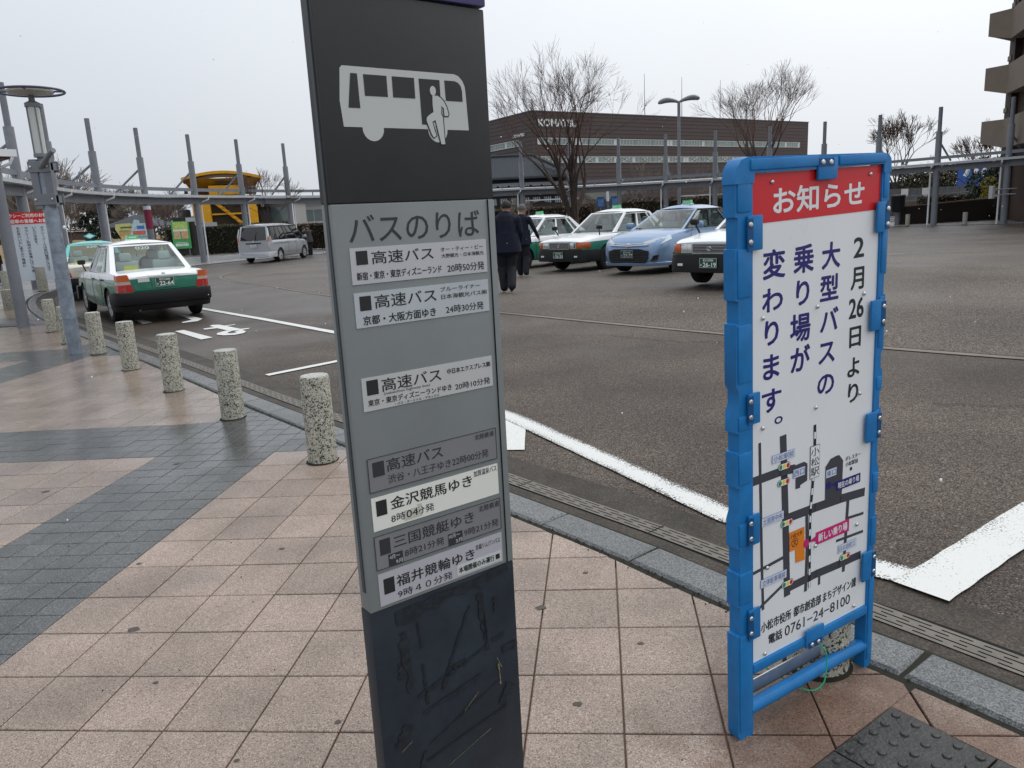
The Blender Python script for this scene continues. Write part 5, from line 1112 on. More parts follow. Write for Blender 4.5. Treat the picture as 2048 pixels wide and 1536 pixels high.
# ------------------------------------------------------------------ near lamp post
LP = empty('lamp_post', (-6.345, 11.094, hgt(-6.3, 11.1))); tag(LP, 'grey galvanised lamp post with glass tube lantern and flat ring on top', 'street lamp')
m1 = MB(); m1.lathe([(.095, 0), (.095, .9), (.092, 2.15), (.088, 2.7)], 20); m1.build('pole', M['galv'], LP, smooth=True)
m1 = MB(); m1.box((-.09, -.05, 2.4), (.10, .10, .66)); m1.box((.09, -.05, 2.4), (.10, .08, .62)); m1.build('side_channel', M['post'], LP)
for z in (2.19, 2.63):
    m1 = MB(); m1.bbox((0, -.10, z), (.31, .025, .15), .005); m1.bbox((0, .10, z), (.31, .025, .15), .005); m1.box((-.13, 0, z), (.02, .19, .10)); m1.box((.13, 0, z), (.02, .19, .10))
    cb = m1.build('clamp', M['post'], LP)
    for x in (-.115, .115): m2 = MB(); m2.lathe([(.016, 0), (.016, .01), (.006, .016)], 8, (x, -.115, z), Matrix.Rotation(radians(90), 3, 'X')); m2.build('bolt', M['bolt'], cb)
m1 = MB(); m1.tube([(.02, -.1, 2.62), (.28, -.28, 2.78), (.36, -.33, 2.81)], .035, 10); m1.tube([(.34, -.32, 2.80), (.34, -.32, 2.70)], .01, 6); m1.build('arm', M['post'], LP, smooth=True)
m1 = MB(); m1.lathe([(.095, 2.76), (.095, 2.80), (.06, 2.82), (.06, 2.70)], 20); m1.lathe([(.10, 3.42), (.10, 3.47), (.04, 3.50), (.035, 3.60)], 20)
for k in range(4): a = pi / 4 + k * pi / 2; m1.box((.082 * cos(a), .082 * sin(a), 3.11), (.015, .015, .64), a)
m1.tube([(0, 0, 2.8), (0, 0, 3.45)], .02, 8); m1.build('lantern_frame', M['post'], LP, smooth=True)
m1 = MB(); m1.lathe([(.075, 2.80), (.075, 3.42)], 28); m1.build('lantern_glass', mat('frosted_glass', (.50, .53, .50), .25, coat=.5), LP, smooth=True)
m1 = MB(); R3 = [( .41 * cos(2 * pi * k / 48), .41 * sin(2 * pi * k / 48), 3.62) for k in range(49)]; m1.tube(R3, .017, 8, cap=False)
for k in range(4): a = k * pi / 2 + .3; m1.tube([(.22 * cos(a), .22 * sin(a), 3.62), (.41 * cos(a), .41 * sin(a), 3.62)], .013, 6)
m1.build('top_ring', mat('slate_blue_steel', (.06, .07, .11), .4), LP, smooth=True); m1 = MB(); m1.lathe([(.05, 3.57), (.28, 3.605), (.29, 3.63), (.02, 3.635)], 40); m1.build('reflector_disc', mat('cream_disc', (.48, .47, .42), .4), LP, smooth=True)
m1 = MB(); m1.bbox((0, -.093, .76), (.11, .012, .50), .004); m1.build('access_panel', M['galv'], LP)
# ------------------------------------------------------------------ shelter at the far left
SH = empty('bus_shelter', (-9.60, 15.15, hgt(-9.6, 15.1))); tag(SH, 'shelter with white flat roof edge and round grey column at the left', 'shelter'); gz = -hgt(-9.6, 15.1)
m1 = MB(); m1.lathe([(.107, 0), (.107, 3.2 + gz)], 24, (.0, 0, 0)); m1.build('column', M['post'], SH, smooth=True)
e1, e2 = Vector((-.67, -.74, 0)), Vector((-.74, .67, 0)); c0 = Vector((.45, .05, 0))
def slab(mb, s0, s1, t0, t1, z0, z1): 
    q = [c0 + e1 * s_ + e2 * t_ for s_, t_ in ((s0, t0), (s1, t0), (s1, t1), (s0, t1))]; mb.add([(p.x, p.y, z0) for p in q] + [(p.x, p.y, z1) for p in q], [(0, 1, 2, 3), (4, 5, 6, 7), (0, 1, 5, 4), (1, 2, 6, 5), (2, 3, 7, 6), (3, 0, 4, 7)])
m1 = MB(); slab(m1, 0, 4.5, 0, 5, 3.15 + gz, 3.28 + gz); m1.build('roof', M['white_metal'], SH, fix=True); m1 = MB()
for k in range(14): slab(m1, .1 + k * .31, .38 + k * .31, .1, 4.9, 3.11 + gz, 3.145 + gz)
m1.build('soffit_board', mat('brown_soffit', (.10, .055, .045), .5, var=.2), SH, fix=True)['kind'] = 'stuff'
m1 = MB(); m1.tube([(.39, .0, 3.14 + gz), (.33, -.02, 3.02 + gz), (.0, .05, 2.93 + gz), (.055, .055, 2.85 + gz), (.055, .055, .02)], .027, 10); m1.build('downpipe', M['white_metal'], SH, smooth=True)
m1 = MB()
for z in (.35, 1.75): m1.bbox((.02, .0, z), (.09, .05, .05), .006)
m1.build('pipe_bracket', M['white_metal'], SH)
PB = empty('stone_planter', (-15.2, 20.4, hgt(-13, 19.6))); tag(PB, 'low speckled stone planter box behind the shelter column', 'planter'); m1 = MB(); m1.bbox((0, 0, .24), (2.6, .9, .5), .02, .3); m1.build('box', M['terrazzo'], PB, smooth=True)
PB2 = empty('stone_planter', (-12.2, 19.0, hgt(-12, 19))); tag(PB2, 'speckled stone block between the shelter downpipe and the kerb', 'planter'); m1 = MB(); m1.bbox((0, 0, .24), (.34, .34, .5), .02, .3); m1.build('block', M['terrazzo'], PB2, smooth=True)
GR = empty('floor_grating', (-10.1, 15.6, hgt(-10, 15.6) - .003)); tag(GR, 'dark steel floor grating beside the shelter column', 'grating'); m1 = MB(); m1.box((0, 0, .003), (2.2, .5, .004), -.1); GRb = m1.build('tray', M['void'], GR); m1 = MB()
for k in range(22): m1.box((-1.05 + k * .1, -.1 * (-1.05 + k * .1), .008), (.035, .5, .01), -.1)
m1.build('grating_bars', M['post'], GR)['kind'] = 'stuff'
# ------------------------------------------------------------------ taxi notice board
NB = empty('notice_board', (-14.8, 24.55, -.05), radians(24)); tag(NB, 'white notice board with red header in front of the canopy, beside two stone posts', 'notice board')
m1 = MB(); m1.bbox((0, 0, 1.45), (1.45, .04, 2.1), .01); bd = m1.build('board', mat('board_white', (.55, .60, .66), .4), NB); m1 = MB(); m1.box((0, -.022, 2.32), (1.44, .004, .36)); m1.build('header', M['red'], bd)
m1 = MB(); text(m1, 'タクシーご利用のお客様', -.62, .64, 2.34, 2.46, -.026, .03); text(m1, '送迎車の皆様へお願い', -.62, .64, 2.17, 2.29, -.026, .03); m1.build('header_lettering', M['wtext'], bd)
m1 = MB()
for k, s_ in enumerate(['6月1日よりタクシー乗降場所ならびに', 'タクシープールは前日整理とさせて', 'いただきます。', 'タクシーご利用のお客様にはご不便', 'をお掛けいたしますがご理解と', 'ご協力をお願いいたします。']):
    for q, c in enumerate(s_):
        x0, z0 = .50 - k * .215, 1.98 - q * .088
        if c == 'ー': m1.box((x0 + .047, -.0225, z0 + .04), (.012, .001, .07))
        elif c == '。': text(m1, c, x0 + .06, x0 + .09, z0 + .05, z0 + .078, -.0225, .02)
        else: text(m1, c, x0 + (.03 if c in '1' else 0), x0 + (.065 if c in '1' else .095), z0, z0 + .078, -.0225, .02)
m1.build('lettering', M['ink'], bd)
for x in (-.5, .45): m1 = MB(); m1.tube([(x, .04, -.05), (x, .04, 1.0)], .02, 6); m1.build('leg', M['post'], NB)
# ------------------------------------------------------------------ double street lamp in the middle
SL = empty('street_lamp', (12.8, 57, 0)); tag(SL, 'tall grey street lamp with two shallow curved heads', 'street lamp')
m1 = MB(); m1.lathe([(.15, 0), (.12, 3), (.11, 8.9)], 12); m1.build('pole', M['post'], SL, smooth=True)
for sd_ in (-1, 1):
    m1 = MB(); pts_ = [(0, 0, 8.85), (sd_ * .35, 0, 9.0), (sd_ * .85, 0, 9.08), (sd_ * 1.2, 0, 8.98), (sd_ * 1.45, 0, 8.80)]; m1.tube(catmull([Vector(p) for p in pts_], 3), [.09, .11, .14, .17, .20, .23, .25, .25, .24, .22, .19, .14, .06][:13], 10)
    for i in range(len(m1.v)): x, y, z = m1.v[i]; m1.v[i] = (x, y * 1.2, 8.85 + (z - 8.85) * .75 + (.0 if sd_ < 0 else .12 * abs(x)))
    m1.build('lamp_head', M['post'], SL, smooth=True)

# ------------------------------------------------------------------ trees
def bark(name, c): return mat(name, c, .85, var=.35, vscale=6)
M['bark'] = bark('bark', (.06, .045, .038)); M['twig'] = bark('twigs', (.095, .06, .047)); M['bark2'] = bark('grey_bark', (.11, .10, .09)); M['twig2'] = bark('pale_twigs', (.17, .14, .12))
def bare_tree(name, loc, H, spread, seed, label, limbs=7, depth=6, fork=.12, r0=.22, mats=('bark', 'twig'), group=None, scale_y=1.0, kids=(2, 2.5), minr=.006, thin=.68, cat='tree', wander=.14):
    rg = random.Random(seed); t = empty(name, (loc[0], loc[1], loc[2] if len(loc) > 2 else 0)); tag(t, label, cat, group); tk, cr = MB(), MB()
    def grow_(p, d, ln, r, dep):
        k = 3 if dep > 2 else 2; pts = [p]; q = p; dd = d
        for i in range(k):
            dd = (dd + Vector((rg.gauss(0, wander), rg.gauss(0, wander), rg.gauss(0, wander * .5) + .04))).normalized(); q = q + dd * ln / k; pts.append(q)
        r1 = max(minr * .6, r * thin); mbx = tk if dep >= depth - 1 else cr
        mbx.tube(pts, [r + (r1 - r) * i / k for i in range(k + 1)], 7 if dep >= depth - 1 else (5 if dep > depth - 3 else 3), cap=False)
        if dep <= 0: return
        n = kids[0] + (rg.random() < kids[1] - kids[0]) + (1 if dep <= 2 else 0)
        for j in range(n):
            a = rg.uniform(0, 2 * pi); sp = rg.uniform(.22, .52) * (1.15 if dep < 3 else 1); o1 = dd.orthogonal().normalized(); o2 = dd.cross(o1); nd = (dd + (o1 * cos(a) + o2 * sin(a)) * sp + Vector((0, 0, .05))).normalized()
            s0 = pts[-1] if j < 2 or dep > 3 else pts[-1].lerp(pts[-2], rg.uniform(.1, .9)); grow_(s0, nd, ln * rg.uniform(.66, .88), max(minr, r1 * rg.uniform(.62, .85)), dep - 1)
    tk.tube([(0, 0, -.2), (.02, 0, H * fork * .5), (0, 0.02, H * fork)], [r0 * 1.25, r0 * 1.05, r0], 10)
    for i in range(limbs):
        a = 2 * pi * i / limbs + rg.uniform(-.3, .3); lean = spread * rg.uniform(.35, 1.05) if i else .05; d = Vector((cos(a) * lean, sin(a) * lean * scale_y, 1)).normalized()
        grow_(Vector((cos(a) * r0 * .4, sin(a) * r0 * .4, H * fork * .92)), d, H * rg.uniform(.21, .27), r0 * rg.uniform(.42, .62), depth)
    tk.build('trunk', M[mats[0]], t, smooth=True); cr.build('crown', M[mats[1]], t); return t
bare_tree('zelkova_tree', (4.25, 47.5), 9.5, .66, 11, 'large bare vase shaped tree in front of the dark office building', limbs=8, depth=6, r0=.33, fork=.13, minr=.006, kids=(2, 2.3), wander=.12)
bare_tree('zelkova_tree', (18.9, 57), 9.6, .44, 24, 'bare spreading tree between the street lamp and the blue sign', limbs=7, depth=6, r0=.26, fork=.24, minr=.007, kids=(2, 2.25), wander=.12)
bare_tree('small_bare_tree', (30.0, 60, .5), 6.2, .60, 5, 'small bare tree rising behind the blue notice sign', limbs=5, depth=5, r0=.14, fork=.3, minr=.014)
bare_tree('small_bare_tree', (33.6, 55, 0), 6.2, .62, 8, 'bare tree between two canopy posts in front of the blue banner', limbs=5, depth=5, r0=.15, fork=.15, minr=.014)
# bare wood on the left, individually
wt = [(-47, 82, 8.5, 1), (-52, 90, 9, 2), (-57, 96, 9.5, 3), (-43, 88, 7, 4), (-39, 84, 6.2, 1), (-37.5, 92, 7, 3), (-49, 76, 7.2, 4), (-44, 96, 7, 2), (-62, 92, 9, 1), (-41, 74, 5.8, 2), (-35.2, 80, 5.2, 4), (-54, 80, 8, 2), (-36.5, 62, 8.6, 3), (-66, 104, 9, 4)]
base_ = [bare_tree('woodland_tree', (x, y, 0), h_, .8, 40 + k, 'bare grey tree in the wood beyond the left side of the plaza', limbs=6, depth=4, r0=.16, fork=.2, minr=.022, kids=(3, 3.5), mats=('bark2', 'twig2'), group='bare trees in the wood at the left') for k, (x, y, h_, s_) in enumerate(wt[:4])]
for k, (x, y, h_, s_) in enumerate(wt[4:]):
    c = copy_tree(base_[s_ - 1]); c.location = (x, y, 0); f_ = h_ / wt[s_ - 1][2]; c.scale = (f_, f_, f_); c.rotation_euler = (0, 0, 1.3 * k + .5)
# undergrowth mass behind them
def leafmass(mb, c, d, n, sz, rg, shape='ell', up=0.3):
    for i in range(n):
        while True:
            p = Vector((rg.uniform(-1, 1), rg.uniform(-1, 1), rg.uniform(-1, 1)))
            if shape == 'box' or p.length < 1: break
        if shape == 'box' and rg.random() < .8: k = rg.choice([0, 1, 2, 1, 2]); p[k] = rg.choice([-1, 1]) * rg.uniform(.9, 1.04) if k != 2 else rg.uniform(.88, 1.06)
        elif shape != 'box' and rg.random() < .75: p = p.normalized() * rg.uniform(.78, 1.03)
        q = Vector((c[0] + p.x * d[0] / 2, c[1] + p.y * d[1] / 2, c[2] + p.z * d[2] / 2)); a = Vector((rg.gauss(0, 1), rg.gauss(0, 1), rg.gauss(0, 1) + up)).normalized(); b = a.orthogonal().normalized(); cc = a.cross(b); s_ = sz * rg.uniform(.6, 1.4)
        mb.add([q + b * s_, q + cc * s_ * .5, q - b * s_, q - cc * s_ * .5], [(0, 1, 2, 3)])
def foliage(name, dark, light, sc=6):
    m = mat(name, light, .6, var=.5, vscale=sc, col2=dark); return m
M['evergreen'] = foliage('evergreen', (.012, .022, .012), (.040, .065, .028)); M['hedge'] = foliage('hedge_leaves', (.02, .022, .010), (.075, .07, .03), 3); M['brownhedge'] = foliage('brown_hedge', (.035, .022, .012), (.13, .085, .04), 3); M['yellowleaf'] = foliage('yellow_leaves', (.08, .075, .01), (.36, .28, .03), 2)
M['scrub'] = foliage('dry_scrub', (.06, .045, .035), (.16, .12, .09), 1); M['drygrass'] = mat('dry_grass', (.26, .19, .10), .95, var=.3, vscale=.6, bump=.4, bscale=8)
rg = random.Random(9)
m1 = MB(); 
for k in range(26): leafmass(m1, (-70 + k * 1.75, 104 + rg.uniform(-4, 4), 1.6), (4.5, 5, rg.uniform(3.2, 5.2)), 260, .22, rg)
tag(m1.build('undergrowth', M['scrub']), 'dry brown scrub under the bare wood', 'undergrowth', kind='stuff')
# low hedge banks on the skyline right of the pylon
m1 = MB(); V_ = []
for i in range(13):
    for j in range(5): V_.append((-60 + i * 3.2, 64 + j * 3.5, -.1 + 1.5 * sin(j / 4 * pi / 2) * (1 if i < 11 else .3) + .12 * sin(i * 1.7)))
m1.add(V_, [(i * 5 + j, (i + 1) * 5 + j, (i + 1) * 5 + j + 1, i * 5 + j + 1) for i in range(12) for j in range(4)]); struct(m1.build('grass_bank', M['drygrass'], smooth=True))
def pine(loc, H, W, seed, label):
    t = empty('pine_tree', (*loc, 0)); tag(t, label, 'tree'); r_ = random.Random(seed); m1 = MB(); m1.tube([(0, 0, 0), (.1, 0, H * .5), (0, 0, H * .97)], [.2, .14, .03], 7); m1.build('trunk', M['bark'], t); m1 = MB()
    for k in range(15):
        u = k / 14; z = H * (.18 + .8 * u); ww_ = W * (1 - u) * .5 + .25
        for q in range(6): a = r_.uniform(0, 2 * pi); rr = ww_ * r_.uniform(.4, 1); leafmass(m1, (rr * cos(a), rr * sin(a), z + r_.uniform(-.15, .2)), (1.3, 1.3, .5), 34, .16, r_)
    m1.build('crown', M['evergreen'], t)
pine((-46.5, 88), 5.9, 4.6, 1, 'dark pine tree left of the second canopy post'); pine((-42.2, 86), 5.8, 4.6, 2, 'dark pine tree behind the second canopy post, above the pavilion')
def hedge(name, c, d, n, mt, label, sz=.09, rot=0):
    t = empty(name, (c[0], c[1], 0), rot); tag(t, label, 'hedge'); m1 = MB(); m1.bbox((0, 0, c[2]), (d[0] * .92, d[1] * .9, d[2] * .92), .08); m1.build('core', mat('hedge_core', (.012, .011, .007), .95), t); m1 = MB(); leafmass(m1, (0, 0, c[2]), d, n, sz, random.Random(len(label)), 'box'); m1.build('foliage', M[mt], t); return t
hedge('hedge', (-19.6, 55.5, .95), (9.0, 1.3, 2.0), 7000, 'hedge', 'clipped green hedge below the yellow dump truck', .08)
hedge('hedge', (-12.2, 55.0, .85), (5.2, 1.3, 1.75), 4200, 'brownhedge', 'brownish hedge behind the two people by the white van', .08)
hedge('hedge', (2.6, 61, 1.05), (9, 1.5, 2.1), 4000, 'brownhedge', 'brown hedge left of the blue notice panels, behind the first taxis', .11)
hedge('hedge', (14.6, 60, 1.1), (12, 1.5, 2.3), 5000, 'brownhedge', 'long brown hedge behind the street lamp', .11)
for x, y, h_, s_, lb in [(1.2, 59, 3.4, 3, 'bare shrub behind the two men'), (9.8, 62, 3.2, 6, 'bare shrub right of the blue notice panels'), (6.0, 66, 3.6, 9, 'bare shrub left of the blue notice panels'), (16.5, 63, 5.4, 12, 'thin bare sapling behind the street lamp'), (11.8, 63, 6.0, 13, 'thin bare sapling left of the street lamp'), (-11.5, 57, 3.4, 15, 'bare shrub above the brown hedge by the white van'), (-8.8, 58, 4.6, 16, 'bare sapling beside the pylon edge, over the white building')]:
    bare_tree('bare_shrub', (x, y, 0), h_, 1.1, s_, lb, limbs=7, depth=4, r0=.05, fork=.08, minr=.011, kids=(2, 2.5), mats=('bark2', 'twig2'), cat='shrub')
t = bare_tree('planted_sapling', (-13.9, 46.3, 0), 4.4, .8, 21, 'young bare tree in the square planter left of the silver van', limbs=6, depth=4, r0=.06, fork=.42, minr=.009, cat='tree')
t = bare_tree('planted_sapling', (-21.4, 49.5, 0), 3.4, .6, 22, 'young bare tree beside the green poster board', limbs=4, depth=3, r0=.05, fork=.5, minr=.009, cat='tree')
PL = empty('square_planter', (-13.9, 46.3, 0)); tag(PL, 'dark square planter box under the young tree left of the silver van', 'planter'); m1 = MB(); m1.bbox((0, 0, .25), (2.3, 1.0, .5), .02); m1.build('box', mat('planter_black', (.02, .02, .022), .5), PL); m1 = MB(); m1.box((0, 0, .505), (2.1, .85, .02)); m1.build('soil', M['earth'], PL)
PL = empty('square_planter', (-9.6, 47.8, 0)); tag(PL, 'dark planter box behind the two standing people', 'planter'); m1 = MB(); m1.bbox((0, 0, .25), (1.6, 1.0, .5), .02); m1.build('box', mat('planter_black', (.02, .02, .022), .5), PL)

# ------------------------------------------------------------------ buildings and things beyond
M['kbrown'] = mat('dark_brown_cladding', (.080, .058, .055), .55, var=.06, vscale=2); M['winglass'] = mat('green_grey_glass', (.16, .21, .20), .12, spec=.8); M['winframe'] = mat('white_frame', (.55, .58, .56), .5); M['blind'] = mat('white_blind', (.55, .57, .57), .6)
A0, B0, C1 = Vector((4.73, 115.89, 0)), Vector((59.05, 152.69, 0)), Vector((4.73 - 6.08 * 4.4, 115.89 + 9.9 * 4.4, 0))
OB = empty('office_building', tuple(A0)); tag(OB, 'large dark brown office building with two window bands and white company name', 'building')
Hb = 16.2; poly = [Vector((0, 0, 0)), B0 - A0, B0 - A0 + (C1 - A0), C1 - A0]
m1 = MB(); m1.prism([(p.x, p.y) for p in poly], lambda x, y: (x, y, Hb), lambda x, y: (x, y, 0)); m1.build('wall', M['kbrown'], OB, fix=True)
uF = (B0 - A0).normalized(); nF = Vector((uF.y, -uF.x, 0)); uL = (C1 - A0).normalized(); nL = Vector((-uL.y, uL.x, 0)); 
def fr(u, n_, s_, d, z): q = u * s_ + n_ * d; return (q.x, q.y, z)
def fbox(mb, u, n_, s0, s1, d0, d1, z0, z1):
    vs = [fr(u, n_, s_, d, z) for s_ in (s0, s1) for d in (d0, d1) for z in (z0, z1)]; mb.add(vs, [(0, 1, 3, 2), (4, 6, 7, 5), (0, 4, 5, 1), (2, 3, 7, 6), (0, 2, 6, 4), (1, 5, 7, 3)])
m1 = MB()
for k in range(27): fbox(m1, uF, nF, .0, 65.6, .0, .04, .55 + k * .58, .57 + k * .58); fbox(m1, uL, nL, 0, 50, 0, .04, .55 + k * .58, .57 + k * .58)
m1.build('cladding_joint', mat('brown_joint', (.035, .028, .03), .6), OB)['kind'] = 'stuff'
m1 = MB(); fbox(m1, uF, nF, -.1, 65.7, .0, .12, Hb, Hb + .12); fbox(m1, uL, nL, 0, 51, 0, .12, Hb, Hb + .12); m1.build('parapet_cap', M['post'], OB)
rgw = random.Random(4)
def bandw(u, n_, s0, z0, z1, cross, cnt_):
    for k in range(cnt_):
        a = s0 + k * 3.88; b = a + 3.88 - (.0 if k % 3 else 0)
        w_ = MB(); fbox(w_, u, n_, a + .02, b - .02, .0, .05, z0, z1); wo_ = w_.build('window', M['winglass'], OB)
        f_ = MB()
        for q in range(7): s_ = a + q * (b - a) / 6; fbox(f_, u, n_, s_ - .03, s_ + .03, .05, .10, z0, z1)
        fbox(f_, u, n_, a, b, .05, .12, z0 - .05, z0 + .03); fbox(f_, u, n_, a, b, .05, .12, z1 - .03, z1 + .05)
        if cross:
            for e in (0, 1):
                p0, p1 = (fr(u, n_, a + 1.1, .12, z0 if e else z1), fr(u, n_, b - 1.1, .12, z1 if e else z0)); f_.tube([p0, p1], .05, 4)
        f_.build('frame', M['winframe'], wo_)
        if rgw.random() < .75: bl = MB(); j0 = rgw.choice([0, 5]); fbox(bl, u, n_, a + j0 * (b - a) / 6 + .03, a + (j0 + 1) * (b - a) / 6 - .03, .05, .07, z0 + .03, z1 - .03); bl.build('blind', M['blind'], wo_)
bandw(uF, nF, .9, 11.63, 12.48, False, 16); bandw(uF, nF, .9, 9.03, 9.84, True, 16); bandw(uL, nL, 3.6, 11.7, 12.55, False, 10)
m1 = MB(); text(m1, 'KOMATSU', 1.05, 8.4, 14.12, 15.2, 0, .07); m1.v = [fr(uF, nF, x, .16 - y * 2, z) for x, y, z in m1.v]; m1.build('company_lettering', M['wtext'], OB)
m1 = MB(); text(m1, 'KOMATSU', -4.9, -1.8, 12.95, 13.4, 0, .07); m1.v = [fr(uL, nL, -x, .16 - y * 2, z) for x, y, z in m1.v]; m1.build('company_lettering', M['wtext'], OB)
for s_ in (25.5, 34.25, 44.0): m1 = MB(); q = Vector(fr(uF, nF, s_, -3, 0)); m1.tube([q + Vector((0, 0, Hb)), q + Vector((0, 0, 23.2))], [.07, .03], 5); m1.build('lightning_rod', M['post'], OB)
# tiled roof hall in front of it
HL = empty('tiled_roof_hall', (0, 95, 0)); tag(HL, 'low hall with dark blue grey tiled hip roof and rows of white windows', 'building'); M['rooftile'] = mat('slate_tiles', (.035, .043, .052), .6, var=.25, vscale=3)
m1 = MB(); m1.box((-2.0, 4, 2.9), (19, 8, 5.8)); m1.build('wall', mat('dark_timber', (.018, .016, .016), .6), HL)
E0 = [(-14, -1.2), (8.4, -1.2), (8.4, 10), (-14, 10)]; T0 = [(-8, 3.2), (3.9, 3.2), (3.9, 5.5), (-8, 5.5)]; m1 = MB(); m1.add([(x, y, 6.05) for x, y in E0] + [(x, y, 8.75) for x, y in T0], [(0, 1, 5, 4), (1, 2, 6, 5), (2, 3, 7, 6), (3, 0, 4, 7), (4, 5, 6, 7)]); m1.box((-2.8, 4.4, 5.95), (22.4, 11.2, .2)); rf = m1.build('roof', M['rooftile'], HL)
m1 = MB()
for k in range(75):
    x = -13.8 + k * .3; tx = min(max(x, -8), 3.9); u0 = 0 if -8 <= x <= 3.9 else (abs(x - tx) / (6 if x < 0 else 4.5)); m1.tube([(x, -1.2, 6.10), (tx + (x - tx) * u0, -1.2 + 4.4 * (1 - u0), 6.10 + 2.7 * (1 - u0))], .055, 4, cap=False)
m1.tube([(-8, 3.2, 8.85), (3.9, 3.2, 8.85)], .16, 6); m1.tube([(8.4, -1.2, 6.15), (3.9, 3.2, 8.85)], .14, 6); m1.tube([(-14, -1.2, 6.15), (-8, 3.2, 8.85)], .14, 6); m1.build('tile_ribs', M['rooftile'], rf)['kind'] = 'stuff'
for k in range(14):
    x = -10.4 + k * 1.32; w_ = MB(); w_.box((x, -.04, 5.2), (1.0, .05, .38)); wo_ = w_.build('window', M['blind'], HL); f_ = MB(); f_.box((x, -.08, 5.2), (.05, .04, .4)); f_.box((x - .3, -.08, 5.2), (.04, .04, .4)); f_.box((x + .3, -.08, 5.2), (.04, .04, .4)); f_.build('mullion', M['black'], wo_)
    w_ = MB(); w_.box((x, -.04, 3.3), (1.0, .05, .75)); wo_ = w_.build('window', M['blind'], HL); f_ = MB()
    for q in range(-2, 3): f_.box((x + q * .22, -.08, 3.3), (.10, .04, .8))
    f_.build('mullion', M['black'], wo_)
m1 = MB(); m1.box((-2, -.6, 4.6), (19.6, 1.2, .14)); m1.build('eave', mat('dark_timber', (.03, .028, .028), .6), HL)
# low dark roofs and gate between hall and hedge
GT_ = empty('gate_canopy', (9.7, 75, 0)); tag(GT_, 'pale slatted entrance canopy behind the blue notice panels', 'canopy'); m1 = MB()
m1.add([(-1.9, -1, 3.35), (2.0, -1, 3.35), (1.2, -1, 2.75), (-1.1, -1, 2.75), (-1.9, 1.5, 3.35), (2.0, 1.5, 3.35), (1.2, 1.5, 2.75), (-1.1, 1.5, 2.75)], [(0, 1, 2, 3), (4, 5, 6, 7), (0, 1, 5, 4), (3, 2, 6, 7), (0, 4, 7, 3), (1, 5, 6, 2)]); m1.build('roof', mat('pale_slats', (.20, .20, .17), .6, var=.2), GT_, fix=True)
for x in (-1, 1.1): m1 = MB(); m1.box((x, 0, 1.4), (.15, .15, 2.8)); m1.build('leg', M['post'], GT_)
LB = empty('low_dark_building', (20, 84, 0)); tag(LB, 'low dark building with sloping roofs behind the bare tree and hedge', 'building'); m1 = MB()
for x, w_, z in ((-6.5, 8, 3.4), (2.5, 9, 2.9), (-16, 9, 3.0)): m1.prism([(x - w_ / 2, 0), (x + w_ / 2, 0), (x + w_ / 2 - .3, z * .75), (x, z), (x - w_ / 2 + .8, z * .8)], lambda a, b: (a, 0, b), lambda a, b: (a, 6, b))
m1.build('wall', mat('dark_slate_wall', (.05, .045, .047), .7, var=.3, vscale=1), LB, fix=True)
for x, y, z, a, b in ((3, -.5, 2.75, 8, 1.5), (-15, -.3, 3.1, 6, 1)): m1 = MB(); m1.box((x, y, z), (a, b, .12)); m1.build('roof_edge', M['postw'], LB)
for x in (7.10, 8.12, 18.5, 20.2):
    NP = empty('blue_notice_stand', (x, 57 if x < 10 else 56, 0)); tag(NP, {7.10: 'left of two small blue notice panels behind taxi 26-33', 8.12: 'right of two small blue notice panels behind taxi 26-33', 18.5: 'left blue notice panel beside the blue framed sign', 20.2: 'right blue notice panel beside the blue framed sign'}[x], 'notice board', 'small blue notice panels')
    m1 = MB(); m1.bbox((0, 0, 2.25), (.52, .05, .75), .01); m1.build('board', mat('notice_blue', (.03, .09, .28), .4, var=.3, vscale=9), NP); m1 = MB(); m1.box((0, -.03, 2.2), (.4, .01, .5)); m1.build('print', mat('notice_print', (.10, .22, .42), .4, var=.5, vscale=14), NP); m1 = MB(); m1.tube([(0, .05, 0), (0, .05, 2)], .035, 6); m1.build('leg', M['post'], NP)
WL = empty('bollard_light', (7.75, 58, 0)); tag(WL, 'white tube lamp with flat arm between the blue notice panels', 'lamp'); m1 = MB(); m1.tube([(0, 0, 2.3), (0, 0, 3.1)], .1, 8); m1.build('tube', M['white_metal'], WL); m1 = MB(); m1.tube([(0, 0, 0), (0, 0, 2.3)], .05, 6); m1.box((.45, 0, 2.95), (.7, .05, .14)); m1.build('pole', M['post'], WL)
TP = empty('tree_support', (17.0, 58, 0)); tag(TP, 'wooden tripod stake propped round a young plant beside the hedge', 'tree stake'); 
for k in range(3): a = k * 2.1; m1 = MB(); m1.tube([(.55 * cos(a), .55 * sin(a), 1.2), (0, 0, 3.1)], .04, 5); m1.build('stake', mat('stake_wood', (.30, .21, .13), .8), TP)
# apartment block with stepped balconies, upper right
M['taupe'] = mat('taupe_concrete', (.19, .155, .12), .75, var=.08, vscale=2, bump=.15, bscale=30); M['brickwall'] = mat('dark_brick', (.075, .045, .035), .7, var=.2, vscale=3)
AB = empty('apartment_block', (28.0, 44.2, 0)); tag(AB, 'dark brown building with angular taupe concrete balconies at upper right', 'building')
fd, rd_ = Vector((-.35, -.937, 0)), Vector((.937, -.35, 0))       # the facade runs towards the viewer
def abox(name, mt, s0, s1, t0, t1, z0, z1, par=None):
    m1 = MB(); q = [fd * s_ + rd_ * t_ for s_, t_ in ((s0, t0), (s1, t0), (s1, t1), (s0, t1))]; m1.add([(p.x, p.y, z0) for p in q] + [(p.x, p.y, z1) for p in q], [(0, 1, 2, 3), (4, 5, 6, 7), (0, 1, 5, 4), (1, 2, 6, 5), (2, 3, 7, 6), (3, 0, 4, 7)]); return m1.build(name, mt, par or AB, fix=True)
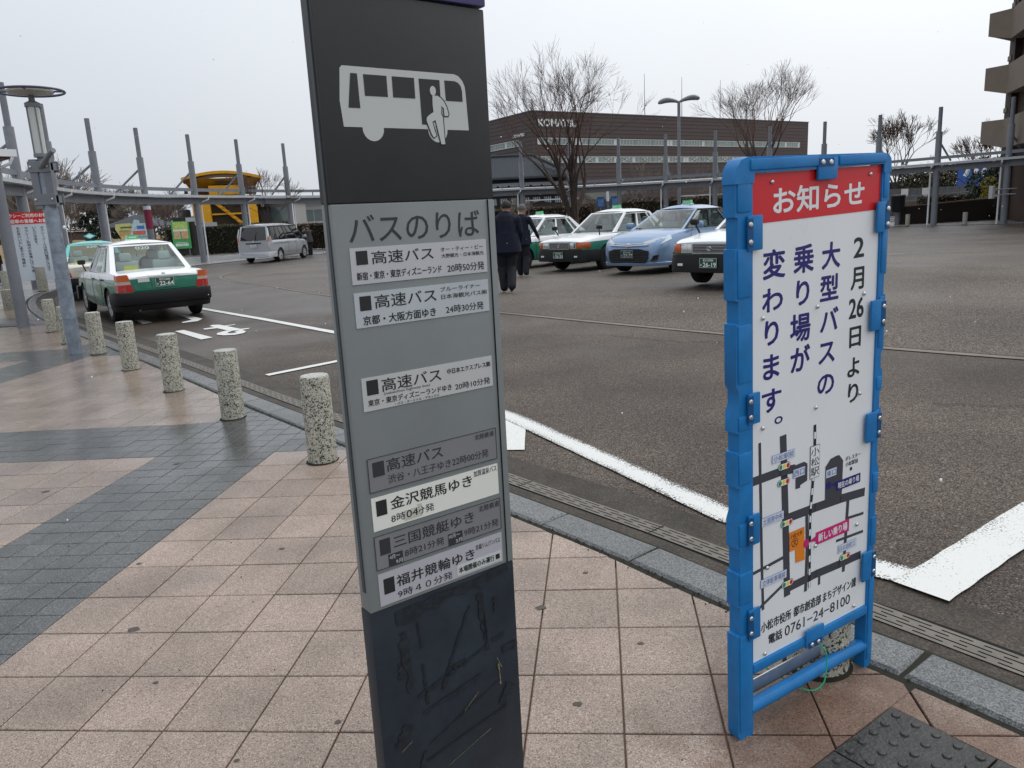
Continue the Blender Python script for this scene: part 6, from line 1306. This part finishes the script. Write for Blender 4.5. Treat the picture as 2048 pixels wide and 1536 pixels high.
abox('wall', M['brickwall'], .3, 14, .35, 10, 0, 18); abox('corner_pier', mat('dark_pier', (.045, .032, .028), .7), -.3, .9, 0, 1.1, 0, 18.5)
for k in range(5):
    abox('storey_band', M['taupe'], -.35, .35, -.05, .4, 3.1 + 2.7 * k, 3.35 + 2.7 * k)
O_ = Vector((28.0, 44.2, 0)); PA, PB_, PC_, PD_ = [Vector((x, y, 0)) - O_ for x, y in ((25.98, 43.0), (26.5, 41.9), (25.15, 38.3), (23.6, 34.2))]; IN = rd_ * .16
for k in range(5):
    dz = -2.7 + 2.7 * k - (0 if k else .0); pts = [(PA, 6.85, 7.97), (PB_, 6.52, 7.96), (PC_, 6.48, 7.98), (PD_, 6.48, 7.98)]; m1 = MB()
    for p, z0, z1 in pts: m1.v += [(p.x, p.y, z0 + dz), (p.x, p.y, z1 + dz), (p.x + IN.x, p.y + IN.y, z1 + dz), (p.x + IN.x, p.y + IN.y, z0 + dz)]
    for i in range(3):
        for q in range(4): m1.f.append([i * 4 + q, i * 4 + (q + 1) % 4, (i + 1) * 4 + (q + 1) % 4, (i + 1) * 4 + q]); m1.m.append(0)
    m1.f += [[0, 1, 2, 3], [12, 15, 14, 13]]; m1.m += [0, 0]
    e_ = PA + Vector((2.2, 1.4, 0)); m1.add([(PA.x, PA.y, 6.85 + dz), (e_.x, e_.y, 6.85 + dz), (e_.x, e_.y, 7.97 + dz), (PA.x, PA.y, 7.97 + dz), (PA.x + .1, PA.y - .15, 6.85 + dz), (e_.x + .1, e_.y - .15, 6.85 + dz), (e_.x + .1, e_.y - .15, 7.97 + dz), (PA.x + .1, PA.y - .15, 7.97 + dz)], [(0, 1, 2, 3), (7, 6, 5, 4), (3, 2, 6, 7)])
    bk = m1.build('balcony', M['taupe'], AB, fix=True)
    m1 = MB(); q = [PA, PB_, PC_, PD_, PD_ + rd_ * 3, PB_ + rd_ * 2.6, e_]; zz_ = [6.87, 6.54, 6.5, 6.5, 6.5, 6.54, 6.8]; m1.add([(p.x, p.y, z + dz) for p, z in zip(q, zz_)], [(0, 1, 5, 6), (1, 2, 3, 4, 5)]); m1.build('slab', M['taupe'], bk)
# evergreens and shrubs by it
def bush(name, c, d, n, mt, label, sz=.12, cat='shrub'):
    t = empty(name, (c[0], c[1], 0)); tag(t, label, cat); r_ = random.Random(len(label)); m1 = MB(); m1.tube([(0, 0, 0), (0, 0, c[2])], .06, 5); m1.build('trunk', M['bark'], t); m1 = MB()
    for k in range(8): leafmass(m1, (r_.uniform(-.3, .3) * d[0], r_.uniform(-.3, .3) * d[1], c[2] + r_.uniform(-.3, .3) * d[2]), (d[0] * .6, d[1] * .6, d[2] * .55), n // 8, sz, r_)
    m1.build('crown', M[mt], t)
bush('evergreen_tree', (31.3, 49.5, 2.1), (3.2, 2.2, 3.2), 4200, 'evergreen', 'dark evergreen tree against the brown building', .1, 'tree')
bush('yellow_shrub', (30.2, 48.2, 1.5), (1.7, 1.4, 1.9), 2400, 'yellowleaf', 'yellow green shrub in front of the dark evergreen', .06)
bush('evergreen_shrub', (33.5, 62, 2.5), (5.4, 3, 2.6), 3500, 'hedge', 'olive green bushes under the low roof at right', .13); bush('evergreen_shrub', (37.5, 64, 2.6), (4.4, 3, 3.2), 3500, 'hedge', 'olive bushes behind the bare tree at right', .13)
hedge('hedge', (26.4, 47.3, .85), (2.2, 1.2, 1.2), 1500, 'brownhedge', 'orange brown hedge behind the black waste bin', .07); hedge('hedge', (31.6, 44.8, .45), (7.0, 1.6, .75), 3000, 'hedge', 'low green hedge in front of the brown building', .08); hedge('hedge', (31.5, 53, 1.1), (6, 1.2, .7), 1500, 'brownhedge', 'low brown hedge on the terrace by the bare tree', .08)
LR = empty('low_pavilion', (32.5, 66, 0)); tag(LR, 'low grey roofed pavilion behind the fence right of the blue sign', 'building'); m1 = MB(); m1.add([(-4.2, 0, 3.1), (.5, -.5, 3.7), (5.5, 0, 3.0), (5.5, 5, 3.0), (.5, 5, 3.7), (-4.2, 5, 3.1), (-4.2, 0, 2.9), (.5, -.5, 3.45), (5.5, 0, 2.8)], [(0, 1, 4, 5), (1, 2, 3, 4), (0, 6, 7, 1), (1, 7, 8, 2)]); m1.build('roof', M['postw'], LR); m1 = MB(); m1.box((.7, 3, 1.4), (8.8, 3, 2.8)); m1.build('wall', mat('dim_wall', (.07, .07, .065), .8), LR)
FN = empty('panel_fence', (31, 58, 0)); tag(FN, 'grey board fence with two white shield emblems', 'fence')
for k in range(14): m1 = MB(); m1.box((-3.2 + k * .52, 0, 1.5), (.49, .05, 1.25)); m1.build('fence_panel', mat('fence_grey', (.12, .125, .13), .6, var=.2, vscale=3) if k == 0 else FN_m, FN) if k else None; FN_m = bpy.data.materials.get('fence_grey') or mat('fence_grey', (.12, .125, .13), .6, var=.2, vscale=3)
for x in (-1.3, .25): m1 = MB(); m1.prism([(-.26, .35), (.26, .35), (.26, -.1), (0, -.35), (-.26, -.1)], lambda a, b: (x + a, -.04, 1.75 + b), lambda a, b: (x + a, -.06, 1.75 + b)); m1.build('shield', M['plate_wht'], FN, fix=True)
TW = empty('terrace_wall', (28, 50, 0)); tag(TW, 'stepped brown stone terrace walls with rails right of the blue sign', 'wall'); M['stonewall'] = mat('brown_stone_wall', (.12, .095, .08), .8, var=.25, vscale=3)
for k, (x, y, z, w_, h_) in enumerate([(2.5, 6, .95, 14, .5), (1.5, 3.2, .75, 12, .35), (-.2, -1.2, .22, 5.4, .45), (-2.8, 1, .5, 2.4, .3)]): m1 = MB(); m1.bbox((x, y, z), (w_, .5, h_), .02); m1.build('wall_block', M['stonewall'], TW)
m1 = MB()
for x in (-1, 1, 3, 5, 7): m1.tube([(x, 2.8, .9), (x, 2.8, 1.55)], .025, 5)
m1.tube([(-1, 2.8, 1.55), (7, 2.8, 1.75)], .025, 5); m1.tube([(-1, 2.8, 1.25), (7, 2.8, 1.45)], .02, 5); m1.build('handrail', M['post'], TW)
RW = empty('ramp_wall', (25.3, 44.6, 0)); tag(RW, 'dark brown sloping ramp wall behind the canopy post', 'wall'); m1 = MB(); m1.prism([(-2.6, 0), (3.6, 0), (3.6, 1.25), (-2.6, .95)], lambda a, b: (a, 0, b), lambda a, b: (a, .35, b)); m1.build('wall_panel', mat('dark_brown_wall', (.035, .024, .022), .5), RW, fix=True); m1 = MB(); m1.tube([(-2.6, .15, .98), (3.6, .15, 1.28)], .04, 6); m1.build('coping', M['stonewall'], RW)
BN = empty('waste_bin', (22.3, 44.2, 0)); tag(BN, 'black round waste bin on a stand right of the blue sign', 'bin'); m1 = MB(); m1.lathe([(.30, .72), (.36, .9), (.38, 1.55), (.40, 1.6)], 20); m1.build('drum', M['black'], BN, smooth=True); m1 = MB(); m1.lathe([(.41, 1.6), (.41, 1.66), (.1, 1.68)], 20); m1.build('lid', M['post'], BN, smooth=True); m1 = MB(); m1.lathe([(.12, 0), (.12, .74)], 10); m1.build('stand', M['post'], BN)
PS = empty('prohibition_sign', (29.6, 47.0, 0)); tag(PS, 'small white sign with red no walking symbol beside the low hedge', 'sign'); m1 = MB(); m1.bbox((0, 0, .95), (.52, .04, .8), .01); pb = m1.build('board', M['plate_wht'], PS); m1 = MB(); ci = [(.18 * cos(2 * pi * k / 20), .18 * sin(2 * pi * k / 20)) for k in range(21)]
for a, b in zip(ci, ci[1:]): m1.tube([(a[0], -.03, 1.12 + a[1]), (b[0], -.03, 1.12 + b[1])], .02, 4)
m1.tube([(-.12, -.03, 1.24), (.12, -.03, 1.0)], .02, 4); m1.tube([(0, -.028, 1.2), (0, -.028, 1.05)], .03, 5); m1.box((0, -.025, .78), (.38, .006, .05)); m1.box((0, -.025, .68), (.38, .006, .04)); m1.build('symbol', M['red'], pb); m1 = MB(); m1.box((0, .04, .3), (.05, .04, .6)); m1.build('leg', M['post'], PS)
BB = empty('blue_banner', (36.6, 61, 0)); tag(BB, 'blue banner with white marks behind the bare tree at right', 'banner'); m1 = MB(); m1.bbox((0, 0, 3.0), (2.6, .06, 1.8), .01); m1.build('cloth', mat('banner_blue', (.03, .10, .36), .5), BB); m1 = MB()
for k in range(3): m1.prism([(-.9 + k * .65, 2.9), (-.6 + k * .65, 3.5), (-.35 + k * .65, 3.3), (-.6 + k * .65, 2.8)], lambda a, b: (a, -.04, b), None)
m1.build('print', M['wtext'], BB)
for x in (-1.25, 1.25): m1 = MB(); m1.tube([(x, .05, 0), (x, .05, 3.95)], .04, 6); m1.build('pole', M['post'], BB)
PLg = empty('globe_light_post', (26.8, 55, 0)); tag(PLg, 'small grey light post with tube lantern in front of the board fence', 'lamp'); m1 = MB(); m1.tube([(0, 0, .6), (0, 0, 2.2)], .05, 6); m1.build('pole', M['post'], PLg); m1 = MB(); m1.tube([(0, 0, 2.2), (0, 0, 2.75)], .09, 8); m1.build('lantern', M['white_metal'], PLg); m1 = MB(); m1.lathe([(.32, 2.78), (.3, 2.82), (.05, 2.85)], 12); m1.build('cap', M['post'], PLg)
WS = empty('wall_mounted_sign', (25.05, 38.6, 0)); tag(WS, 'small pale box sign on two brackets at the rightmost canopy post', 'sign'); m1 = MB(); m1.bbox((-.95, 0, 1.55), (.14, .3, .62), .02); m1.build('box', M['postw'], WS); m1 = MB(); m1.tube([(-.95, 0, 1.68), (.25, 0, 1.68)], .03, 5); m1.tube([(-.95, 0, 1.42), (.25, 0, 1.42)], .03, 5); m1.build('bracket', M['postw'], WS)

# ------------------------------------------------------------------ left background
M['ctyellow'] = mat('machine_yellow', (.60, .30, .012), .45, var=.12, vscale=2); M['ctdark'] = mat('machine_dark', (.03, .022, .012), .7)
DT = empty('dump_truck', (-30.3, 86, 0), .34); tag(DT, 'giant yellow mining dump truck on display, seen from the front', 'dump truck')
m1 = MB(); arc = [(-3.9 + 7.9 * k / 12, 6.95 + .75 * sin(pi * (k + .8) / 13.5)) for k in range(13)]
m1.prism(arc + [(x, z - .28) for x, z in arc[::-1]], lambda a, b: (a, -3.6, b), lambda a, b: (a, 3, b)); m1.build('canopy', M['ctyellow'], DT, fix=True)
m1 = MB(); m1.add([(-3.8, -3.3, 6.95), (3.9, -3.3, 6.95), (3.0, -1.2, 5.5), (-2.9, -1.2, 5.5)], [(0, 1, 2, 3)]); m1.add([(-3.85, -3.4, 6.9), (-2.9, -3.0, 5.35), (-2.9, 4, 5.35), (-3.85, 4, 6.9)], [(0, 1, 2, 3)]); m1.add([(3.95, -3.4, 6.95), (3.3, -3.0, 5.35), (3.3, 4, 5.35), (3.95, 4, 6.9)], [(0, 1, 2, 3)]); m1.box((.1, -1.0, 6.2), (6.6, .2, 1.7)); m1.build('dump_body', mat('shaded_yellow', (.33, .17, .015), .6, var=.3, vscale=1.5), DT)
m1 = MB(); m1.bbox((.4, -2.1, 5.75), (3.6, 1.6, 1.0), .05); m1.build('cab_box', M['ctyellow'], DT)
for x, y, z, a, b in ((.2, -2.95, 6.5, 1.6, .3), (2.4, -2.95, 5.6, 1.0, .6), (-3.6, -2.9, 5.75, .35, .55)): m1 = MB(); m1.box((x, y, z), (a, .06, b)); m1.build('cab_window', M['ctdark'], DT)
m1 = MB(); m1.box((0, -2.2, 5.05), (7.6, 2.0, .16)); m1.build('deck', M['steel_dark'], DT)
for x, w_ in ((-2.3, 1.7), (2.75, .9)): m1 = MB(); m1.bbox((x, -3.4, 3.2), (w_, 1.6, 3.6), .06); m1.build('front_housing', M['ctyellow'], DT)
m1 = MB(); m1.box((.45, -3.2, 3.2), (3.8, .6, 3.5)); m1.build('radiator', M['ctdark'], DT); m1 = MB()
for z in (1.55, 3.3, 4.9): m1.box((.45, -3.8, z), (3.9, .18, .16))
for x in (-1.45, 2.35): m1.box((x, -3.8, 3.2), (.16, .18, 3.5))
m1.box((.5, -4.0, 3.2), (.32, .2, 4.8), M=Matrix.Rotation(radians(-48), 3, 'Y')); m1.build('stair_frame', M['ctyellow'], DT); m1 = MB()
for k in range(9): u = k / 8; m1.box((-1.0 + 3.1 * u, -4.15, 4.75 - 3.1 * u), (.5, .3, .05))
m1.build('stair_tread', M['ctyellow'], DT); m1 = MB(); 
for z in (5.55, 6.0): m1.tube([(2.2, -3.2, z), (6.5, -3.2, z)], .035, 5)
for k in range(6): m1.tube([(2.2 + k * .85, -3.2, 5.1), (2.2 + k * .85, -3.2, 6.0)], .03, 5)
m1.build('handrail', M['winframe'], DT)
for x in (-4.1, 4.0): m1 = MB(); m1.lathe([(1.9, -.6), (2.0, -.3), (2.0, .3), (1.9, .6)], 28, (x, -1.5, 2.0), Matrix.Rotation(radians(90), 3, 'Y')); m1.build('wheel', M['rubber'], DT, smooth=True)
WB = empty('white_pavilion', (-25.6, 86, 0)); tag(WB, 'white edged pavilion building right of the yellow dump truck', 'building'); m1 = MB(); m1.box((.2, 3, 3.0), (5.0, 5, 3.2)); m1.build('wall', mat('grey_wall', (.30, .29, .28), .7), WB); m1 = MB(); m1.bbox((.0, 2, 4.45), (6.0, 7, .25), .03); m1.build('roof', M['white_metal'], WB)
for x, z, a, b in ((.9, 3.1, 2.4, 1.5), (-1.7, 2.4, 1.5, 3.0)): m1 = MB(); m1.box((x, .46, z), (a, .06, b)); m1.build('window', M['winglass'], WB)
for x, w_ in ((-.45, .3), (2.6, .4)): m1 = MB(); m1.box((x, -.5, 2.3), (w_, .3, 4.1)); m1.build('pillar', M['white_metal'], WB)
m1 = MB(); m1.box((-1.9, .2, 2.6), (.7, .1, 1.7)); m1.build('blue_board', mat('notice_blue', (.03, .09, .28), .4), WB)
WB = empty('white_building', (-22, 96, 0)); tag(WB, 'long white building with band of windows beside the pylon', 'building'); m1 = MB(); m1.box((1, 4, 2.2), (14, 8, 4.3)); m1.build('wall', mat('offwhite_wall', (.48, .48, .48), .7), WB); m1 = MB(); m1.bbox((1, 3.5, 4.55), (15, 9, .3), .03); m1.build('roof', M['white_metal'], WB)
for k in range(9): m1 = MB(); m1.box((-4.6 + k * 1.4, -.05, 2.9), (1.25, .06, 1.3)); m1.build('window', M['winglass'], WB)
GZ = empty('garden_pavilion', (-32.4, 70, 0)); tag(GZ, 'small pavilion with dark hip roof and round lamp, beyond the map boards', 'pavilion'); m1 = MB(); m1.add([(-2.4, -2.4, 2.35), (2.6, -2.4, 2.3), (2.6, 2.4, 2.3), (-2.4, 2.4, 2.35), (-.4, 0, 3.35), (.4, 0, 3.35)], [(0, 1, 5, 4), (1, 2, 5), (2, 3, 4, 5), (3, 0, 4), (0, 1, 2, 3)]); m1.build('roof', M['rooftile'], GZ)
for x in (-1.9, 2.0): 
    for y in (-1.8, 1.8): m1 = MB(); m1.box((x, y, 1.2), (.16, .16, 2.4)); m1.build('post', mat('timber_post', (.14, .10, .08), .8) if False else M['bark2'], GZ)
HT = empty('small_hut', (-44.2, 78, 0)); tag(HT, 'small brown hut with white eave in the wood', 'hut'); m1 = MB(); m1.box((-.4, 1, 1.6), (3.6, 2, 1.7)); m1.build('wall', M['brickwall'], HT); m1 = MB(); m1.add([(-3, -.4, 3.1), (1.6, -.4, 2.25), (1.6, 2.4, 2.25), (-3, 2.4, 3.1), (-3, -.4, 3.0), (1.6, -.4, 2.15)], [(0, 1, 2, 3), (0, 4, 5, 1)]); m1.build('roof', M['blind'], HT)
def board(name, loc, w_, z0, z1, label, base, blobs, rot=0.1, shape=None):
    t = empty(name, loc, rot); tag(t, label, 'information board'); m1 = MB(); P = shape or [(-w_ / 2, z0), (w_ / 2, z0), (w_ / 2, z1), (-w_ / 2, z1)]; m1.prism(P, lambda a, b: (a, -.04, b), lambda a, b: (a, .02, b)); b = m1.build('board', mat(name + '_paint', base, .5, var=.25, vscale=4), t, fix=True); m1 = MB(); mats_ = []
    for k, (x, z, ww_, hh_, c) in enumerate(blobs): m1.cur = k; mats_.append(mat('print_colour', c, .5, var=.4, vscale=12)); m1.box((x, -.045 - .002 * k, z), (ww_, .004, hh_))
    m1.build('print', mats_, b)
    for x in (-w_ * .35, w_ * .35): m1 = MB(); m1.tube([(x, .06, 0), (x, .06, z0 + .1)], .035, 5); m1.build('leg', M['post'], t)
board('map_board', (-28.9, 60, 0), 1.4, 1.3, 2.5, 'pale yellow map board with wavy outline left of the blue one', (.50, .47, .18), [(.1, 2.2, .9, .12, (.10, .12, .05)), (.0, 1.75, 1.0, .4, (.50, .28, .12)), (-.1, 1.95, .7, .1, (.15, .3, .1))], shape=[(-.75, 2.1), (-.55, 1.7), (-.35, 1.3), (.7, 1.25), (.65, 2.35), (.35, 2.5), (-.3, 2.5), (-.7, 2.45)])
board('map_board', (-27.7, 59.6, 0), 1.3, 1.3, 2.4, 'pale blue map board with red and blue blocks and bird shaped top', (.42, .52, .56), [(.15, 2.15, .55, .25, (.06, .16, .40)), (.0, 1.75, .9, .3, (.55, .12, .10)), (.1, 1.45, 1.0, .18, (.15, .38, .30))], shape=[(-.85, 1.25), (.7, 1.25), (.7, 2.45), (.1, 2.45), (.05, 2.7), (-.25, 2.75), (-.45, 2.4), (-.55, 1.9)])
board('poster_stand', (-21.6, 52.4, 0), 1.15, .55, 2.35, 'tall green poster board in a dark frame between canopy posts', (.06, .34, .10), [(0, 2.05, .95, .5, (.42, .56, .16)), (-.25, 1.45, .42, .5, (.58, .38, .22)), (.25, 1.45, .42, .5, (.58, .33, .18)), (0, 1.75, .95, .12, (.66, .68, .60)), (0, .80, .85, .18, (.62, .66, .60)), (.0, .95, .7, .05, (.5, .6, .5))])
m1 = MB(); m1.bbox((-21.3, 52.9, 1.35), (1.75, .5, 2.5), .03); tag(m1.build('poster_cabinet', mat('cabinet_dark', (.03, .028, .022), .5)), 'dark cabinet frame standing behind the green poster board', 'cabinet')
board('green_sign', (-24.3, 37.2, 0), .5, 1.5, 2.9, 'small lime green sign partly behind the lamp post', (.22, .50, .06), [(0, 2.4, .3, .5, (.5, .6, .3))])
DS = empty('direction_sign', (-17.6, 45, 0)); tag(DS, 'white direction sign plates on a post behind the canopy post', 'sign'); m1 = MB(); m1.tube([(.25, 0, 0), (.25, 0, 2.3)], .06, 6); m1.build('pole', mat('sign_pole_grey', (.40, .40, .38), .6), DS)
for x, z, w_ in ((-.1, 2.3, .9), (.75, 1.98, .9), (.2, 2.08, .5)): m1 = MB(); m1.bbox((x, -.06, z), (w_, .05, .22), .01); m1.build('sign_plate', M['plate_wht'], DS)

# ------------------------------------------------------------------ people
def capsule(mb, a, b, ra, rb2, n=10, flat=1.0, axis=None):
    """tapered rounded limb; flat < 1 squashes it front to back"""
    a, b = Vector(a), Vector(b); d = (b - a); L = d.length; d = d / L if L else Vector((0, 0, 1)); pts, rs_ = [], []
    for k in range(4): t_ = k / 3 * pi / 2; pts.append(a - d * ra * cos(t_)); rs_.append(max(.001, ra * sin(t_)))
    for k in range(1, 4): pts.append(a.lerp(b, k / 4)); rs_.append(ra + (rb2 - ra) * k / 4)
    for k in range(4): t_ = k / 3 * pi / 2; pts.append(b + d * rb2 * sin(t_)); rs_.append(max(.001, rb2 * cos(t_)))
    i0 = len(mb.v); mb.tube(pts, rs_, n)
    if flat != 1.0:
        c = (a + b) / 2
        for i in range(i0, len(mb.v)): x, y, z = mb.v[i]; mb.v[i] = (x, c.y + (y - c.y) * flat, z)
def person(label, loc, rz, H, pose, cols, voxel=.012, stout=1.0, hair='hair', group=None, fingers=True):
    """facing +y locally; parts are (from, to, r1, r2, flat, material slot)"""
    t = empty('person', (loc[0], loc[1], loc[2] if len(loc) > 2 else hgt(*loc[:2])), rz); tag(t, label, 'person', group); k = H / 1.72; s_ = stout; parts = []
    def P(a, b, r1, r2, m_, flat=1.0): parts.append((Vector(a) * k, Vector(b) * k, r1 * k, r2 * k, flat, m_))
    hipL, hipR = (-.09, 0, .88), (.09, 0, .88); J = pose
    P((0, .0, .92), (0, .0, 1.10), .165 * s_, .17 * s_, 0, .78); P((0, 0, 1.10), (0, J.get('lean', 0) * .5, 1.33), .17 * s_, .165 * s_, 0, .74); P((-.13 * s_, 0, 1.36), (.13 * s_, 0, 1.36), .085, .085, 0)
    P((-.06, 0, .86), (.06, 0, .86), .165 * s_, .165 * s_, 0, .85)
    hd = J.get('head', (0, .03)); P((0, .0, 1.40), (hd[0] * .5, hd[1] * .6, 1.50), .06, .055, 2); P((hd[0], hd[1], 1.565), (hd[0] * 1.1, hd[1] * .9, 1.635), .077, .093, 2); P((hd[0], hd[1] + .075, 1.53), (hd[0], hd[1] + .06, 1.56), .035, .04, 2)
    P((hd[0], hd[1] + .105, 1.575), (hd[0], hd[1] + .088, 1.605), .016, .010, 2)
    for sd_ in (-1, 1): P((hd[0] + sd_ * .088, hd[1], 1.575), (hd[0] + sd_ * .092, hd[1] - .008, 1.605), .016, .02, 2)
    for sd_, key in ((-1, 'L'), (1, 'R')):
        sh = (sd_ * .185 * s_, 0, 1.375); el, wr = J['el' + key], J['wr' + key]; P(sh, el, .066, .052, 0); P(el, wr, .052, .04, 0)
        kn, an = J['kn' + key], J['an' + key]; P((sd_ * .095, 0, .87), kn, .115 * s_ ** .5, .088 * s_ ** .5, 1); P(kn, an, .088 * s_ ** .5, .072 * s_ ** .5, 1); ft = Vector(J.get('toe' + key, (0, .16, 0))); P(Vector(an) + Vector((0, -.02, -.03)), Vector(an) + ft + Vector((0, 0, -.05)), .045, .036, 3)
        w_ = Vector(wr); hdir = (w_ - Vector(el)).normalized(); palm = w_ + hdir * .06; P(w_, palm, .026, .034, 2, 1)
        if fingers:
            side = hdir.cross(Vector((1, 0, 0))).normalized() if abs(hdir.x) < .9 else Vector((0, 1, 0))
            for q in range(4): o_ = side * ((q - 1.5) * .019); ln = (.06, .072, .068, .052)[q]; P(palm + o_, palm + o_ + hdir * ln * .55 + Vector((-sd_ * .008, .0, 0)), .0105, .010, 2); P(palm + o_ + hdir * ln * .55 + Vector((-sd_ * .008, 0, 0)), palm + o_ + hdir * ln + Vector((-sd_ * .022, 0, 0)), .0098, .008, 2)
            P(w_ + hdir * .02 + side * .028, w_ + hdir * .05 + side * .052, .012, .010, 2); P(w_ + hdir * .05 + side * .052, w_ + hdir * .08 + side * .055, .010, .008, 2)
        else: P(palm, palm + hdir * .06, .026, .018, 2)
    mb = MB()
    for a, b, r1, r2, fl, m_ in parts: capsule(mb, a, b, r1, r2, 10, fl)
    me = mb.mesh('body', [M[c] for c in cols]); o = bpy.data.objects.new('body', me); COL.objects.link(o); rm = o.modifiers.new('r', 'REMESH'); rm.mode = 'VOXEL'; rm.voxel_size = voxel; sm = o.modifiers.new('s', 'SMOOTH'); sm.factor = .5; sm.iterations = 3
    m2 = bpy.data.meshes.new_from_object(o.evaluated_get(bpy.context.evaluated_depsgraph_get())); bpy.data.objects.remove(o); m2.materials.clear()
    for c in cols: m2.materials.append(M[c])
    idx = []
    for p in m2.polygons:
        c = p.center; best = (1e9, 0)
        for a, b, r1, r2, fl, m_ in parts:
            ab = b - a; t_ = max(0, min(1, (c - a).dot(ab) / max(1e-9, ab.length_squared))); d = (c - a - ab * t_).length - (r1 + (r2 - r1) * t_)
            if d < best[0]: best = (d, m_)
        idx.append(best[1])
    m2.polygons.foreach_set('material_index', idx); m2.polygons.foreach_set('use_smooth', [True] * len(m2.polygons)); m2.name = 'body'; link('body', m2, t)
    hc = Vector((hd[0] * 1.05, hd[1] - .008, 1.628)) * k; m1 = MB(); r_ = .107 * k; nn = 14
    for i in range(8):
        ph = i / 7 * pi * .62
        for q in range(nn):
            a = 2 * pi * q / nn; front = max(0, sin(a)); pz = cos(ph * (1 - .42 * front)); pr = sin(ph * (1 - .42 * front)); m1.v.append(tuple(hc + Vector((r_ * pr * cos(a) * .97, r_ * pr * sin(a) * 1.08, r_ * pz * 1.02)) + Vector((noise.noise(Vector((i, q, 1))) * .004,) * 3)))
    for i in range(7):
        for q in range(nn): m1.f.append([i * nn + q, i * nn + (q + 1) % nn, (i + 1) * nn + (q + 1) % nn, (i + 1) * nn + q]); m1.m.append(0)
    m1.build('hair', M[hair], t, smooth=True)
    # jacket skirt and shirt collar
    m1 = MB(); rx, ry = .195 * s_ * k, .150 * s_ * k; prof = [(1.12, 1.0), (1.0, 1.04), (.90, 1.10), (.80, 1.16), (.765, 1.17)]; n3 = 28
    for z, f_ in prof:
        for q in range(n3): a = 2 * pi * q / n3; fo = 1 + .025 * sin(5 * a + z * 7); m1.v.append((rx * f_ * fo * cos(a), ry * f_ * fo * sin(a), z * k))
    for i in range(len(prof) - 1):
        for q in range(n3): m1.f.append([i * n3 + q, i * n3 + (q + 1) % n3, (i + 1) * n3 + (q + 1) % n3, (i + 1) * n3 + q]); m1.m.append(0)
    m1.build('jacket', M[cols[0]], t, smooth=True)
    m1 = MB(); m1.lathe([(.072 * k, 1.425 * k), (.066 * k, 1.475 * k), (.060 * k, 1.48 * k)], 18, (hd[0] * .3 * k, hd[1] * .25 * k, 0)); m1.build('collar', M['collar'], t, smooth=True); return t
M['collar'] = mat('white_collar', (.72, .73, .75), .7); M['suit'] = mat('navy_suit', (.006, .008, .020), .85, var=.35, vscale=9, bump=.4, bscale=14); M['trousers'] = mat('dark_trousers', (.008, .009, .014), .75, var=.35, vscale=9, bump=.4, bscale=14); M['shoe'] = mat('black_shoe', (.008, .008, .009), .25); M['greycoat'] = mat('grey_coat', (.05, .045, .045), .8, var=.3, vscale=6)
walk = dict(elL=(-.29, -.03, 1.12), wrL=(-.30, .10, .90), elR=(.29, -.02, 1.12), wrR=(.27, .12, .88), knL=(-.09, .10, .49), anL=(-.08, .03, .09), knR=(.08, .04, .48), anR=(.05, -.22, .13), toeR=(0, .13, -.04), head=(.035, .06), lean=.03)
person('stout man in dark navy suit walking away, beside the pylon edge', (.03, 15.1), .08, 1.74, walk, ('suit', 'trousers', 'skin', 'shoe'), .011, 1.28)
stand = dict(elL=(-.26, -.02, 1.13), wrL=(-.26, .06, .88), elR=(.30, .05, 1.14), wrR=(.37, .17, .93), knL=(-.09, .05, .49), anL=(-.10, .12, .08), knR=(.09, .02, .48), anR=(.10, -.12, .10), head=(.03, .05), lean=.02)
person('grey haired man in dark suit with one arm out, partly behind the stout man', (.42, 19.0), -.25, 1.72, stand, ('suit', 'trousers', 'skin', 'shoe'), .012, 1.05, 'greyhair')
s2_ = dict(elL=(-.22, .05, 1.13), wrL=(-.10, .2, 1.12), elR=(.22, .05, 1.13), wrR=(.10, .2, 1.10), knL=(-.09, .02, .48), anL=(-.10, 0, .08), knR=(.09, .02, .48), anR=(.10, 0, .08), head=(0, .03))
person('person in black clothes with arms folded, left of the pair by the silver van', (-11.35, 44.2, 0), -1.0, 1.56, s2_, ('trousers', 'trousers', 'skin', 'shoe'), .022, 1.0, fingers=False)
person('person in grey coat, right of the pair by the silver van', (-10.9, 43.6, 0), 1.2, 1.66, s2_, ('greycoat', 'trousers', 'skin', 'shoe'), .022, 1.1, fingers=False)
person('person in dark coat standing by the lime green sign behind the notice board', (-20.2, 31.0, 0), 2.0, 1.65, s2_, ('trousers', 'greycoat', 'skin', 'shoe'), .022, 1.1, fingers=False)
# sparse drifting snow
mb = MB(); rn = random.Random(12)
for i in range(260):
    d = rn.uniform(2.5, 22); a = rn.uniform(-.62, .62); z = EYE + d * rn.uniform(-.42, .42)
    if z < .3: z = rn.uniform(.3, 4)
    r = rn.uniform(.0025, .0055); mb.lathe([(r * .6, -r), (r, 0), (r * .6, r)], 5, (d * sin(a), d * cos(a), z))
tag(mb.build('snowflakes', mat('snow', (.85, .87, .9), .6)), 'sparse small snowflakes falling over the plaza', 'snow', kind='stuff')
